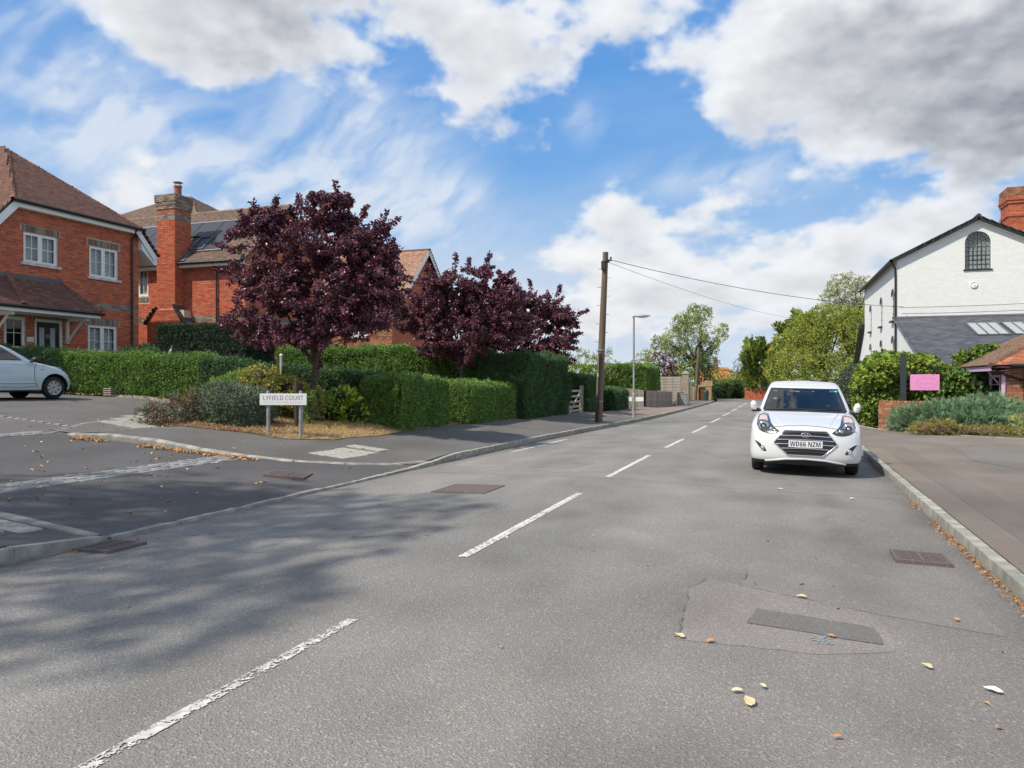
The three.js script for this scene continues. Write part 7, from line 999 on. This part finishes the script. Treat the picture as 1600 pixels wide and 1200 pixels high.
{
  const a = POLE.clone().add(V(0.3, 5.9, 0)), wm = std(0.05, 0.05, 0.055, 0.6), L = [['telephone cable sagging from the pole across the road to the white building', a, V(5.25, 5.0, -39.8), 0.32], ['lower telephone cable running from the pole away over the road', a.clone().add(V(0, -0.1, 0)), at(1240, 497, 62), 0.3], ['cable running along the front of the white gable wall', V(5.05, 4.98, -39.82), V(11.6, 5.05, -39.82), 0.05]];
  for (const [lb, p, q, d] of L) tag(mesh('overhead_cable', sag(p, q, d, lb.startsWith('lower') ? 0.007 : 0.011), wm), lb, 'cable');
}
function lampPost(label, p, h, dir, k = 1) {
  const t = thing('street_lamp', label, 'street lamp', [p.x, p.y, p.z]); mesh('post', merge([rod(V(0, -0.2, 0), V(0, 0.95, 0), 0.075, 0.075, 14), rod(V(0, 0.95, 0), V(0, 1.02, 0), 0.075, 0.045, 14), rod(V(0, 1.02, 0), V(0, h, 0), 0.045, 0.038, 12)]), M.paleGreenPost, t); mesh('door', rbox(0.07, 0.35, 0.02, 0.004, 0, 0.5, 0.068), M.galv, t);
  const hd = group('lantern', t); mesh('canopy', new THREE.SphereGeometry(1, 20, 10, 0, 6.2832, 0, Math.PI / 2).scale(0.36, 0.07, 0.12).translate(dir * 0.34, h + 0.0, 0), M.galv, hd); mesh('bowl', new THREE.SphereGeometry(1, 18, 8, 0, 6.2832, Math.PI / 2, Math.PI / 2).scale(0.26, 0.06, 0.1).translate(dir * 0.36, h - 0.002, 0), phys(0.75, 0.76, 0.72, 0.25), hd); mesh('arm', rod(V(-dir * 0.06, h - 0.01, 0), V(dir * 0.1, h + 0.02, 0), 0.04, 0.035, 10), M.galv, hd); return t;
}
lampPost('pale green street lamp on the left pavement beyond the telegraph pole', V(-5.72, paveY(-5.72, 30.9), -30.9), 4.1, 1);
lampPost('distant street lamp rising behind the parked white car', V(3.0, 0.05, -80), 4.35, -1);
{ // second pole far off
  const b = foot(1086, 62), t = thing('telegraph_pole', 'distant telegraph pole in front of the tall loose tree', 'telegraph pole', [b.x, b.y, b.z]); mesh('shaft', rod(V(0, -0.3, 0), V(0.3, 4.4, 0), 0.14, 0.1, 12), M.poleWood, t); mesh('band', new THREE.CylinderGeometry(0.15, 0.15, 0.06, 12).translate(0.1, 1.4, 0), M.galv, t);
}
{ // five-bar gate
  const s0 = 30.0, s1 = 32.0, r = -8.2, y = hill(r), t = thing('five_bar_gate', 'weathered white five-bar field gate beside the tallest hedge', 'gate', [r, y, -31]); const W = s1 - s0;
  for (let i = 0; i < 5; i++) mesh('bar', rbox(0.035, 0.085, W, 0.005, 0, 0.18 + i * [0, 0.17, 0.185, 0.2, 0.205][i], 0), M.paleWood, t);
  mesh('brace', merge([rod(V(0.03, 0.15, W / 2 - 0.1), V(0.03, 0.98, -W / 2 + 0.2), 0.03, 0.03, 5)]), M.paleWood, t); for (const z of [W / 2 - 0.05, -W / 2 + 0.05]) mesh('stile', rbox(0.06, 1.05, 0.09, 0.006, 0.0, 0.56, z * 0.999), M.paleWood, t); mesh('gate_post', rbox(0.17, 1.25, 0.17, 0.012, 0, 0.6, -W / 2 - 0.14), M.greyWood, t); mesh('gate_post', rbox(0.17, 1.2, 0.17, 0.012, 0, 0.58, W / 2 + 0.14), M.greyWood, t);
}
{ // close-boarded fence: one run up the slope, one along the pavement
  const woods = [0.8, 0.95, 1.1, 1.0].map((k) => std(0.58 * k, 0.5 * k, 0.43 * k, 0.92, { map: stretch(woodTex, 0.35), bumpMap: stretch(woodTex, 0.35), bumpScale: 0.004 })), bg = new RoundedBoxGeometry(0.118, 1, 0.022, 1, 0.004);
  const run = (label, a, b, ya, yb, h0, h1) => { const d = V(b[0] - a[0], 0, -(b[1] - a[1])), L = d.length(), t = thing('board_fence', label, 'fence', [a[0], ya, -a[1]]); const ang = Math.atan2(-d.z, d.x), n = Math.round(L / 0.122); for (let i = 0; i < n; i++) { const f = (i + 0.5) / n, q = mesh('board', bg, woods[Math.floor(rnd() * 4)], t, [d.x * f, (yb - ya) * f + lerp(h0, h1, f) / 2, d.z * f]); q.scale.y = lerp(h0, h1, f); q.rotation.set(0.04, ang, 0); q.rotation.order = 'YXZ'; } for (let i = 0; i <= Math.max(1, Math.round(L / 2.4)); i++) { const f = i / Math.max(1, Math.round(L / 2.4)); mesh('fence_post', rbox(0.11, lerp(h0, h1, f) + 0.1, 0.11, 0.01, d.x * f, (yb - ya) * f + lerp(h0, h1, f) / 2, d.z * f), M.greyWood, t); } const cap = rbox(L, 0.03, 0.06, 0.004, L / 2, 0, 0); cap.rotateZ(Math.atan2(yb + h1 - ya - h0, L)); cap.rotateY(ang); mesh('capping', cap.translate(0, h0 + 0.01, 0), M.greyWood, t); };
  run('pale grey board fence climbing the slope left of its corner post', [-13.2, 42.3], [-7.2, 42.2], hill(-13.2), hill(-7.2), 1.05, 0.98); run('darker board fence running along the pavement after the corner', [-7.2, 42.2], [-6.45, 47.2], hill(-7.2), hill(-6.45), 0.98, 0.95); run('short dark board fence beyond the gap, before the grey cabinet', [-6.35, 48.6], [-6.2, 51], hill(-6.4), hill(-6.3), 0.9, 0.9);
}
{ // pale slatted gates and pillar behind the fence gap
  const t = thing('slatted_gate', 'pale slatted wooden driveway gate and pillar beyond the fence', 'gate', [-7.0, 0.05, -52]); for (let i = 0; i < 9; i++) mesh('slat', rbox(1.6, 0.16, 0.04, 0.006, -0.2, 0.25 + i * 0.185, 0), M.greyWood, t); mesh('pillar', rbox(0.42, 2.0, 0.42, 0.03, 0.85, 1.0, 0), mott(0.5, 0.43, 0.35, 0.9, 0.5), t); mesh('cap', new THREE.CylinderGeometry(0.05, 0.36, 0.2, 4).rotateY(Math.PI / 4).translate(0.85, 2.1, 0), mott(0.5, 0.45, 0.38, 0.9, 0.5), t);
}
{ const t = thing('utility_cabinet', 'small grey utility cabinet on the pavement at the far left', 'cabinet', [-5.95, 0.03, -49.3]); mesh('body', rbox(0.38, 0.72, 0.3, 0.02, 0, 0.36, 0), mott(0.4, 0.42, 0.42, 0.6, 0.4), t); mesh('lid', rbox(0.42, 0.04, 0.34, 0.012, 0, 0.74, 0), M.galv, t); mesh('door_line', box(0.006, 0.55, 0.006, 0, 0.36, 0.151), CAR.trim, t); }
{ const t = thing('small_sign', 'low white side-road name plate beside the street lamp', 'sign', [-7.15, hill(-7.15), -39.2]); for (const x of [-0.3, 0.32]) mesh('post', rbox(0.06, 0.72, 0.06, 0.006, x, 0.33, 0), M.galv, t); mesh('plate', rbox(0.8, 0.22, 0.02, 0.005, 0, 0.6, 0.04), M.whitePaint, t); const u = thing('bollard', 'short black bollard between low hedge and the white name plate', 'bollard', [-7.4, hill(-7.4), -37.9]); mesh('shaft', rod(V(0, -0.1, 0), V(0, 0.85, 0), 0.075, 0.065, 12), CAR.trim, u); mesh('cap', new THREE.SphereGeometry(0.07, 12, 8).translate(0, 0.86, 0), CAR.trim, u); mesh('band', new THREE.CylinderGeometry(0.073, 0.073, 0.05, 12).translate(0, 0.7, 0), M.whitePaint, u); }
{ const b = foot(1077, 56, 0), t = thing('sign_post', 'thin green post standing beside the distant pole', 'post', [b.x, b.y, b.z]); mesh('shaft', rod(V(0, -0.1, 0), V(0, 1.7, 0), 0.04), std(0.05, 0.1, 0.07, 0.6), t); mesh('bracket', rbox(0.14, 0.2, 0.03, 0.006, 0, 1.6, 0.03), M.galv, t); const c = foot(1103, 60, 0), u = thing('litter_bin', 'small dark green bin by the road at the far bend', 'bin', [c.x, c.y, c.z]); mesh('body', new THREE.CylinderGeometry(0.22, 0.19, 0.7, 14).translate(0, 0.35, 0), std(0.02, 0.05, 0.035, 0.6), u); mesh('hood', new THREE.SphereGeometry(0.22, 14, 8, 0, 6.3, 0, 1.57).translate(0, 0.7, 0), std(0.02, 0.05, 0.035, 0.6), u); }
{ // pink hanging sign
  const p = V(3.55, rightY(3.5, 26.6), -27.0), t = thing('hanging_sign', 'pink hanging sign on a dark post with scrolled iron bracket', 'sign', [p.x, p.y, p.z], null, 0.1);
  mesh('post', merge([rbox(0.16, 2.35, 0.16, 0.012, 0, 1.17, 0), new THREE.CylinderGeometry(0.02, 0.11, 0.06, 4).rotateY(0.785).translate(0, 2.37, 0)]), std(0.035, 0.045, 0.05, 0.5), t);
  const ir = [rod(V(0.05, 1.86, 0), V(1.2, 1.86, 0), 0.014, 0.012, 6), tube([V(0.08, 2.15, 0), V(0.4, 2.06, 0), V(0.8, 1.95, 0), V(1.12, 1.93, 0), V(1.16, 1.98, 0), V(1.1, 2.0, 0)], 0.01, 40, 6)]; for (const x of [0.32, 0.6, 0.88]) ir.push(tube([V(x - 0.1, 1.73, 0), V(x - 0.04, 1.79, 0), V(x, 1.86, 0), V(x + 0.04, 1.79, 0), V(x + 0.1, 1.73, 0)], 0.008, 20, 5)); mesh('bracket', merge(ir), CAR.trim, t);
  const c = document.createElement('canvas'); c.width = 512; c.height = 320; const g = c.getContext('2d'); g.fillStyle = '#ee9acd'; g.fillRect(0, 0, 512, 320); g.strokeStyle = '#a8507f'; g.lineWidth = 5; g.beginPath(); g.ellipse(290, 175, 185, 105, 0, 0, 6.3); g.stroke(); g.lineWidth = 4; g.beginPath(); for (let x = 150; x < 430; x += 4) g.lineTo(x, 190 + 9 * Math.sin(x * 0.21) * (0.6 + 0.4 * Math.sin(x * 0.05))); g.stroke(); for (const [x, y] of [[50, 60], [250, 40], [400, 30]]) { g.beginPath(); g.arc(x, y, 16, 2.5, 6); g.stroke(); }
  const tx = new THREE.CanvasTexture(c); tx.colorSpace = THREE.SRGBColorSpace; mesh('sign_board', rbox(0.84, 0.5, 0.03, 0.006, 0.62, 1.45, 0), std(0.8, 0.28, 0.56, 0.5), t); mesh('sign_face', new THREE.PlaneGeometry(0.83, 0.49).translate(0.62, 1.45, 0.0165), std(1, 1, 1, 0.5, { map: tx }), t);
}

renderer.render(scene, camera);
